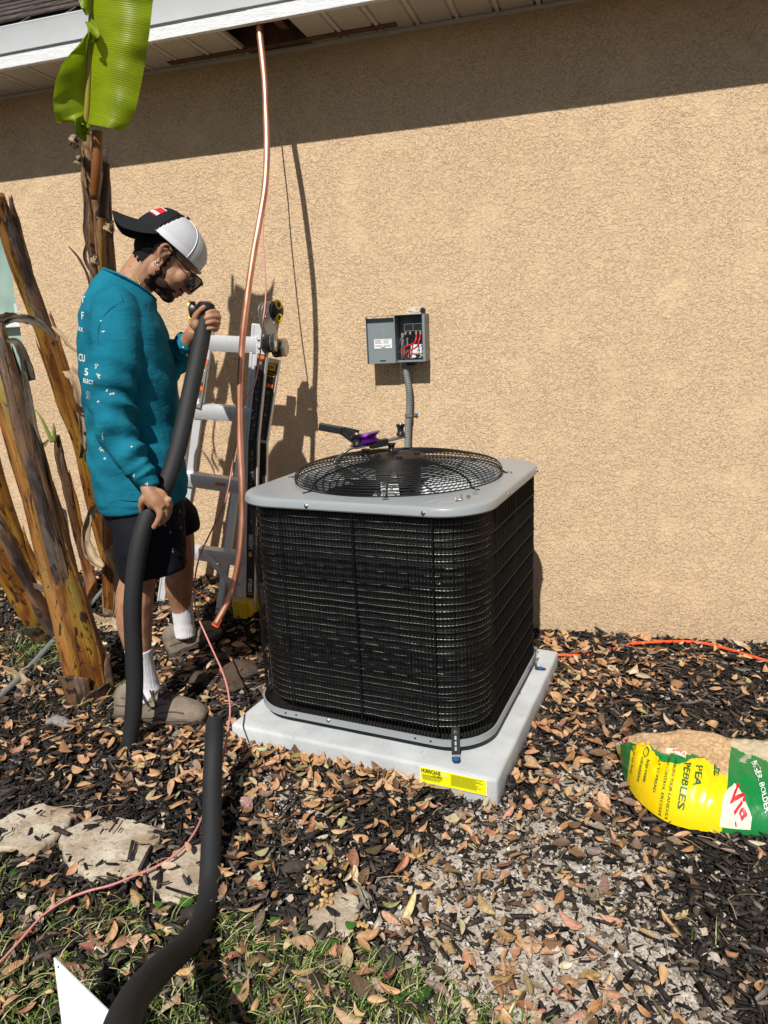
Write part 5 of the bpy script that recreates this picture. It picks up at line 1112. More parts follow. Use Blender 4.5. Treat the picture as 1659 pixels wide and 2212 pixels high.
# bark chips
x, y, a, b, g = scatter(150000, 11); s_ = sandf(x, y); keep = g.random(len(x)) > (s_*.84 + .5*onstone(x, y)*1.0); keep &= ~(onstone(x, y) & (g.random(len(x)) < .88)); x, y, s_ = x[keep], y[keep], s_[keep]; m_ = len(x)
Ls = g.gamma(1.9, .0115, m_).clip(.005, .085); Ws = (Ls*g.uniform(.09, .34, m_)).clip(.0012, .012); Hh = Ws*g.uniform(.35, .8, m_); small = 1-.35*s_*g.random(m_); Ls *= small
bv = np.array([(sx, sy, sz) for sx in (-.5, .5) for sy in (-.5, .5) for sz in (-.5, .5)], float)[None].repeat(m_, 0)
bv *= np.stack([Ls, Ws, Hh], -1)[:, None, :]; bv[:, :, 1] *= g.uniform(.25, 1.15, (m_, 8)); bv[:, :, 0] *= g.uniform(.75, 1.15, (m_, 8)); bv[:, :, 1] += (g.uniform(-.3, .3, m_)*Ls)[:, None]*(np.array([1, 1, 1, 1, 0, 0, 0, 0])[None])
bF = np.array([(0, 1, 3, 2), (4, 6, 7, 5), (0, 4, 5, 1), (2, 3, 7, 6), (0, 2, 6, 4), (1, 5, 7, 3)])
z = gz(x, y)+g.uniform(0, .013, m_)+Hh*.4+onstone(x, y)*.020
merge('bark_mulch', bv, bF, rots(g.uniform(0, 2*pi, m_), g.normal(0, .22, m_), g.normal(0, .5, m_)), np.stack([x, y, z], -1), CHIP, label='black shredded bark mulch covering the whole bed', cat='mulch')
# pale crumbs, shell bits and dusty chips on the sandy patches
x, y, a, b, g = scatter(120000, 12); s_ = sandf(x, y); k = (g.random(len(x)) < s_*.8+.04) & ~onstone(x, y); x, y, s_ = x[k], y[k], s_[k]; m_ = len(x)
sc_ = g.gamma(1.6, .0021, m_).clip(.001, .013); bv = (bv[:1]*0+np.array([(sx, sy, sz) for sx in (-.5, .5) for sy in (-.5, .5) for sz in (-.5, .5)], float)[None]).repeat(m_, 0)*g.uniform(.4, 1.2, (m_, 8, 1))*sc_[:, None, None]*np.array([1.3, .9, .55])
CRUMB = island('pale_sand_crumbs', [(0., (.08, .06, .05)), (.2, (.28, .22, .17)), (.5, (.44, .37, .30)), (.8, (.58, .53, .47)), (.97, (.78, .76, .72)), (1., (.85, .84, .8))], .9, .0006)
merge('sand_and_shell_crumbs', bv, bF, rots(g.uniform(0, 2*pi, m_), g.normal(0, .5, m_), g.normal(0, .5, m_)), np.stack([x, y, gz(x, y)+sc_*.2+g.uniform(0, .006, m_)], -1), CRUMB, label='pale sand and broken shell crumbs scattered over the mulch', cat='sand')
# dry leaves
LB = []; LFc = []
def leafbase(rr, nl=9, nw=4):
    V = []; c1, c2, tw, asy = rr.gauss(0, .8), rr.gauss(0, .9), rr.uniform(-.9, .9), rr.uniform(-.12, .12); tip, brk = rr.uniform(.75, 1.15), rr.random()
    wdf = rr.uniform(.17, .29)
    for i in range(nl):
        t = i/(nl-1); w_ = wdf*math.sin(math.pi*min(1, t**tip*.93+.05))**.85*(1 if t < .97 else .4)*(1-.55*(brk > .8)*(t > .6)*(i % 2))
        for j in range(nw+1):
            s = j/nw*2-1; xx = (t-.5)*math.cos(c1*(t-.5)*.8); zz = .32*c1*((t-.5)**2)*2-.03; q = c2*s
            yy = w_*s*math.cos(q*.6)+asy*math.sin(t*3); z2 = abs(w_*math.sin(q*.9))*(1 if c2 > 0 else -1)*abs(s); tt = tw*(t-.5)
            V.append((xx, yy*math.cos(tt)-z2*math.sin(tt), zz+z2*math.cos(tt)+yy*math.sin(tt)+rr.uniform(-.006, .006)))
    return np.array(V)
nl, nw_ = 9, 4; LF = np.array([(i*(nw_+1)+j, (i+1)*(nw_+1)+j, (i+1)*(nw_+1)+j+1, i*(nw_+1)+j+1) for i in range(nl-1) for j in range(nw_)])
rr = random.Random(5); BASES = np.array([leafbase(rr) for _ in range(60)])
LST = [(0., (.09, .05, .03)), (.15, (.22, .12, .065)), (.35, (.42, .22, .10)), (.55, (.54, .30, .14)), (.75, (.62, .40, .21)), (.88, (.50, .25, .15)), (.94, (.62, .47, .33)), (.97, (.36, .34, .12)), (1., (.70, .60, .46))]
LEAF = island('dry_oak_leaf', LST, .5, .0008, bs=70); 
LO = NM('dry_oak_leaf_single', (.4, .2, .1), .5, spec=.3); q_ = LO.n('ObjectInfo').outputs['Color']; g_ = LO.noise(7, 4)
LO.col(LO.mix(LO.ramp(g_, [(.35, .6), (.6, 0.)]), q_, LO.mix(.6, q_, (.03, .02, .012)))); LO.bump(g_, .004); LEAFO = LO.m
LCOL = [('tan', (.50, .31, .17)), ('tan', (.56, .36, .20)), ('tan', (.53, .34, .19)), ('light brown', (.44, .25, .12)), ('light brown', (.40, .23, .115)), ('light brown', (.46, .27, .14)), ('reddish-brown', (.30, .14, .08)), ('dark brown', (.15, .09, .055)), ('dark brown', (.20, .12, .07)), ('pinkish-tan', (.48, .32, .23)), ('straw-coloured', (.62, .48, .31)), ('olive', (.30, .26, .11)), ('greyish-brown', (.30, .23, .17)), ('greyish-brown', (.25, .18, .13))]
LMK = [(1000, 1760, 'near the front corner of the pad'), (750, 1690, 'along the left front of the pad'), (1250, 1550, 'right of the pad'), (1400, 1450, 'near the orange cord'), (1250, 1800, 'left of the pebble bag'), (1500, 1880, 'below the pebble bag'), (1100, 1950, 'on the pale sand'), (1450, 2050, 'on bark at the right edge'), (1000, 2130, 'at the bottom centre'), (1350, 2170, 'at the bottom right'), (700, 1900, 'by the spilled pebbles'), (620, 1780, 'in the black tube shadow'), (560, 2050, 'right of the tube bend'), (780, 2120, 'in grass at bottom centre'), (250, 1750, 'above the stepping stones'), (300, 1920, 'just below the stepping stones'), (120, 1950, 'in grass at lower left'), (330, 2060, 'in grass left of the tube'), (60, 2130, 'beside the white panel'), (300, 1640, 'by the upright tube end'), (120, 1620, 'left of the man, on dark mulch')]
def lweight(a, b):
    w_ = .36*np.ones_like(a)
    for cx0, cy0, sx0, sy0, am in ((620, 1660, 330, 70, 1.1), (300, 1590, 300, 60, .8), (450, 1380, 130, 90, .9), (1290, 1480, 120, 110, .9), (1450, 1450, 250, 60, .45), (1230, 1600, 70, 120, .6), (700, 1850, 400, 200, .35), (1000, 2150, 500, 150, .45), (350, 2100, 500, 150, .35), (1250, 1800, 150, 120, .5), (780, 1700, 130, 40, 1.), (1560, 1960, 120, 120, -.2), (100, 1560, 120, 120, -.15)):
        w_ = w_+am*np.exp(-((a-cx0)/sx0)**2-((b-cy0)/sy0)**2)
    return w_
x, y, a, b, g = scatter(17000, 13); k = g.random(len(x)) < lweight(a, b)*.62; k &= ~(onstone(x, y) & (g.random(len(x)) < .85)); x, y, a, b = x[k], y[k], a[k], b[k]
# leaves banked against the front of the pad
tb = g.uniform(-1, 1, 130); db = PH+.012+g.exponential(.018, 130); pb = [Pd(t_*PH, -d_, 0) for t_, d_ in zip(tb, db)]+[Pd(d_, t_*PH, 0) for t_, d_ in zip(tb[:70], db[:70])]
pb = [p_ for p_ in pb if not (p_.x > -.52 and random.random() < .8)]
x = np.append(x, [p_.x for p_ in pb]); y = np.append(y, [p_.y for p_ in pb]); nbank = len(pb); m_ = len(x)
Ll = g.normal(.043, .014, m_).clip(.015, .08); bi = g.integers(0, 60, m_); yaw_, ti, ro = g.uniform(0, 2*pi, m_), g.normal(0, .25, m_), g.normal(0, .35, m_)
z = gz(x, y)+.010+g.uniform(0, .018, m_)+Ll*.09*np.abs(ti)+onstone(x, y)*.02; z[-nbank:] += g.uniform(.0, .02, nbank)
_, dist_b, dep = px_of(x, y, z); ax2, _, _ = px_of(x, y, z)
vis = (ax2 > 5) & (ax2 < 1654) & (dist_b < 2205) & (dist_b > 0); order = np.argsort(np.where(vis, dep/Ll, 1e9)); top300 = np.zeros(m_, bool); top300[order[:298]] = True
Rm = rots(yaw_, ti, ro); k = ~top300
merge('dry_leaf_litter', BASES[bi[k]]*Ll[k][:, None, None], LF, Rm[k], np.stack([x, y, z], -1)[k], LEAF, label='thin litter of small brown dry leaves over bark and sand', cat='leaf litter', smooth=True)
lm = []
for B_ in BASES:
    me = bpy.data.meshes.new('dry_leaf'); np_mesh(me, B_, LF); me.materials.append(LEAFO); me.polygons.foreach_set('use_smooth', [True]*len(me.polygons)); lm.append(me)
SEEN = {}
for i in order[:298]:
    o = bpy.data.objects.new('dry_leaf', lm[bi[i]]); link(o); o.matrix_world = Matrix.Translation((x[i], y[i], z[i])) @ Matrix(Rm[i].tolist()).to_4x4() @ Matrix.Scale(float(Ll[i]), 4)
    cn, cc = random.choice(LCOL); o.color = tuple(k_*random.uniform(.85, 1.15) for k_ in cc)+(1,); pl = min(LMK, key=lambda q: (q[0]-ax2[i])**2+(q[1]-dist_b[i])**2)[2]
    sz = 'large' if Ll[i] > .060 else 'small' if Ll[i] < .048 else 'middling'; ori = ['pointing across', 'pointing upward', 'slanting'][int((yaw_[i]+YAW) % pi/pi*3) % 3]
    lb0 = f'{sz} {cn} dry leaf, {ori}, lying {pl}'; SEEN[lb0] = SEEN.get(lb0, 0)+1
    if SEEN[lb0] > 1: lb0 = ['', '', 'another ', 'one more ', 'yet another '][min(4, SEEN[lb0])]+lb0
    tag(o, lb0, 'leaf', 'dry leaves on the ground')
# broken grey-brown leaf fragments, most on the sandy patches
x, y, a, b, g = scatter(26000, 16); s_ = sandf(x, y); k = (g.random(len(x)) < s_*.55+.12) & ~onstone(x, y); x, y = x[k], y[k]; m_ = len(x); bi2 = g.integers(0, 60, m_)
bv = BASES[bi2].reshape(m_, nl, nw_+1, 3)[:, 3:7].reshape(m_, -1, 3)*g.uniform(.018, .055, m_)[:, None, None]; bv[:, :, :2] += g.normal(0, .0012, (m_, bv.shape[1], 2))
F3 = np.array([(i*(nw_+1)+j, (i+1)*(nw_+1)+j, (i+1)*(nw_+1)+j+1, i*(nw_+1)+j+1) for i in range(3) for j in range(nw_)])
FRG = island('leaf_fragment', [(0., (.05, .04, .03)), (.25, (.20, .14, .10)), (.55, (.38, .29, .21)), (.82, (.52, .43, .34)), (1., (.55, .50, .44))], .75, .0008, bs=90)
merge('leaf_fragments', bv, F3, rots(g.uniform(0, 2*pi, m_), g.normal(0, .3, m_), g.normal(0, .4, m_)), np.stack([x, y, gz(x, y)+.006+g.uniform(0, .010, m_)], -1), FRG, label='crumbled grey brown leaf fragments over the sand and bark', cat='leaf litter')
# larger bark lumps one could pick up
lumps = [(640, 1985, .08, .012, 'long dark bark lump in the leaves right of the black tube bend'), (855, 2085, .10, .015, 'big split bark lump near the bottom, left of the sandy patch'), (900, 2175, .05, .014, 'short bark lump at the bottom edge'), (640, 1872, .075, .018, 'dark bark lump above the spilled pebbles'), (1430, 1826, .09, .014, 'flat black bark slab just below the pebble bag'), (975, 1680, .08, .018, 'bark lump lying across leaves against the yellow pad sticker'), (1040, 1715, .05, .016, 'short bark lump at the right end of the yellow pad sticker'), (430, 1975, .08, .02, 'bark stick on the grass beside the tube bend'), (310, 2010, .06, .014, 'small bark stick in the grass under the stepping stones'), (130, 1560, .10, .022, 'pale weathered bark lump at the foot of the thick banana stem'), (330, 1405, .05, .02, 'dark lump of bark behind the man\'s near leg'), (690, 2130, .09, .015, 'thin bark stick in the grass near the bottom centre')]
BARKL = island('bark_lump', [(0., (.02, .016, .013)), (1., (.07, .055, .045))], .8, .003, True, bs=60); BARKP = island('pale_bark', [(0., (.2, .19, .18)), (1., (.3, .28, .26))], .8, .003, True, bs=60)
for i, (px_, py_, L_, r_, lab) in enumerate(lumps):
    c = gnd(px_, py_, r_*.8); rr = random.Random(i+3); th = rr.uniform(-.9, .9); d = Vector((math.cos(th), math.sin(th), rr.uniform(-.1, .15))); P = [c+d*L_*(t-.5)+Vector((0, 0, .006*math.sin(t*5))) for t in np.linspace(0, 1, 10)]
    o = MB().tube(P, [r_*(.55+.45*math.sin(math.pi*(.12+.8*t)))*(1+.12*rr.random()) for t in np.linspace(0, 1, 10)], 10, squash=.6).build('bark_lump', BARKP if i == 9 else BARKL, None, False)
    for v in o.data.vertices: v.co += Vector([noise.noise(v.co*120+Vector((k, 0, 0)))*.004 for k in range(3)])
    tag(o, lab, 'bark')
# soil mound clods by the wall side
for i, (px_, py_, s0) in enumerate(((470, 1432, .06), (520, 1450, .07), (500, 1480, .05), (440, 1470, .05), (548, 1430, .04), (395, 1420, .05))):
    c = gnd(px_, py_, 0); n0 = MB().ell(c, (s0*1.3, s0, s0*.55), n=14); o = n0.build('soil_clod', island('brown_soil', [(0., (.05, .032, .022)), (1., (.11, .075, .055))], .95, .006, bs=50) if i == 0 else bpy.data.materials['brown_soil'], None, True)
    for v in o.data.vertices: v.co += (v.co-c).normalized()*(noise.noise(v.co*25)*.018+noise.noise(v.co*70)*.009)
    tag(o, ('clod of brown dug soil behind the pink wire', 'biggest clod of brown soil left of the condenser', 'clod of brown soil right of the near shoe', 'clod of brown soil between the two shoes', 'clod of brown soil touching the condenser corner', 'clod of soil against the far shoe')[i], 'soil', 'dug soil clods')
# grass
def gmask(a, b):
    w_ = sst(0, 1, (b-np.interp(a, [-100, 0, 250, 450, 600, 800, 1000, 1250, 1500, 1800], [1820, 1860, 1940, 1930, 1990, 2040, 2130, 2215, 2260, 2300]))/70)
    for cx0, cy0, sx0, sy0, am in ((100, 1425, 70, 26, 1.2), (150, 1530, 45, 10, .5), (255, 1500, 30, 14, .5), (60, 1400, 50, 20, .8), (450, 1215, 30, 14, .6), (230, 1530, 30, 10, .4), (410, 1205, 20, 10, .4), (1500, 2040, 40, 20, .2), (740, 1880, 8, 6, .2)): w_ = w_+am*np.exp(-((a-cx0)/sx0)**2-((b-cy0)/sy0)**2)
    return w_
x, y, a, b, g = scatter(210000, 14); v2 = vnoise(x, y, 7, 5); k = (g.random(len(x)) < gmask(a, b)*(.45+.8*sst(.35, .7, v2))*.8) & ~onstone(x, y); x, y = x[k], y[k]; m_ = len(x)
Lg = g.normal(.045, .016, m_).clip(.015, .10); Wg = g.uniform(.0011, .0026, m_); yw = g.uniform(0, 2*pi, m_); bend_ = g.uniform(.3, 1.5, m_); ns = 5
bv = np.zeros((m_, ns*2, 3))
for i in range(ns):
    t = i/(ns-1); q = bend_*t*1.1+.25; r_ = Lg*t
    hx = r_*np.sin(np.minimum(q, 1.5)); hz = r_*np.cos(np.minimum(q, 1.5))
    for s, jj in ((-1, 0), (1, 1)): bv[:, i*2+jj, 0] = hx; bv[:, i*2+jj, 1] = s*Wg*(1-t*.9); bv[:, i*2+jj, 2] = hz+.0008*(jj)
GF_ = np.array([(2*i, 2*i+1, 2*i+3, 2*i+2) for i in range(ns-1)])
GR = island('lawn_grass', [(0., (.05, .10, .015)), (.35, (.11, .20, .03)), (.58, (.19, .29, .05)), (.72, (.36, .36, .13)), (1., (.60, .52, .30))], .45, 0); 
merge('grass', bv, GF_, rots(yw, g.normal(0, .15, m_), g.normal(0, .2, m_)), np.stack([x, y, gz(x, y)-.002], -1), GR, label='sparse green and straw coloured grass along the near edge', cat='grass')
# straw and root fibres
x, y, a, b, g = scatter(1500, 15); k = g.random(len(x)) < (.35+1.5*gmask(a, b)*.3); x, y = x[k], y[k]; mb_ = MB()
for i in range(min(len(x), 520)):
    th = g.uniform(0, 2*pi); L_ = g.uniform(.03, .10); z0 = float(gz(x[i], y[i]))+.016; mb_.tube([Vector((x[i]+math.cos(th+t*g.uniform(-.5, .5))*L_*t, y[i]+math.sin(th)*L_*t, z0+.008*math.sin(t*3))) for t in (0, .35, .7, 1)], .0009, 4, False)
o = mb_.build('dry_straw', island('dry_straw', [(0., (.12, .08, .05)), (.5, (.35, .25, .14)), (1., (.6, .48, .3))], .7, 0)); tag(o, 'thin dry straw and root fibres strewn over the bed', 'straw', kind='stuff')
# spilled pebbles
PBM = island('yellow_pea_pebble', [(0., (.45, .24, .08)), (.5, (.62, .38, .14)), (1., (.72, .52, .26))], .6, .0006, True, bs=8); pbs = []
for i in range(4):
    q = MB().ell((0, 0, 0), (1, .8, .62), n=6); me = bpy.data.meshes.new('pebble'); me.from_pydata([tuple(v*(1+.16*noise.noise(v*1.3+Vector((i*5, 0, 0))))) for v in q.V], [], q.F); me.materials.append(PBM); me.polygons.foreach_set('use_smooth', [True]*len(me.polygons)); pbs.append(me)
rr = random.Random(21); pos = []
for cx0, cy0, sx0, sy0, n in ((692, 1920, 24, 30, 44), (688, 1862, 16, 10, 11), (735, 1870, 12, 14, 5), (690, 1960, 10, 8, 5), (780, 1998, 16, 14, 13), (795, 2010, 10, 8, 4)):
    for _ in range(n): pos.append((rr.gauss(cx0, sx0*.6), rr.gauss(cy0, sy0*.6)))
for i, q in enumerate(pos):
    s = rr.uniform(.0042, .0075); p_ = gnd(q[0], q[1], .012+s*.5+rr.random()*.004); o = bpy.data.objects.new('pebble', pbs[i % 4]); link(o); o.location = p_; o.scale = (s, s, s); o.rotation_euler = (rr.random(), rr.random(), rr.random()*6)
    rr2 = random.Random(i)
    pl = 'in the small group above the main heap' if q[1] < 1890 and q[0] < 715 else 'to the upper right of the main heap' if q[1] < 1895 else 'in the cluster right of the half-buried stone' if q[0] > 755 else 'in the main heap behind the half-buried stone'
    tag(o, 'small yellow pea pebble lying '+pl, 'pebble', 'spilled pea pebbles')
# green weed leaves
WDM = island('green_weed_leaf', [(0., (.03, .10, .015)), (1., (.07, .20, .03))], .4, 0, True)
for i, q in enumerate(((428, 1972), (344, 1955), (404, 1950), (700, 2046), (716, 2040), (245, 2040), (860, 2150), (905, 2165), (915, 2150), (30, 1890), (520, 2140), (758, 2000), (688, 2055), (596, 1990))):
    rr = random.Random(i+50); c = gnd(*q, .02); s0 = rr.uniform(.010, .018); V = [c]; 
    for k in range(10):
        th = 2*pi*k/10; V.append(c+Vector((math.cos(th)*s0, math.sin(th)*s0*.85, .004*math.cos(2*th)+.004)))
    o = mesh('weed_leaf', V, [(0, k+1, (k+1) % 10+1) for k in range(10)], WDM, None); MB().tube([c, c-Vector((.004, 0, .022))], .0008, 4).build('stalk', WDM, o); tag(o, 'small round green weed leaf '+('left of' if q[0] < 400 else 'just right of' if q[0] < 640 else 'well right of')+' the black tube bend, '+('higher' if q[1] < 2050 else 'lower')+(' in the grass' if i % 2 else ' among the grass'), 'weed', 'green weed leaves')
# ================================================================== THE MAN
Zv = Vector((0, 0, 1))
man = empty('person', gnd(345, 1545), 'man in teal shirt, black shorts and backwards cap looking down, holding a black tube', 'person')
def skinm():
    n_ = NM('skin', (.40, .205, .12), .52, spec=.4, Subsurface_Weight=.08, Subsurface_Scale=.006); f = n_.noise(30, 4); n_.col(n_.mix(n_.ramp(f, [(.35, 0.), (.65, 1.)]), (.335, .165, .095), (.44, .235, .14))); n_.bump(n_.noise(420, 3), .0004); n_.bump(n_.noise(140, 3), .0004); return n_.m
SKIN = skinm()
def M2(x, y, off): return M(x, y, off)
HO = M(348.6, 548, -.08) + VD*.080
FWD = (MR*.643 - Zv*.765).normalized(); UPV = (MR*.765 + Zv*.643).normalized(); SD = VD.copy()
def H(f, u, s=0.): return HO + FWD*f + UPV*u + SD*s
HR = Matrix((FWD, SD, UPV)).transposed()
sk = MB()
def hell(f, u, s, rf, ru, rs, n=12): sk.ell(H(f, u, s), (rf, rs, ru), HR, n)
hell(.005, .045, 0, .104, .090, .078, 16); hell(-.035, .0, 0, .058, .055, .060); hell(.062, .060, 0, .055, .058, .066)
hell(.062, -.010, 0, .058, .078, .060); hell(.045, -.045, 0, .058, .042, .056); hell(.098, -.076, 0, .026, .020, .026); hell(.080, -.066, 0, .034, .024, .038)
for s in (-1, 1):
    hell(.085, -.004, .036*s, .030, .030, .027); hell(.100, .034, .030*s, .020, .010, .028); hell(.060, -.055, .040*s, .030, .022, .016); hell(.020, -.045, .052*s, .022, .028, .014)
    hell(.103, .018, .031*s, .012, .009, .013, 8)
    hell(.1265, -.018, .012*s, .009, .007, .007, 6)
sk.tube([H(.108, .030), H(.122, .014), H(.134, .0), H(.142, -.010)], [.009, .0095, .0105, .011], 10); hell(.139, -.013, 0, .011, .009, .012, 8); hell(.118, -.028, 0, .012, .012, .022, 8)
hell(.121, -.040, 0, .012, .0062, .023, 10); hell(.117, -.0535, 0, .012, .0070, .021, 10); hell(.108, -.062, 0, .014, .012, .026, 10); hell(.106, -.046, 0, .014, .02, .03, 10)
# ears
for s in (-1, 1):
    pts = [H(.012, -.020, s*.079), H(-.004, -.008, s*.084), H(-.014, .012, s*.090), H(-.010, .030, s*.091), H(.004, .036, s*.087), H(.016, .028, s*.082), H(.016, .012, s*.079)]
    sk.tube(spline(pts, 5), .0048, 8); hell(.010, -.026, s*.081, .008, .009, .005, 8); sk.ell(H(.002, .008, s*.080), (.014, .006, .026), HR, 8)
    sk.tube(spline([H(-.004, -.006, s*.087), H(-.006, .012, s*.089), H(.004, .024, s*.087)], 4), .0032, 6)
# neck and trapezius
sk.tube([H(-.005, -.01), M(318, 575, 0), M(300, 598, 0), M(284, 625, 0), M(276, 660, 0)], [.055, .058, .058, .060, .062], 20)
sk.ell(M(262, 660, 0), (.06, .13, .04), Matrix((MR, VD, Zv)).transposed(), 12)
sk.tube([M(350, 612, 0), M(334, 628, 0)], [.02, .026], 10)
def ring(xc, y, hwpx, hd, off=0., n=36, ex=.85, tilt=0.):
    c = M(xc, y, off); a = (M(xc+hwpx, y, off)-M(xc-hwpx, y, off)).length/2; L = []
    for k in range(n):
        q = 2*pi*k/n; cx, sx = math.cos(q), math.sin(q); L.append(c+MR*a*math.copysign(abs(cx)**ex, cx)+VD*hd*math.copysign(abs(sx)**ex, sx)+Zv*tilt*cx)
    return L
sk.rings([ring(262, 660, 60, .13), ring(275, 760, 80, .16), ring(285, 900, 80, .15), ring(300, 1040, 80, .16), ring(312, 1110, 78, .15)])
# legs
def limb(pts, r_, seg=16, sq=1.): P = spline(pts, 6); sk.tube(P, itp(r_, len(P)), seg, squash=sq)
limb([M(318, 1095, -.08), M(306, 1180, -.10), M(298, 1250, -.105), M(291, 1292, -.105), M(291, 1345, -.10), M(299, 1400, -.10), M(308, 1440, -.095), M(317, 1475, -.09), M(322, 1505, -.09)], [.088, .078, .060, .0655, .061, .046, .036, .034, .040])
limb([M(350, 1090, .10), M(378, 1160, .20), M(388, 1230, .27), M(386, 1265, .30), M(391, 1300, .33), M(396, 1340, .35), M(400, 1370, .36)], [.085, .074, .056, .056, .046, .036, .038])
# arms inside the sleeves
limb([M(258, 680, -.15), M(246, 780, -.20), M(242, 880, -.22), M(264, 955, -.245), M(300, 1012, -.268), M(321, 1050, -.276)], [.055, .05, .044, .036, .026, .024], 14)
limb([M(300, 690, .14), M(345, 790, .24), M(385, 765, .14), M(412, 730, .05), M(420, 712, .03)], [.05, .045, .040, .028, .026], 14)
# near hand: back of the hand to us, fingers draped over the tube
def fing(pts, r0_, r1_): P = spline(pts, 5); sk.tube(P, itp([r0_, r0_*.98, r1_*1.02, r1_], len(P)), 10); sk.ell(P[-1], (r1_*1.02,)*3, n=6)
sk.tube(spline([M(319, 1046, -.278), M(324, 1064, -.290), M(336, 1082, -.300), M(350, 1096, -.300)], 4), itp([.025, .025, .026, .024], 13), 16)
sk.ell(M(338, 1079, -.294), (.037, .018, .038), Matrix((MR, VD, Zv)).transposed(), 10); [sk.ell(M(px_, py_, -.304), (.0115,)*3, n=6) for px_, py_ in ((338, 1094), (353, 1097), (361, 1090), (364, 1080))]; sk.ell(M(351, 1088, -.294), (.026, .017, .030), Matrix((MR, VD, Zv)).transposed(), 10)
fing([M(336, 1090, -.312), M(346, 1110, -.318), M(340, 1127, -.312), M(333, 1138, -.302)], .0125, .0090)
fing([M(352, 1094, -.305), M(357, 1114, -.300), M(350, 1128, -.288), M(340, 1132, -.272)], .0125, .0088)
fing([M(360, 1088, -.295), M(364, 1106, -.282), M(357, 1122, -.268), M(347, 1124, -.255)], .0118, .0085)
fing([M(364, 1078, -.285), M(367, 1094, -.270), M(361, 1108, -.255), M(352, 1112, -.245)], .0105, .0078)
fing([M(318, 1070, -.295), M(309, 1080, -.290), M(305, 1092, -.280), M(307, 1104, -.268)], .0135, .0095)
# far hand: gripping the tube, thumb on the left, four fingers wrapping from the right
sk.tube(spline([M(419, 712, .03), M(428, 704, .03), M(446, 696, .040), M(464, 690, .035)], 4), itp([.027, .031, .032, .026], 13), 14, squash=1.)
sk.ell(M(463, 696, .018), (.020, .026, .034), Matrix((MR, VD, Zv)).transposed(), 10); sk.ell(M(424, 700, .0), (.018, .024, .028), Matrix((MR, VD, Zv)).transposed(), 10)
fing([M(420, 700, -.002), M(423, 684, -.012), M(431, 672, -.022), M(440, 664, -.030)], .0130, .0090)
fing([M(466, 682, .010), M(468, 676, -.018), M(458, 673, -.034), M(448, 677, -.036)], .0115, .0086)
fing([M(469, 690, .008), M(471, 685, -.022), M(459, 683, -.040), M(445, 687, -.040)], .0118, .0088)
fing([M(469, 700, .008), M(470, 697, -.022), M(460, 695, -.040), M(448, 698, -.040)], .0112, .0084)
fing([M(465, 711, .010), M(467, 710, -.014), M(460, 709, -.034), M(450, 710, -.036)], .0100, .0076)
bme = remesh(sk, .0033, 2, .5)
# hair line, beard and brows are grown as their own meshes from the skin surface
body = mob('body', bme, [SKIN], man)
bco = verts_np(bme); bno = norms_np(bme)
loc = np.stack([(bco-np.array(HO))@np.array(FWD), (bco-np.array(HO))@np.array(UPV), (bco-np.array(HO))@np.array(SD)], -1)
def patchmesh(name, maskf, off, mat, parent, rough_=.0):
    mk = maskf(loc[:, 0], loc[:, 1], np.abs(loc[:, 2]))
    Q = np.empty(len(bme.loops), int); bme.loops.foreach_get('vertex_index', Q); ls = np.empty(len(bme.polygons), int); bme.polygons.foreach_get('loop_start', ls); lt = np.empty(len(bme.polygons), int); bme.polygons.foreach_get('loop_total', lt)
    q4 = Q.reshape(-1, 4) if (lt == 4).all() else np.array([Q[s:s+4] for s, t in zip(ls, lt) if t == 4])
    sel = q4[mk[q4].all(1)]; used, inv = np.unique(sel, return_inverse=True); inv = inv.reshape(-1, 4)
    nz = np.array([noise.noise(Vector(c*260))*.6+noise.noise(Vector(c*90))*.4 for c in bco[used]])
    V = bco[used]+bno[used]*(off+rough_*nz)[:, None]
    me = bpy.data.meshes.new(name); np_mesh(me, V, inv); return mob(name, me, [mat], parent)
HAIRM = NM('black_hair', (.006, .005, .0045), .7, spec=.15); HAIRM.bump(HAIRM.noise(1, 3, HAIRM.coord((500, 500, 90))), .002); HAIRM = HAIRM.m
BRD = NM('short_beard', (.02, .013, .010), .75, spec=.2); BRD.bump(BRD.noise(700, 3), .002)
BRD.col(BRD.mix(BRD.ramp(BRD.noise(520, 3), [(.42, 0.), (.62, 1.)]), (.010, .007, .006), (.10, .048, .030))); BRD = BRD.m
nz_ = lambda f, u, s: .004*np.sin(f*310+s*200)+.004*np.sin(u*270+s*90)
patchmesh('hair', lambda f, u, s: (f < .032-.35*np.maximum(u, -.01)) & (u > -.060-.25*(f+.06)+nz_(f, u, s)) & (u < .12) & ((f < -.022) | (u > .034+.2*f)) & (f > -.14) & ((s < .074) | (u > .03)), .0035, HAIRM, man, .0025)
sb_ = (lambda f, u, s: (f > .019) & (f < .034+nz_(f, u, s)) & (u > -.035) & (u < .05) & (s > .045))
for sg in (-1, 1): patchmesh('sideburn', lambda f, u, s: sb_(f, u, s) & (np.sign(loc[:, 2]) == sg), .0012, BRD, man, .001)
patchmesh('beard', lambda f, u, s: (f > .022+nz_(f, u, s)) & (f < .132) & (u < -.028-.33*np.clip(f-.02, 0, .055)+.10*np.clip(.035-f, -.01, .02)*10*.15+nz_(f, u, s)*.7) & (u > -.105) & ~((u > -.0605) & (f > .1) & (s < .026) & (u < -.034)), .0018, BRD, man, .0014)
patchmesh('moustache', lambda f, u, s: (f > .108) & (f < .14) & (u < -.027+nz_(f, u, s)*.3) & (u > -.0365) & (s < .030), .0012, BRD, man, .001)
patchmesh('eyebrow', lambda f, u, s: (f > .09) & (u > .030) & (u < .040) & (s > .010) & (s < .050), .0014, HAIRM, man, .001)
LIPM = NM('lips', (.36, .13, .10), .45).m
patchmesh('lips', lambda f, u, s: (f > .112) & (u > -.0595) & (u < -.0365) & (s < .021) & (np.abs(u+.048) > .0012), .0005, LIPM, man)
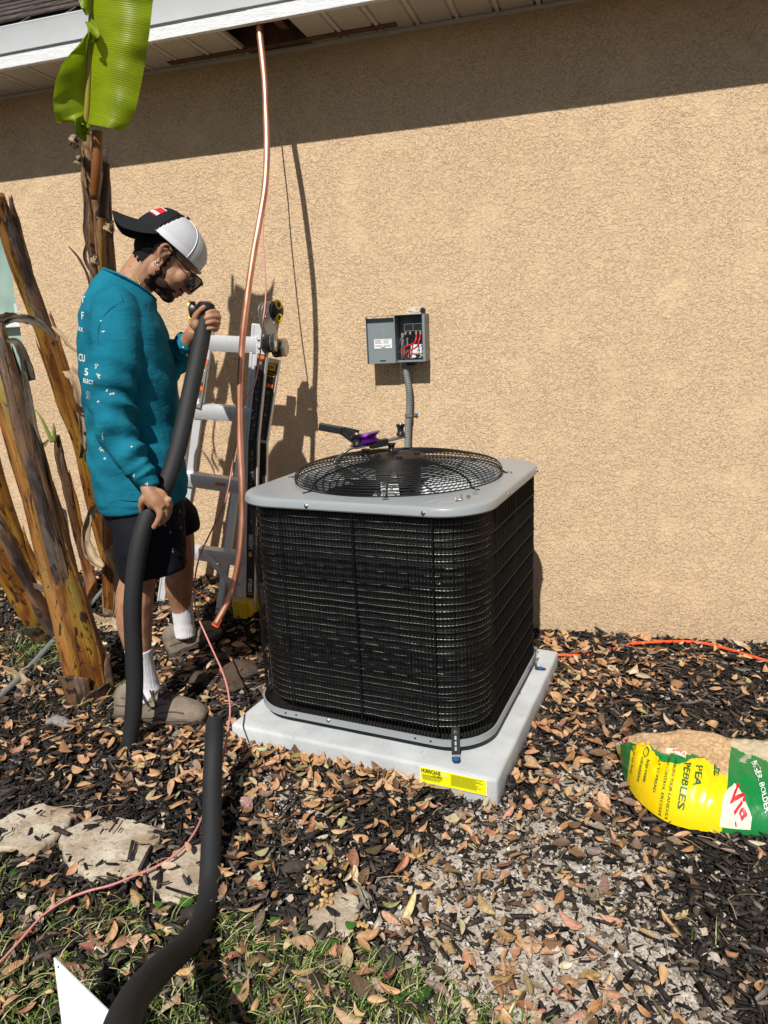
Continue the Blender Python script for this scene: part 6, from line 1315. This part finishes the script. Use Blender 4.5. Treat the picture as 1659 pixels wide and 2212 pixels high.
# shirt
def shirtm():
    n_ = NM('teal_cotton', (.005, .125, .185), .92, spec=.12, Sheen_Weight=.0); v = n_.coord(); f = n_.noise(7, 5, v)
    c = n_.mix(n_.ramp(f, [(.35, 0.), (.65, 1.)]), (.004, .115, .182), (.009, .168, .25)); c = n_.mix(n_.ramp(n_.noise(500, 2, v), [(.4, 0.), (.6, .25)]), c, (.02, .22, .29)); n_.col(c)
    n_.bump(n_.noise(700, 2, v), .0005); n_.bump(n_.noise(15, 4, n_.coord((1, 1, 1.9)), .5, .9), .008, .55); return n_.m
TEAL = shirtm(); sh_ = MB()
sh_.rings([ring(276, 612, 50, .070, tilt=-.045), ring(274, 620, 56, .092, tilt=-.044), ring(266, 632, 66, .135, tilt=-.030), ring(259, 650, 77, .175, tilt=-.012)]+[ring(*q) for q in ((256, 675, 85, .200), (262, 710, 93, .215), (269, 755, 98, .218), (277, 810, 101, .210), (283, 860, 102, .203), (290, 915, 103, .197), (297, 975, 104.5, .195), (302, 1030, 104, .197), (306, 1070, 100, .197))])
sh_.rings([ring(306, 1066, 100, .195, tilt=0), ring(308, 1082, 96.5, .192, tilt=.012), ring(309, 1086, 94, .188, tilt=.014)])
def sleeve(pts, rad, seg=40, amp=.05, ks=0):
    P = spline(pts, 16); r_ = itp(rad, len(P)); n = len(P); V = []; nx = None
    for i, p in enumerate(P):
        t = (P[min(i+1, n-1)]-P[max(i-1, 0)]).normalized(); a = MR.copy() if nx is None else nx; a = (a-t*a.dot(t)).normalized(); nx = a; b = t.cross(a); f = i/(n-1); L = []
        fold = amp*sst(.28, .5, np.float64(f))
        for k in range(seg):
            q = 2*pi*k/seg; inner = .5+.5*math.cos(q-ks)
            w_ = math.sin(f*62+1.6*math.sin(q+ks)+2*noise.noise(Vector((q, f*3, 1))))*(.35+.65*inner)+.7*math.sin(f*33+2.2*math.sin(q*1.0+1)+1)
            L.append(p+(a*math.cos(q)+b*math.sin(q))*r_[i]*(1+fold*w_*.9+.06*noise.noise(Vector((math.cos(q)*1.4, math.sin(q)*1.4, f*6+ks)))))
        V.append(L)
    sh_.rings(V)
sleeve([M(262, 652, -.120), M(254, 676, -.155), M(247, 722, -.190), M(245, 780, -.212), M(239, 845, -.222), M(245, 902, -.232), M(264, 960, -.248), M(289, 1000, -.262), M(305, 1020, -.268), M(315, 1036, -.272)], [.058, .076, .076, .073, .070, .0705, .060, .050, .043, .036], amp=.13)
sh_.tube([M(312, 1030, -.271), M(318, 1040, -.274), M(325, 1053, -.277)], [.0335, .0330, .0300], 24)
sleeve([M(295, 672, .120), M(318, 730, .20), M(345, 796, .235), M(372, 782, .17), M(395, 752, .10), M(407, 738, .07)], [.07, .074, .066, .056, .047, .038], amp=.15, ks=2)
sh_.tube([M(404, 742, .08), M(411, 732, .06), M(417, 722, .045)], [.035, .034, .031], 20)
sme = remesh(sh_, .0062, 3, .5); co = verts_np(sme); no = norms_np(sme)
tor = (co-np.array(MC))@np.array(VD)
dsp = np.zeros(len(co))
for i, (c, v_) in enumerate(zip(co, tor)):
    q = Vector(c); a = noise.noise(Vector((c[0]*5+c[1]*5, v_*6, c[2]*7)))*.010
    a += noise.noise(Vector((c[2]*16+q.x*9, v_*14+c[2]*9, 3)))*.0075
    # drag lines from armpit to hip
    d_ = (c[2]-.9)+(c@np.array(MR)*.9); a += .0035*math.sin(d_*48+3*noise.noise(q*4))*sst(1.45, 1.2, c[2]) if False else 0
    dsp[i] = a
dsp *= np.where(co[:, 2] < .80, .4, 1.)
sme.vertices.foreach_set('co', (co+no*dsp[:, None]).ravel()); sme.update()
shirt = mob('shirt', sme, [TEAL], man)
bvh = BVHTree.FromPolygons([tuple(v.co) for v in sme.vertices], [tuple(p_.vertices) for p_ in sme.polygons])
# collar band, sleeve and hem seams
def ringpath(n=40):
    A = (M(331, 650, 0)-M(223, 586, 0))/2; c = (M(331, 650, 0)+M(223, 586, 0))/2; out = []
    for k in range(n):
        q = 2*pi*k/n; p = c+A*math.cos(q)+VD*.092*math.sin(q)+Zv*(.030*abs(math.sin(q))**2)
        h = bvh.find_nearest(p); out.append((h[0]*.75+p*.25)+h[1]*.001 if h[0] is not None else p)
    return out+[out[0]]
MB().tube(spline(ringpath(), 3), .0065, 8, False, squash=.6).build('collar', TEAL, shirt, True)
def seam(pxs, parent=shirt, r_=.0013, mat=TEAL):
    P = []
    for q in pxs:
        d = ray(*q).normalized(); h = bvh.ray_cast(CAM, d)
        if h[0] is not None: P.append(h[0]+h[1]*.0002)
    if len(P) > 2: MB().tube(spline(P, 4), r_, 5, False).build('seam', mat, parent, True)
TEALD = NM('teal_seam', (.003, .075, .11), .95).m
seam([(213, 745), (212, 720), (216, 700), (228, 678), (246, 662), (264, 652)], mat=TEALD); seam([(266, 652), (288, 668), (302, 700), (309, 735), (309, 770)], mat=TEALD); seam([(250, 592), (254, 615), (262, 638), (266, 652)], mat=TEALD); seam([(216, 1072), (260, 1080), (310, 1082), (360, 1074), (398, 1058)], mat=TEALD)
def shirt_fn(x0, y0, du, dv):              # letters projected from the viewer's side on to the shirt back
    def f(a, b):
        d = ray(x0+a*du[0]+b*dv[0], y0+a*du[1]+b*dv[1]).normalized(); h = bvh.ray_cast(CAM, d); return h[0]+h[1]*.0012 if h[0] is not None else None
    return f
def shirt_text(s, x0, y0, hpx, sx=.5, mat=PRINTW, right=True):
    bm = text_geo(s, 1/.72, .02); 
    for _ in range(4):
        E_ = [e for e in bm.edges if e.calc_length() > .3]; bmesh.ops.subdivide_edges(bm, edges=E_, cuts=1); bmesh.ops.triangulate(bm, faces=bm.faces[:])
    xm = max(v.co.x for v in bm.verts); f = shirt_fn(x0, y0, (hpx*sx, .25*hpx*sx), (0, -hpx)); P = {}
    bm.verts.index_update()
    for v in bm.verts: P[v.index] = f(v.co.x-(xm if right else 0), v.co.y)
    Fc = [[v.index for v in fc.verts] for fc in bm.faces if all(P[v.index] is not None for v in fc.verts)]
    ok = [i for i in P if P[i] is not None]; rm = {i: k for k, i in enumerate(ok)}
    if Fc: mesh('back_lettering', [P[i] for i in ok], [[rm[i] for i in fc] for fc in Fc], mat, shirt, False)
    bm.free()
shirt_text('T', 184, 655, 15, .7); shirt_text('F', 182, 690, 16, .6); shirt_text('CU', 184, 782, 16, .45); shirt_text('5', 191, 812, 16, .8); shirt_text('ELECT', 202, 831, 9, .62)
shirt_text('S!', 194, 862, 17, .45, NM('faded_print', (.30, .36, .40), .7).m); shirt_text('RX', 180, 717, 9, .6)
# paint blobs
PNT = NM('dried_cream_paint', (.62, .66, .52), .7).m
def blob(px_, py_, w_, h_, seed, mat=PNT, parent=shirt):
    rr = random.Random(seed); mb = MB()
    for _ in range(int(8+w_*h_*.12)):
        cx0, cy0 = rr.gauss(px_, w_*.4), rr.gauss(py_, h_*.4); s0 = rr.uniform(.5, 1.9); ring_ = []
        for k in range(7):
            q = 2*pi*k/7; d = ray(cx0+s0*math.cos(q)*rr.uniform(.5, 1.2), cy0+s0*math.sin(q)*rr.uniform(.5, 1.2)).normalized(); h = bvh.ray_cast(CAM, d)
            if h[0] is None or (h[0]-CAM).length > 3.3: break
            ring_.append(h[0]+h[1]*.0012)
        if len(ring_) == 7: mb.add(ring_, [tuple(range(7))])
    if mb.V: mb.build('paint_splash', mat, parent)
for i, q in enumerate(((208, 790, 5, 7), (213, 812, 5, 9), (231, 843, 3, 4), (242, 851, 5, 3), (212, 868, 3, 3), (221, 970, 8, 7), (222, 942, 2, 8), (218, 693, 2, 1), (223, 716, 4, 1), (317, 1045, 5, 6), (290, 1028, 3, 3), (227, 990, 3, 3), (285, 965, 3, 1), (404, 765, 4, 5), (395, 750, 2, 2))): blob(*q, i)
# shorts
SHM = NM('black_shorts_cloth', (.0045, .005, .009), .8, spec=.22); SHM.bump(SHM.noise(14, 4, None, .5, .5), .006); SHM.bump(SHM.noise(900, 2), .0003); SHM = SHM.m
s2 = MB(); s2.rings([ring(308, 1050, 92, .175), ring(312, 1085, 90, .18), ring(318, 1120, 86, .18)])
s2.rings([ring(318, 1090, 78, .105, -.075), ring(322, 1130, 80, .112, -.09), ring(326, 1175, 79, .115, -.098), ring(331, 1215, 76, .118, -.10, tilt=.008), ring(333, 1232, 75, .117, -.10, tilt=.012)])
s2.rings([ring(345, 1080, 62, .10, .09), ring(368, 1105, 58, .105, .14), ring(383, 1135, 50, .10, .18), ring(388, 1150, 46, .10, .20, tilt=.02)])
m3 = remesh(s2, .007, 4, .6); co = verts_np(m3); no = norms_np(m3); d_ = np.array([noise.noise(Vector((c[0]*9, c[1]*9, c[2]*4)))*.009+noise.noise(Vector(c*22))*.004 for c in co]); m3.vertices.foreach_set('co', (co+no*d_[:, None]).ravel()); m3.update()
shorts = mob('shorts', m3, [SHM], man); bvs = BVHTree.FromPolygons([tuple(v.co) for v in m3.vertices], [tuple(p_.vertices) for p_ in m3.polygons]); keep_b = bvh; bvh = bvs
DUST = NM('grey_dust_mark', (.16, .17, .19), .9).m
for i, q in enumerate(((356, 1130, 3, 9), (368, 1150, 2, 7), (373, 1190, 2, 9), (388, 1105, 1, 8), (390, 1140, 1, 5), (400, 1228, 3, 2))): blob(*q, 100+i, DUST, shorts)
seam([(385, 1085), (382, 1120), (374, 1160), (366, 1200), (352, 1236)], shorts, .0015, SHM); seam([(264, 1232), (300, 1234), (345, 1230), (400, 1214)], shorts, .0012, SHM)
bvh = keep_b
# socks
SKM = NM('white_rib_sock', (.74, .74, .78), .9, spec=.15, Sheen_Weight=.2); SKM.bump(SKM.noise(1, 2, SKM.coord((260, 260, 2))), .003); SKM = SKM.m
def sock(pts, rad, n=56):
    P = spline(pts, 8); r_ = itp(rad, len(P)); L = []
    for i, p in enumerate(P):
        L.append([p+(MR*math.cos(2*pi*k/n)*.97+VD*math.sin(2*pi*k/n))*r_[i]*(1+.016*(k % 2)+.010*math.sin(i*1.1+2*math.sin(k*.2))*(i > len(P)*.55)) for k in range(n)])
    return MB().rings(L).build('sock', SKM, man, True)
sock([M(299, 1402, -.10), M(303, 1425, -.098), M(311, 1452, -.094), M(318, 1478, -.09), M(324, 1506, -.09)], [.0485, .0455, .0425, .042, .050])
sock([M(393, 1290, .33), M(394, 1315, .34), M(397, 1345, .35), M(400, 1372, .36)], [.047, .0445, .042, .047])
# shoes
SUE = var('taupe_suede', (.20, .16, .12), .9, .35, 25, .0012, 240); SOLM = var('brown_grey_rubber', (.115, .09, .07), .7, .25, 30, .0006, 100); MSH = NM('shoe_mesh', (.085, .068, .052), .9); MSH.bump(MSH.noise(500, 2), .003); MSH = MSH.m; LACE = var('taupe_lace', (.045, .036, .028), .85, .2, 40, .001, 400)
def shoe(heel, toe, lift=.0, hz=0.):
    g = empty_child('shoe', (heel+toe)/2, man); d = toe-heel; Lh = Vector((d.x, d.y, 0)).length; x_ = d.normalized(); y_ = Zv.cross(x_).normalized(); z_ = x_.cross(y_)
    st_ = [0, .04, .12, .22, .34, .46, .58, .70, .80, .88, .94, .98, 1.]; wd = [.024, .038, .044, .044, .043, .046, .052, .056, .057, .053, .044, .031, .014]; tp = [.086, .112, .126, .128, .118, .106, .094, .084, .076, .068, .058, .046, .030]; sl_ = [.030, .036, .037, .036, .035, .034, .033, .032, .031, .030, .030, .031, .030]
    L = []; S_ = []
    for f, w_, t_, s_ in zip(st_, wd, tp, sl_):
        c = heel+x_*Lh*f; k = 28; R1 = []; R2 = []
        for i in range(k):
            q = 2*pi*i/k; cy, sz = math.cos(q), math.sin(q); zz = s_*.6+(t_-s_*.6)*max(0, sz)**.8 if sz > 0 else s_*.6*(1+sz)
            R1.append(c+y_*w_*math.copysign(abs(cy)**.75, cy)*(1-.35*max(0, sz))+z_*(zz+noise.noise((c+y_*cy*.05)*30)*.002))
            z2 = s_*(.5+.5*math.copysign(abs(sz)**.5, sz)); R2.append(c+y_*(w_+.006+.002*math.sin(f*40))*math.copysign(abs(cy)**.6, cy)*(1-.06*(sz < 0))+z_*(z2+.004*math.sin(f*9)*.4))
        L.append(R1); S_.append(R2)
    up = MB().rings(L).build('upper', SUE, g, True); so_ = MB().rings(S_).build('sole', SOLM, g, True); autosmooth(so_, 50)
    for k_ in range(3):                    # wavy grooves along the sole
        for sd in (-1, 1):
            P = []
            for f in np.linspace(.03, .96, 26):
                w_ = np.interp(f, st_, wd)+.0065; P.append(heel+x_*Lh*f+y_*sd*w_+z_*(.009+.008*k_+.003*math.sin(f*22+k_*1.3)))
            MB().tube(P, .0022, 5).build('sole_ridge', MSH, so_, True)
    for sd in (-1, 1):                     # overlays
        for fa, fb, za_, zb__, r_ in ((.05, .35, .055, .045, .003), (.30, .52, .050, .083, .0026), (.42, .62, .045, .072, .0026), (.55, .82, .042, .046, .003), (.12, .30, .085, .060, .0026)):
            P = []
            for t_ in np.linspace(0, 1, 9):
                f = fa+(fb-fa)*t_; w_ = np.interp(f, st_, wd); zz = za_+(zb__-za_)*t_+.006*math.sin(t_*pi); tt = np.interp(f, st_, tp); q = max(0, min(.95, (zz-.02)/(tt-.02))); P.append(heel+x_*Lh*f+y_*sd*w_*(1-.35*q)*math.sqrt(max(.0, 1-q**2.6))*1.02+z_*zz)
            MB().tube(P, r_*1.35, 6, squash=.6).build('overlay', MSH, up, True)
    MB().tube(spline([heel+x_*Lh*f+z_*h_ for f, h_ in ((.28, .124), (.33, .138), (.37, .146))], 4), itp([.024, .022, .014], 9), 10, squash=.45).build('tongue', MSH, g, True)
    rr = random.Random(3); zt2 = lambda f: float(np.interp(f, st_, tp))
    for i, f in enumerate((.38, .44, .50, .56, .62)):
        for s in (-1, 1):
            P = [heel+x_*Lh*(f+.05*t_*s*.5)+y_*(t_*.024)+z_*(zt2(f)+.004-.012*t_*t_) for t_ in (-1, -.5, 0, .5, 1)]; MB().tube(spline(P, 3), .0034, 6).build('lace', LACE, g, True)
    for s, hh in ((-1, .02), (1, .015)):
        P = [heel+x_*Lh*.37+z_*(zt2(.37)+.012), heel+x_*Lh*.34+y_*s*.03+z_*(zt2(.37)+.02), heel+x_*Lh*(.44)+y_*s*.052+z_*(.075), heel+x_*Lh*.52+y_*s*.045+z_*.07, heel+x_*Lh*.40+y_*s*.01+z_*(zt2(.37)+.012)]; MB().tube(spline(P, 6), .0034, 6).build('lace', LACE, g, True)
h0 = gnd(266, 1545); t0_ = gnd(452, 1556); shoe(h0+Vector((-.010, -.012, .010)), t0_+Vector((.004, -.016, .010)))
hF = M(362, 1402, .36); tF = M(482, 1384, .42); shoe(Vector((hF.x, hF.y, float(hgt(hF.x, hF.y))+.018)), Vector((tF.x, tF.y, float(hgt(tF.x, tF.y))+.014)))
# cap
cap = empty_child('cap', H(0, .06), man)
CBLK = NM('black_cap_twill', (.012, .013, .015), .85, spec=.2); CBLK.bump(CBLK.noise(900, 2), .0003); CBLK = CBLK.m
def netm():
    n_ = NM('white_mesh_net', (.72, .74, .78), .8, spec=.2); v = n_.n('Attribute', attribute_name='su').outputs['Fac']; u = n_.n('Attribute', attribute_name='sv').outputs['Fac']
    a = n_.math('SINE', n_.math('MULTIPLY', v, 2*pi/.0042)); b = n_.math('SINE', n_.math('MULTIPLY', u, 2*pi/.0042)); m_ = n_.math('MULTIPLY', n_.math('GREATER_THAN', a, -.15), n_.math('GREATER_THAN', b, -.15))
    band = n_.n('Attribute', attribute_name='sd').outputs['Fac']; m_ = n_.math('MULTIPLY', m_, band)
    n_.col(n_.mix(n_.math('MULTIPLY', m_, .85), (.74, .76, .80), (.16, .16, .19))); n_.bump(n_.math('SUBTRACT', 1., m_), .0008); return n_.m
NET = netm(); CX, CZ, RX, RY = -.002, .04, .122, .099
def cappt(th, s):                          # s 0 at the hem, 1 at the button
    c, k = math.cos(th), math.sin(th); ph = s*pi/2; hw_ = math.cos(ph)**.72 if s < .9999 else 0; f = CX+RX*c*hw_*(1-.03*s)-.024*s*s; sd = RY*k*hw_
    hem = .042+.12*(RX*c); zt2 = .147+.004*c; return f, hem+(zt2-hem)*math.sin(ph)**.95, sd
NT, NSg = 220, 60; P_f, P_b = [], []
V = [H(*cappt(2*pi*i/NT, j/NSg)) for j in range(NSg+1) for i in range(NT)]
def cell(i, j):
    f, u, s_ = cappt(2*pi*(i+.5)/NT, (j+.5)/NSg); return f < -.064+.27*(u-.029)
Ff = []; Fb = []
for j in range(NSg):
    for i in range(NT):
        q = (j*NT+i, j*NT+(i+1) % NT, (j+1)*NT+(i+1) % NT, (j+1)*NT+i); th = math.degrees(2*pi*(i+.5)/NT)
        if (th < 22 or th > 338) and j < 14-((min(th, 360-th))/22)**2*12: continue      # opening over the strap
        (Ff if cell(i, j) else Fb).append(q)
def sub(Fs, name, mat, rough=0):
    u_ = sorted({k for f in Fs for k in f}); rm = {k: i for i, k in enumerate(u_)}; o = mesh(name, [V[k] for k in u_], [[rm[k] for k in f] for f in Fs], mat, cap)
    su = [(k % NT)/NT*2*pi*.11 for k in u_]; sv = [(k//NT)/NSg*.16 for k in u_]; setattr_uv(o, su, sv, 0); o.data.attributes['sd'].data.foreach_set('value', np.array([1. if (k//NT)/NSg > .13 else .55 for k in u_], dtype=np.float32))
    md = o.modifiers.new('s', 'SOLIDIFY'); md.thickness = .0016; md.offset = 1; return o
fp = sub(Ff, 'front_panel', CBLK); np_ = sub(Fb, 'mesh_panel', NET)
for th in (math.radians(118), math.radians(242), math.radians(60), math.radians(300), math.radians(180)):
    P = [H(*(a+b for a, b in zip(cappt(th, s), (0, 0, 0)))) for s in np.linspace(.0, .985, 16)]; P = [p_+(p_-H(0, .05)).normalized()*.002 for p_ in P]; MB().tube(P, .0016, 5).build('panel_seam', NET if math.cos(th) > -.4 else CBLK, cap, True)
bt = H(*cappt(0, 1.)); MB().ell(bt+UPV*.003, (.008, .008, .005), HR, 8).build('button', CBLK, cap, True)
MB().tube(spline([H(*(cappt(th, .0)))+(H(*cappt(th, 0))-H(0, .05)).normalized()*.001 for th in np.linspace(-.5, .5, 9)], 3), .006, 8, squash=.3).build('strap', NM('white_plastic_strap', (.7, .7, .72), .5).m, cap, True)
V = []; nb = 14; na_ = 40; amx = math.radians(70)
for b in range(nb+1):
    for a in range(na_+1):
        aa = a/na_*2-1; th = pi+aa*amx; f, u, s_ = cappt(th, .0); t_ = b/nb; g_ = math.sqrt(max(0, 1-abs(aa)**2.6)); L_ = .070*g_
        uo = -.012-.044*min(1, abs(aa)/.72)**1.6
        V.append(H(f-L_*t_, u+(uo-u)*g_*t_**.9, s_*(1+.05*t_*g_)))
br = mesh('brim', V, [(b*(na_+1)+a, b*(na_+1)+a+1, (b+1)*(na_+1)+a+1, (b+1)*(na_+1)+a) for b in range(nb) for a in range(na_)], CBLK, cap); md = br.modifiers.new('s', 'SOLIDIFY'); md.thickness = .003
P = [H(*cappt(pi+aa*amx*1.0, .0)) for aa in np.linspace(-1, 1, 24)]; MB().tube([p_+(p_-H(0, .05)).normalized()*.002 for p_ in P], .0022, 6).build('braid', CBLK, cap, True)
def capfn(th0, s0):                        # emblem frame on the front panel
    return lambda a, b: (lambda p_: p_+(p_-H(-.03, .06)).normalized()*.0028)(H(*cappt(th0-a/.11, s0+b/.155)))
def cappatch(pts, th0, s0, mat, name, k=6, off=0.):
    f = capfn(th0, s0); (a0, b0), (a1, b1) = pts; V = [f(a0+(a1-a0)*i/k, b0+(b1-b0)*j/k) for i in range(k+1) for j in range(k+1)]; V = [v+(v-H(-.03, .06)).normalized()*off for v in V]
    return mesh(name, V, [(i*(k+1)+j, (i+1)*(k+1)+j, (i+1)*(k+1)+j+1, i*(k+1)+j+1) for i in range(k) for j in range(k)], mat, cap, True)
REDL = NM('red_emblem', (.55, .01, .02), .6).m; cappatch(((-.026, .0), (.030, .040)), pi+.50, .22, REDL, 'emblem'); cappatch(((-.026, .004), (.030, .014)), pi+.50, .22, PRINTW, 'emblem_lettering', 6, .001); cappatch(((-.026, .037), (.030, .040)), pi+.50, .22, PRINTW, 'emblem_rim', 6, .001)
# sunglasses
gl = empty_child('sunglasses', H(.13, .02), man); FRM = NM('black_glasses_frame', (.01, .01, .01), .25).m; LNS = NM('mirror_lens', (.10, .10, .10), .12, .8, .8).m
for s in (-1, 1):
    c = [(.116, .036, .066), (.138, .042, .040), (.150, .040, .010), (.146, -.010, .014), (.133, -.014, .040), (.113, -.006, .062)]
    P = [H(f, u, s*k) for f, u, k in c]; mb = MB(); ctr = sum(P, Vector())/6+FWD*.003; mb.add(P+[ctr], [(i, (i+1) % 6, 6) for i in range(6)]); o = mb.build('lens', LNS, gl, True); md = o.modifiers.new('s', 'SOLIDIFY'); md.thickness = .0015
    MB().tube(P+[P[0]], .0024, 6).build('rim', FRM, gl, True)
    MB().tube(spline([H(.116, .032, s*.068), H(.08, .028, s*.080), H(.03, .026, s*.084), H(-.006, .026, s*.086), H(-.018, .012, s*.084)], 5), .0045, 8, squash=.5).build('temple', FRM, gl, True)
MB().tube([H(.150, .034, -.010), H(.154, .036, 0), H(.150, .034, .010)], .0024, 6).build('bridge', FRM, gl, True)
# chain, earring
GOLD = NM('gold_chain', (.85, .58, .22), .28, 1.).m; bvk = BVHTree.FromPolygons([tuple(v.co) for v in bme.vertices], [tuple(p_.vertices) for p_ in bme.polygons]); P = []
for q in ((264, 560), (271, 565), (280, 572), (287, 580), (292, 592), (297, 604), (304, 616), (313, 628), (322, 640), (326, 648)):
    h = bvk.ray_cast(CAM, ray(*q).normalized()); 
    if h[0] is not None: P.append(h[0]+h[1]*.0012)
P = spline(P, 10); mb = MB()
for i in range(0, len(P)-1): mb.ell(P[i], (.0016, .0016, .0016), n=4)
mb.build('gold_necklace', GOLD, man, True)
ec = H(.011, -.035, -.084); MB().tube([ec+UPV*.0055*math.cos(q)+FWD*.0055*math.sin(q) for q in np.linspace(0, 2*pi, 13)], .0016, 6, False).build('hoop_earring', CHROME, man, True)
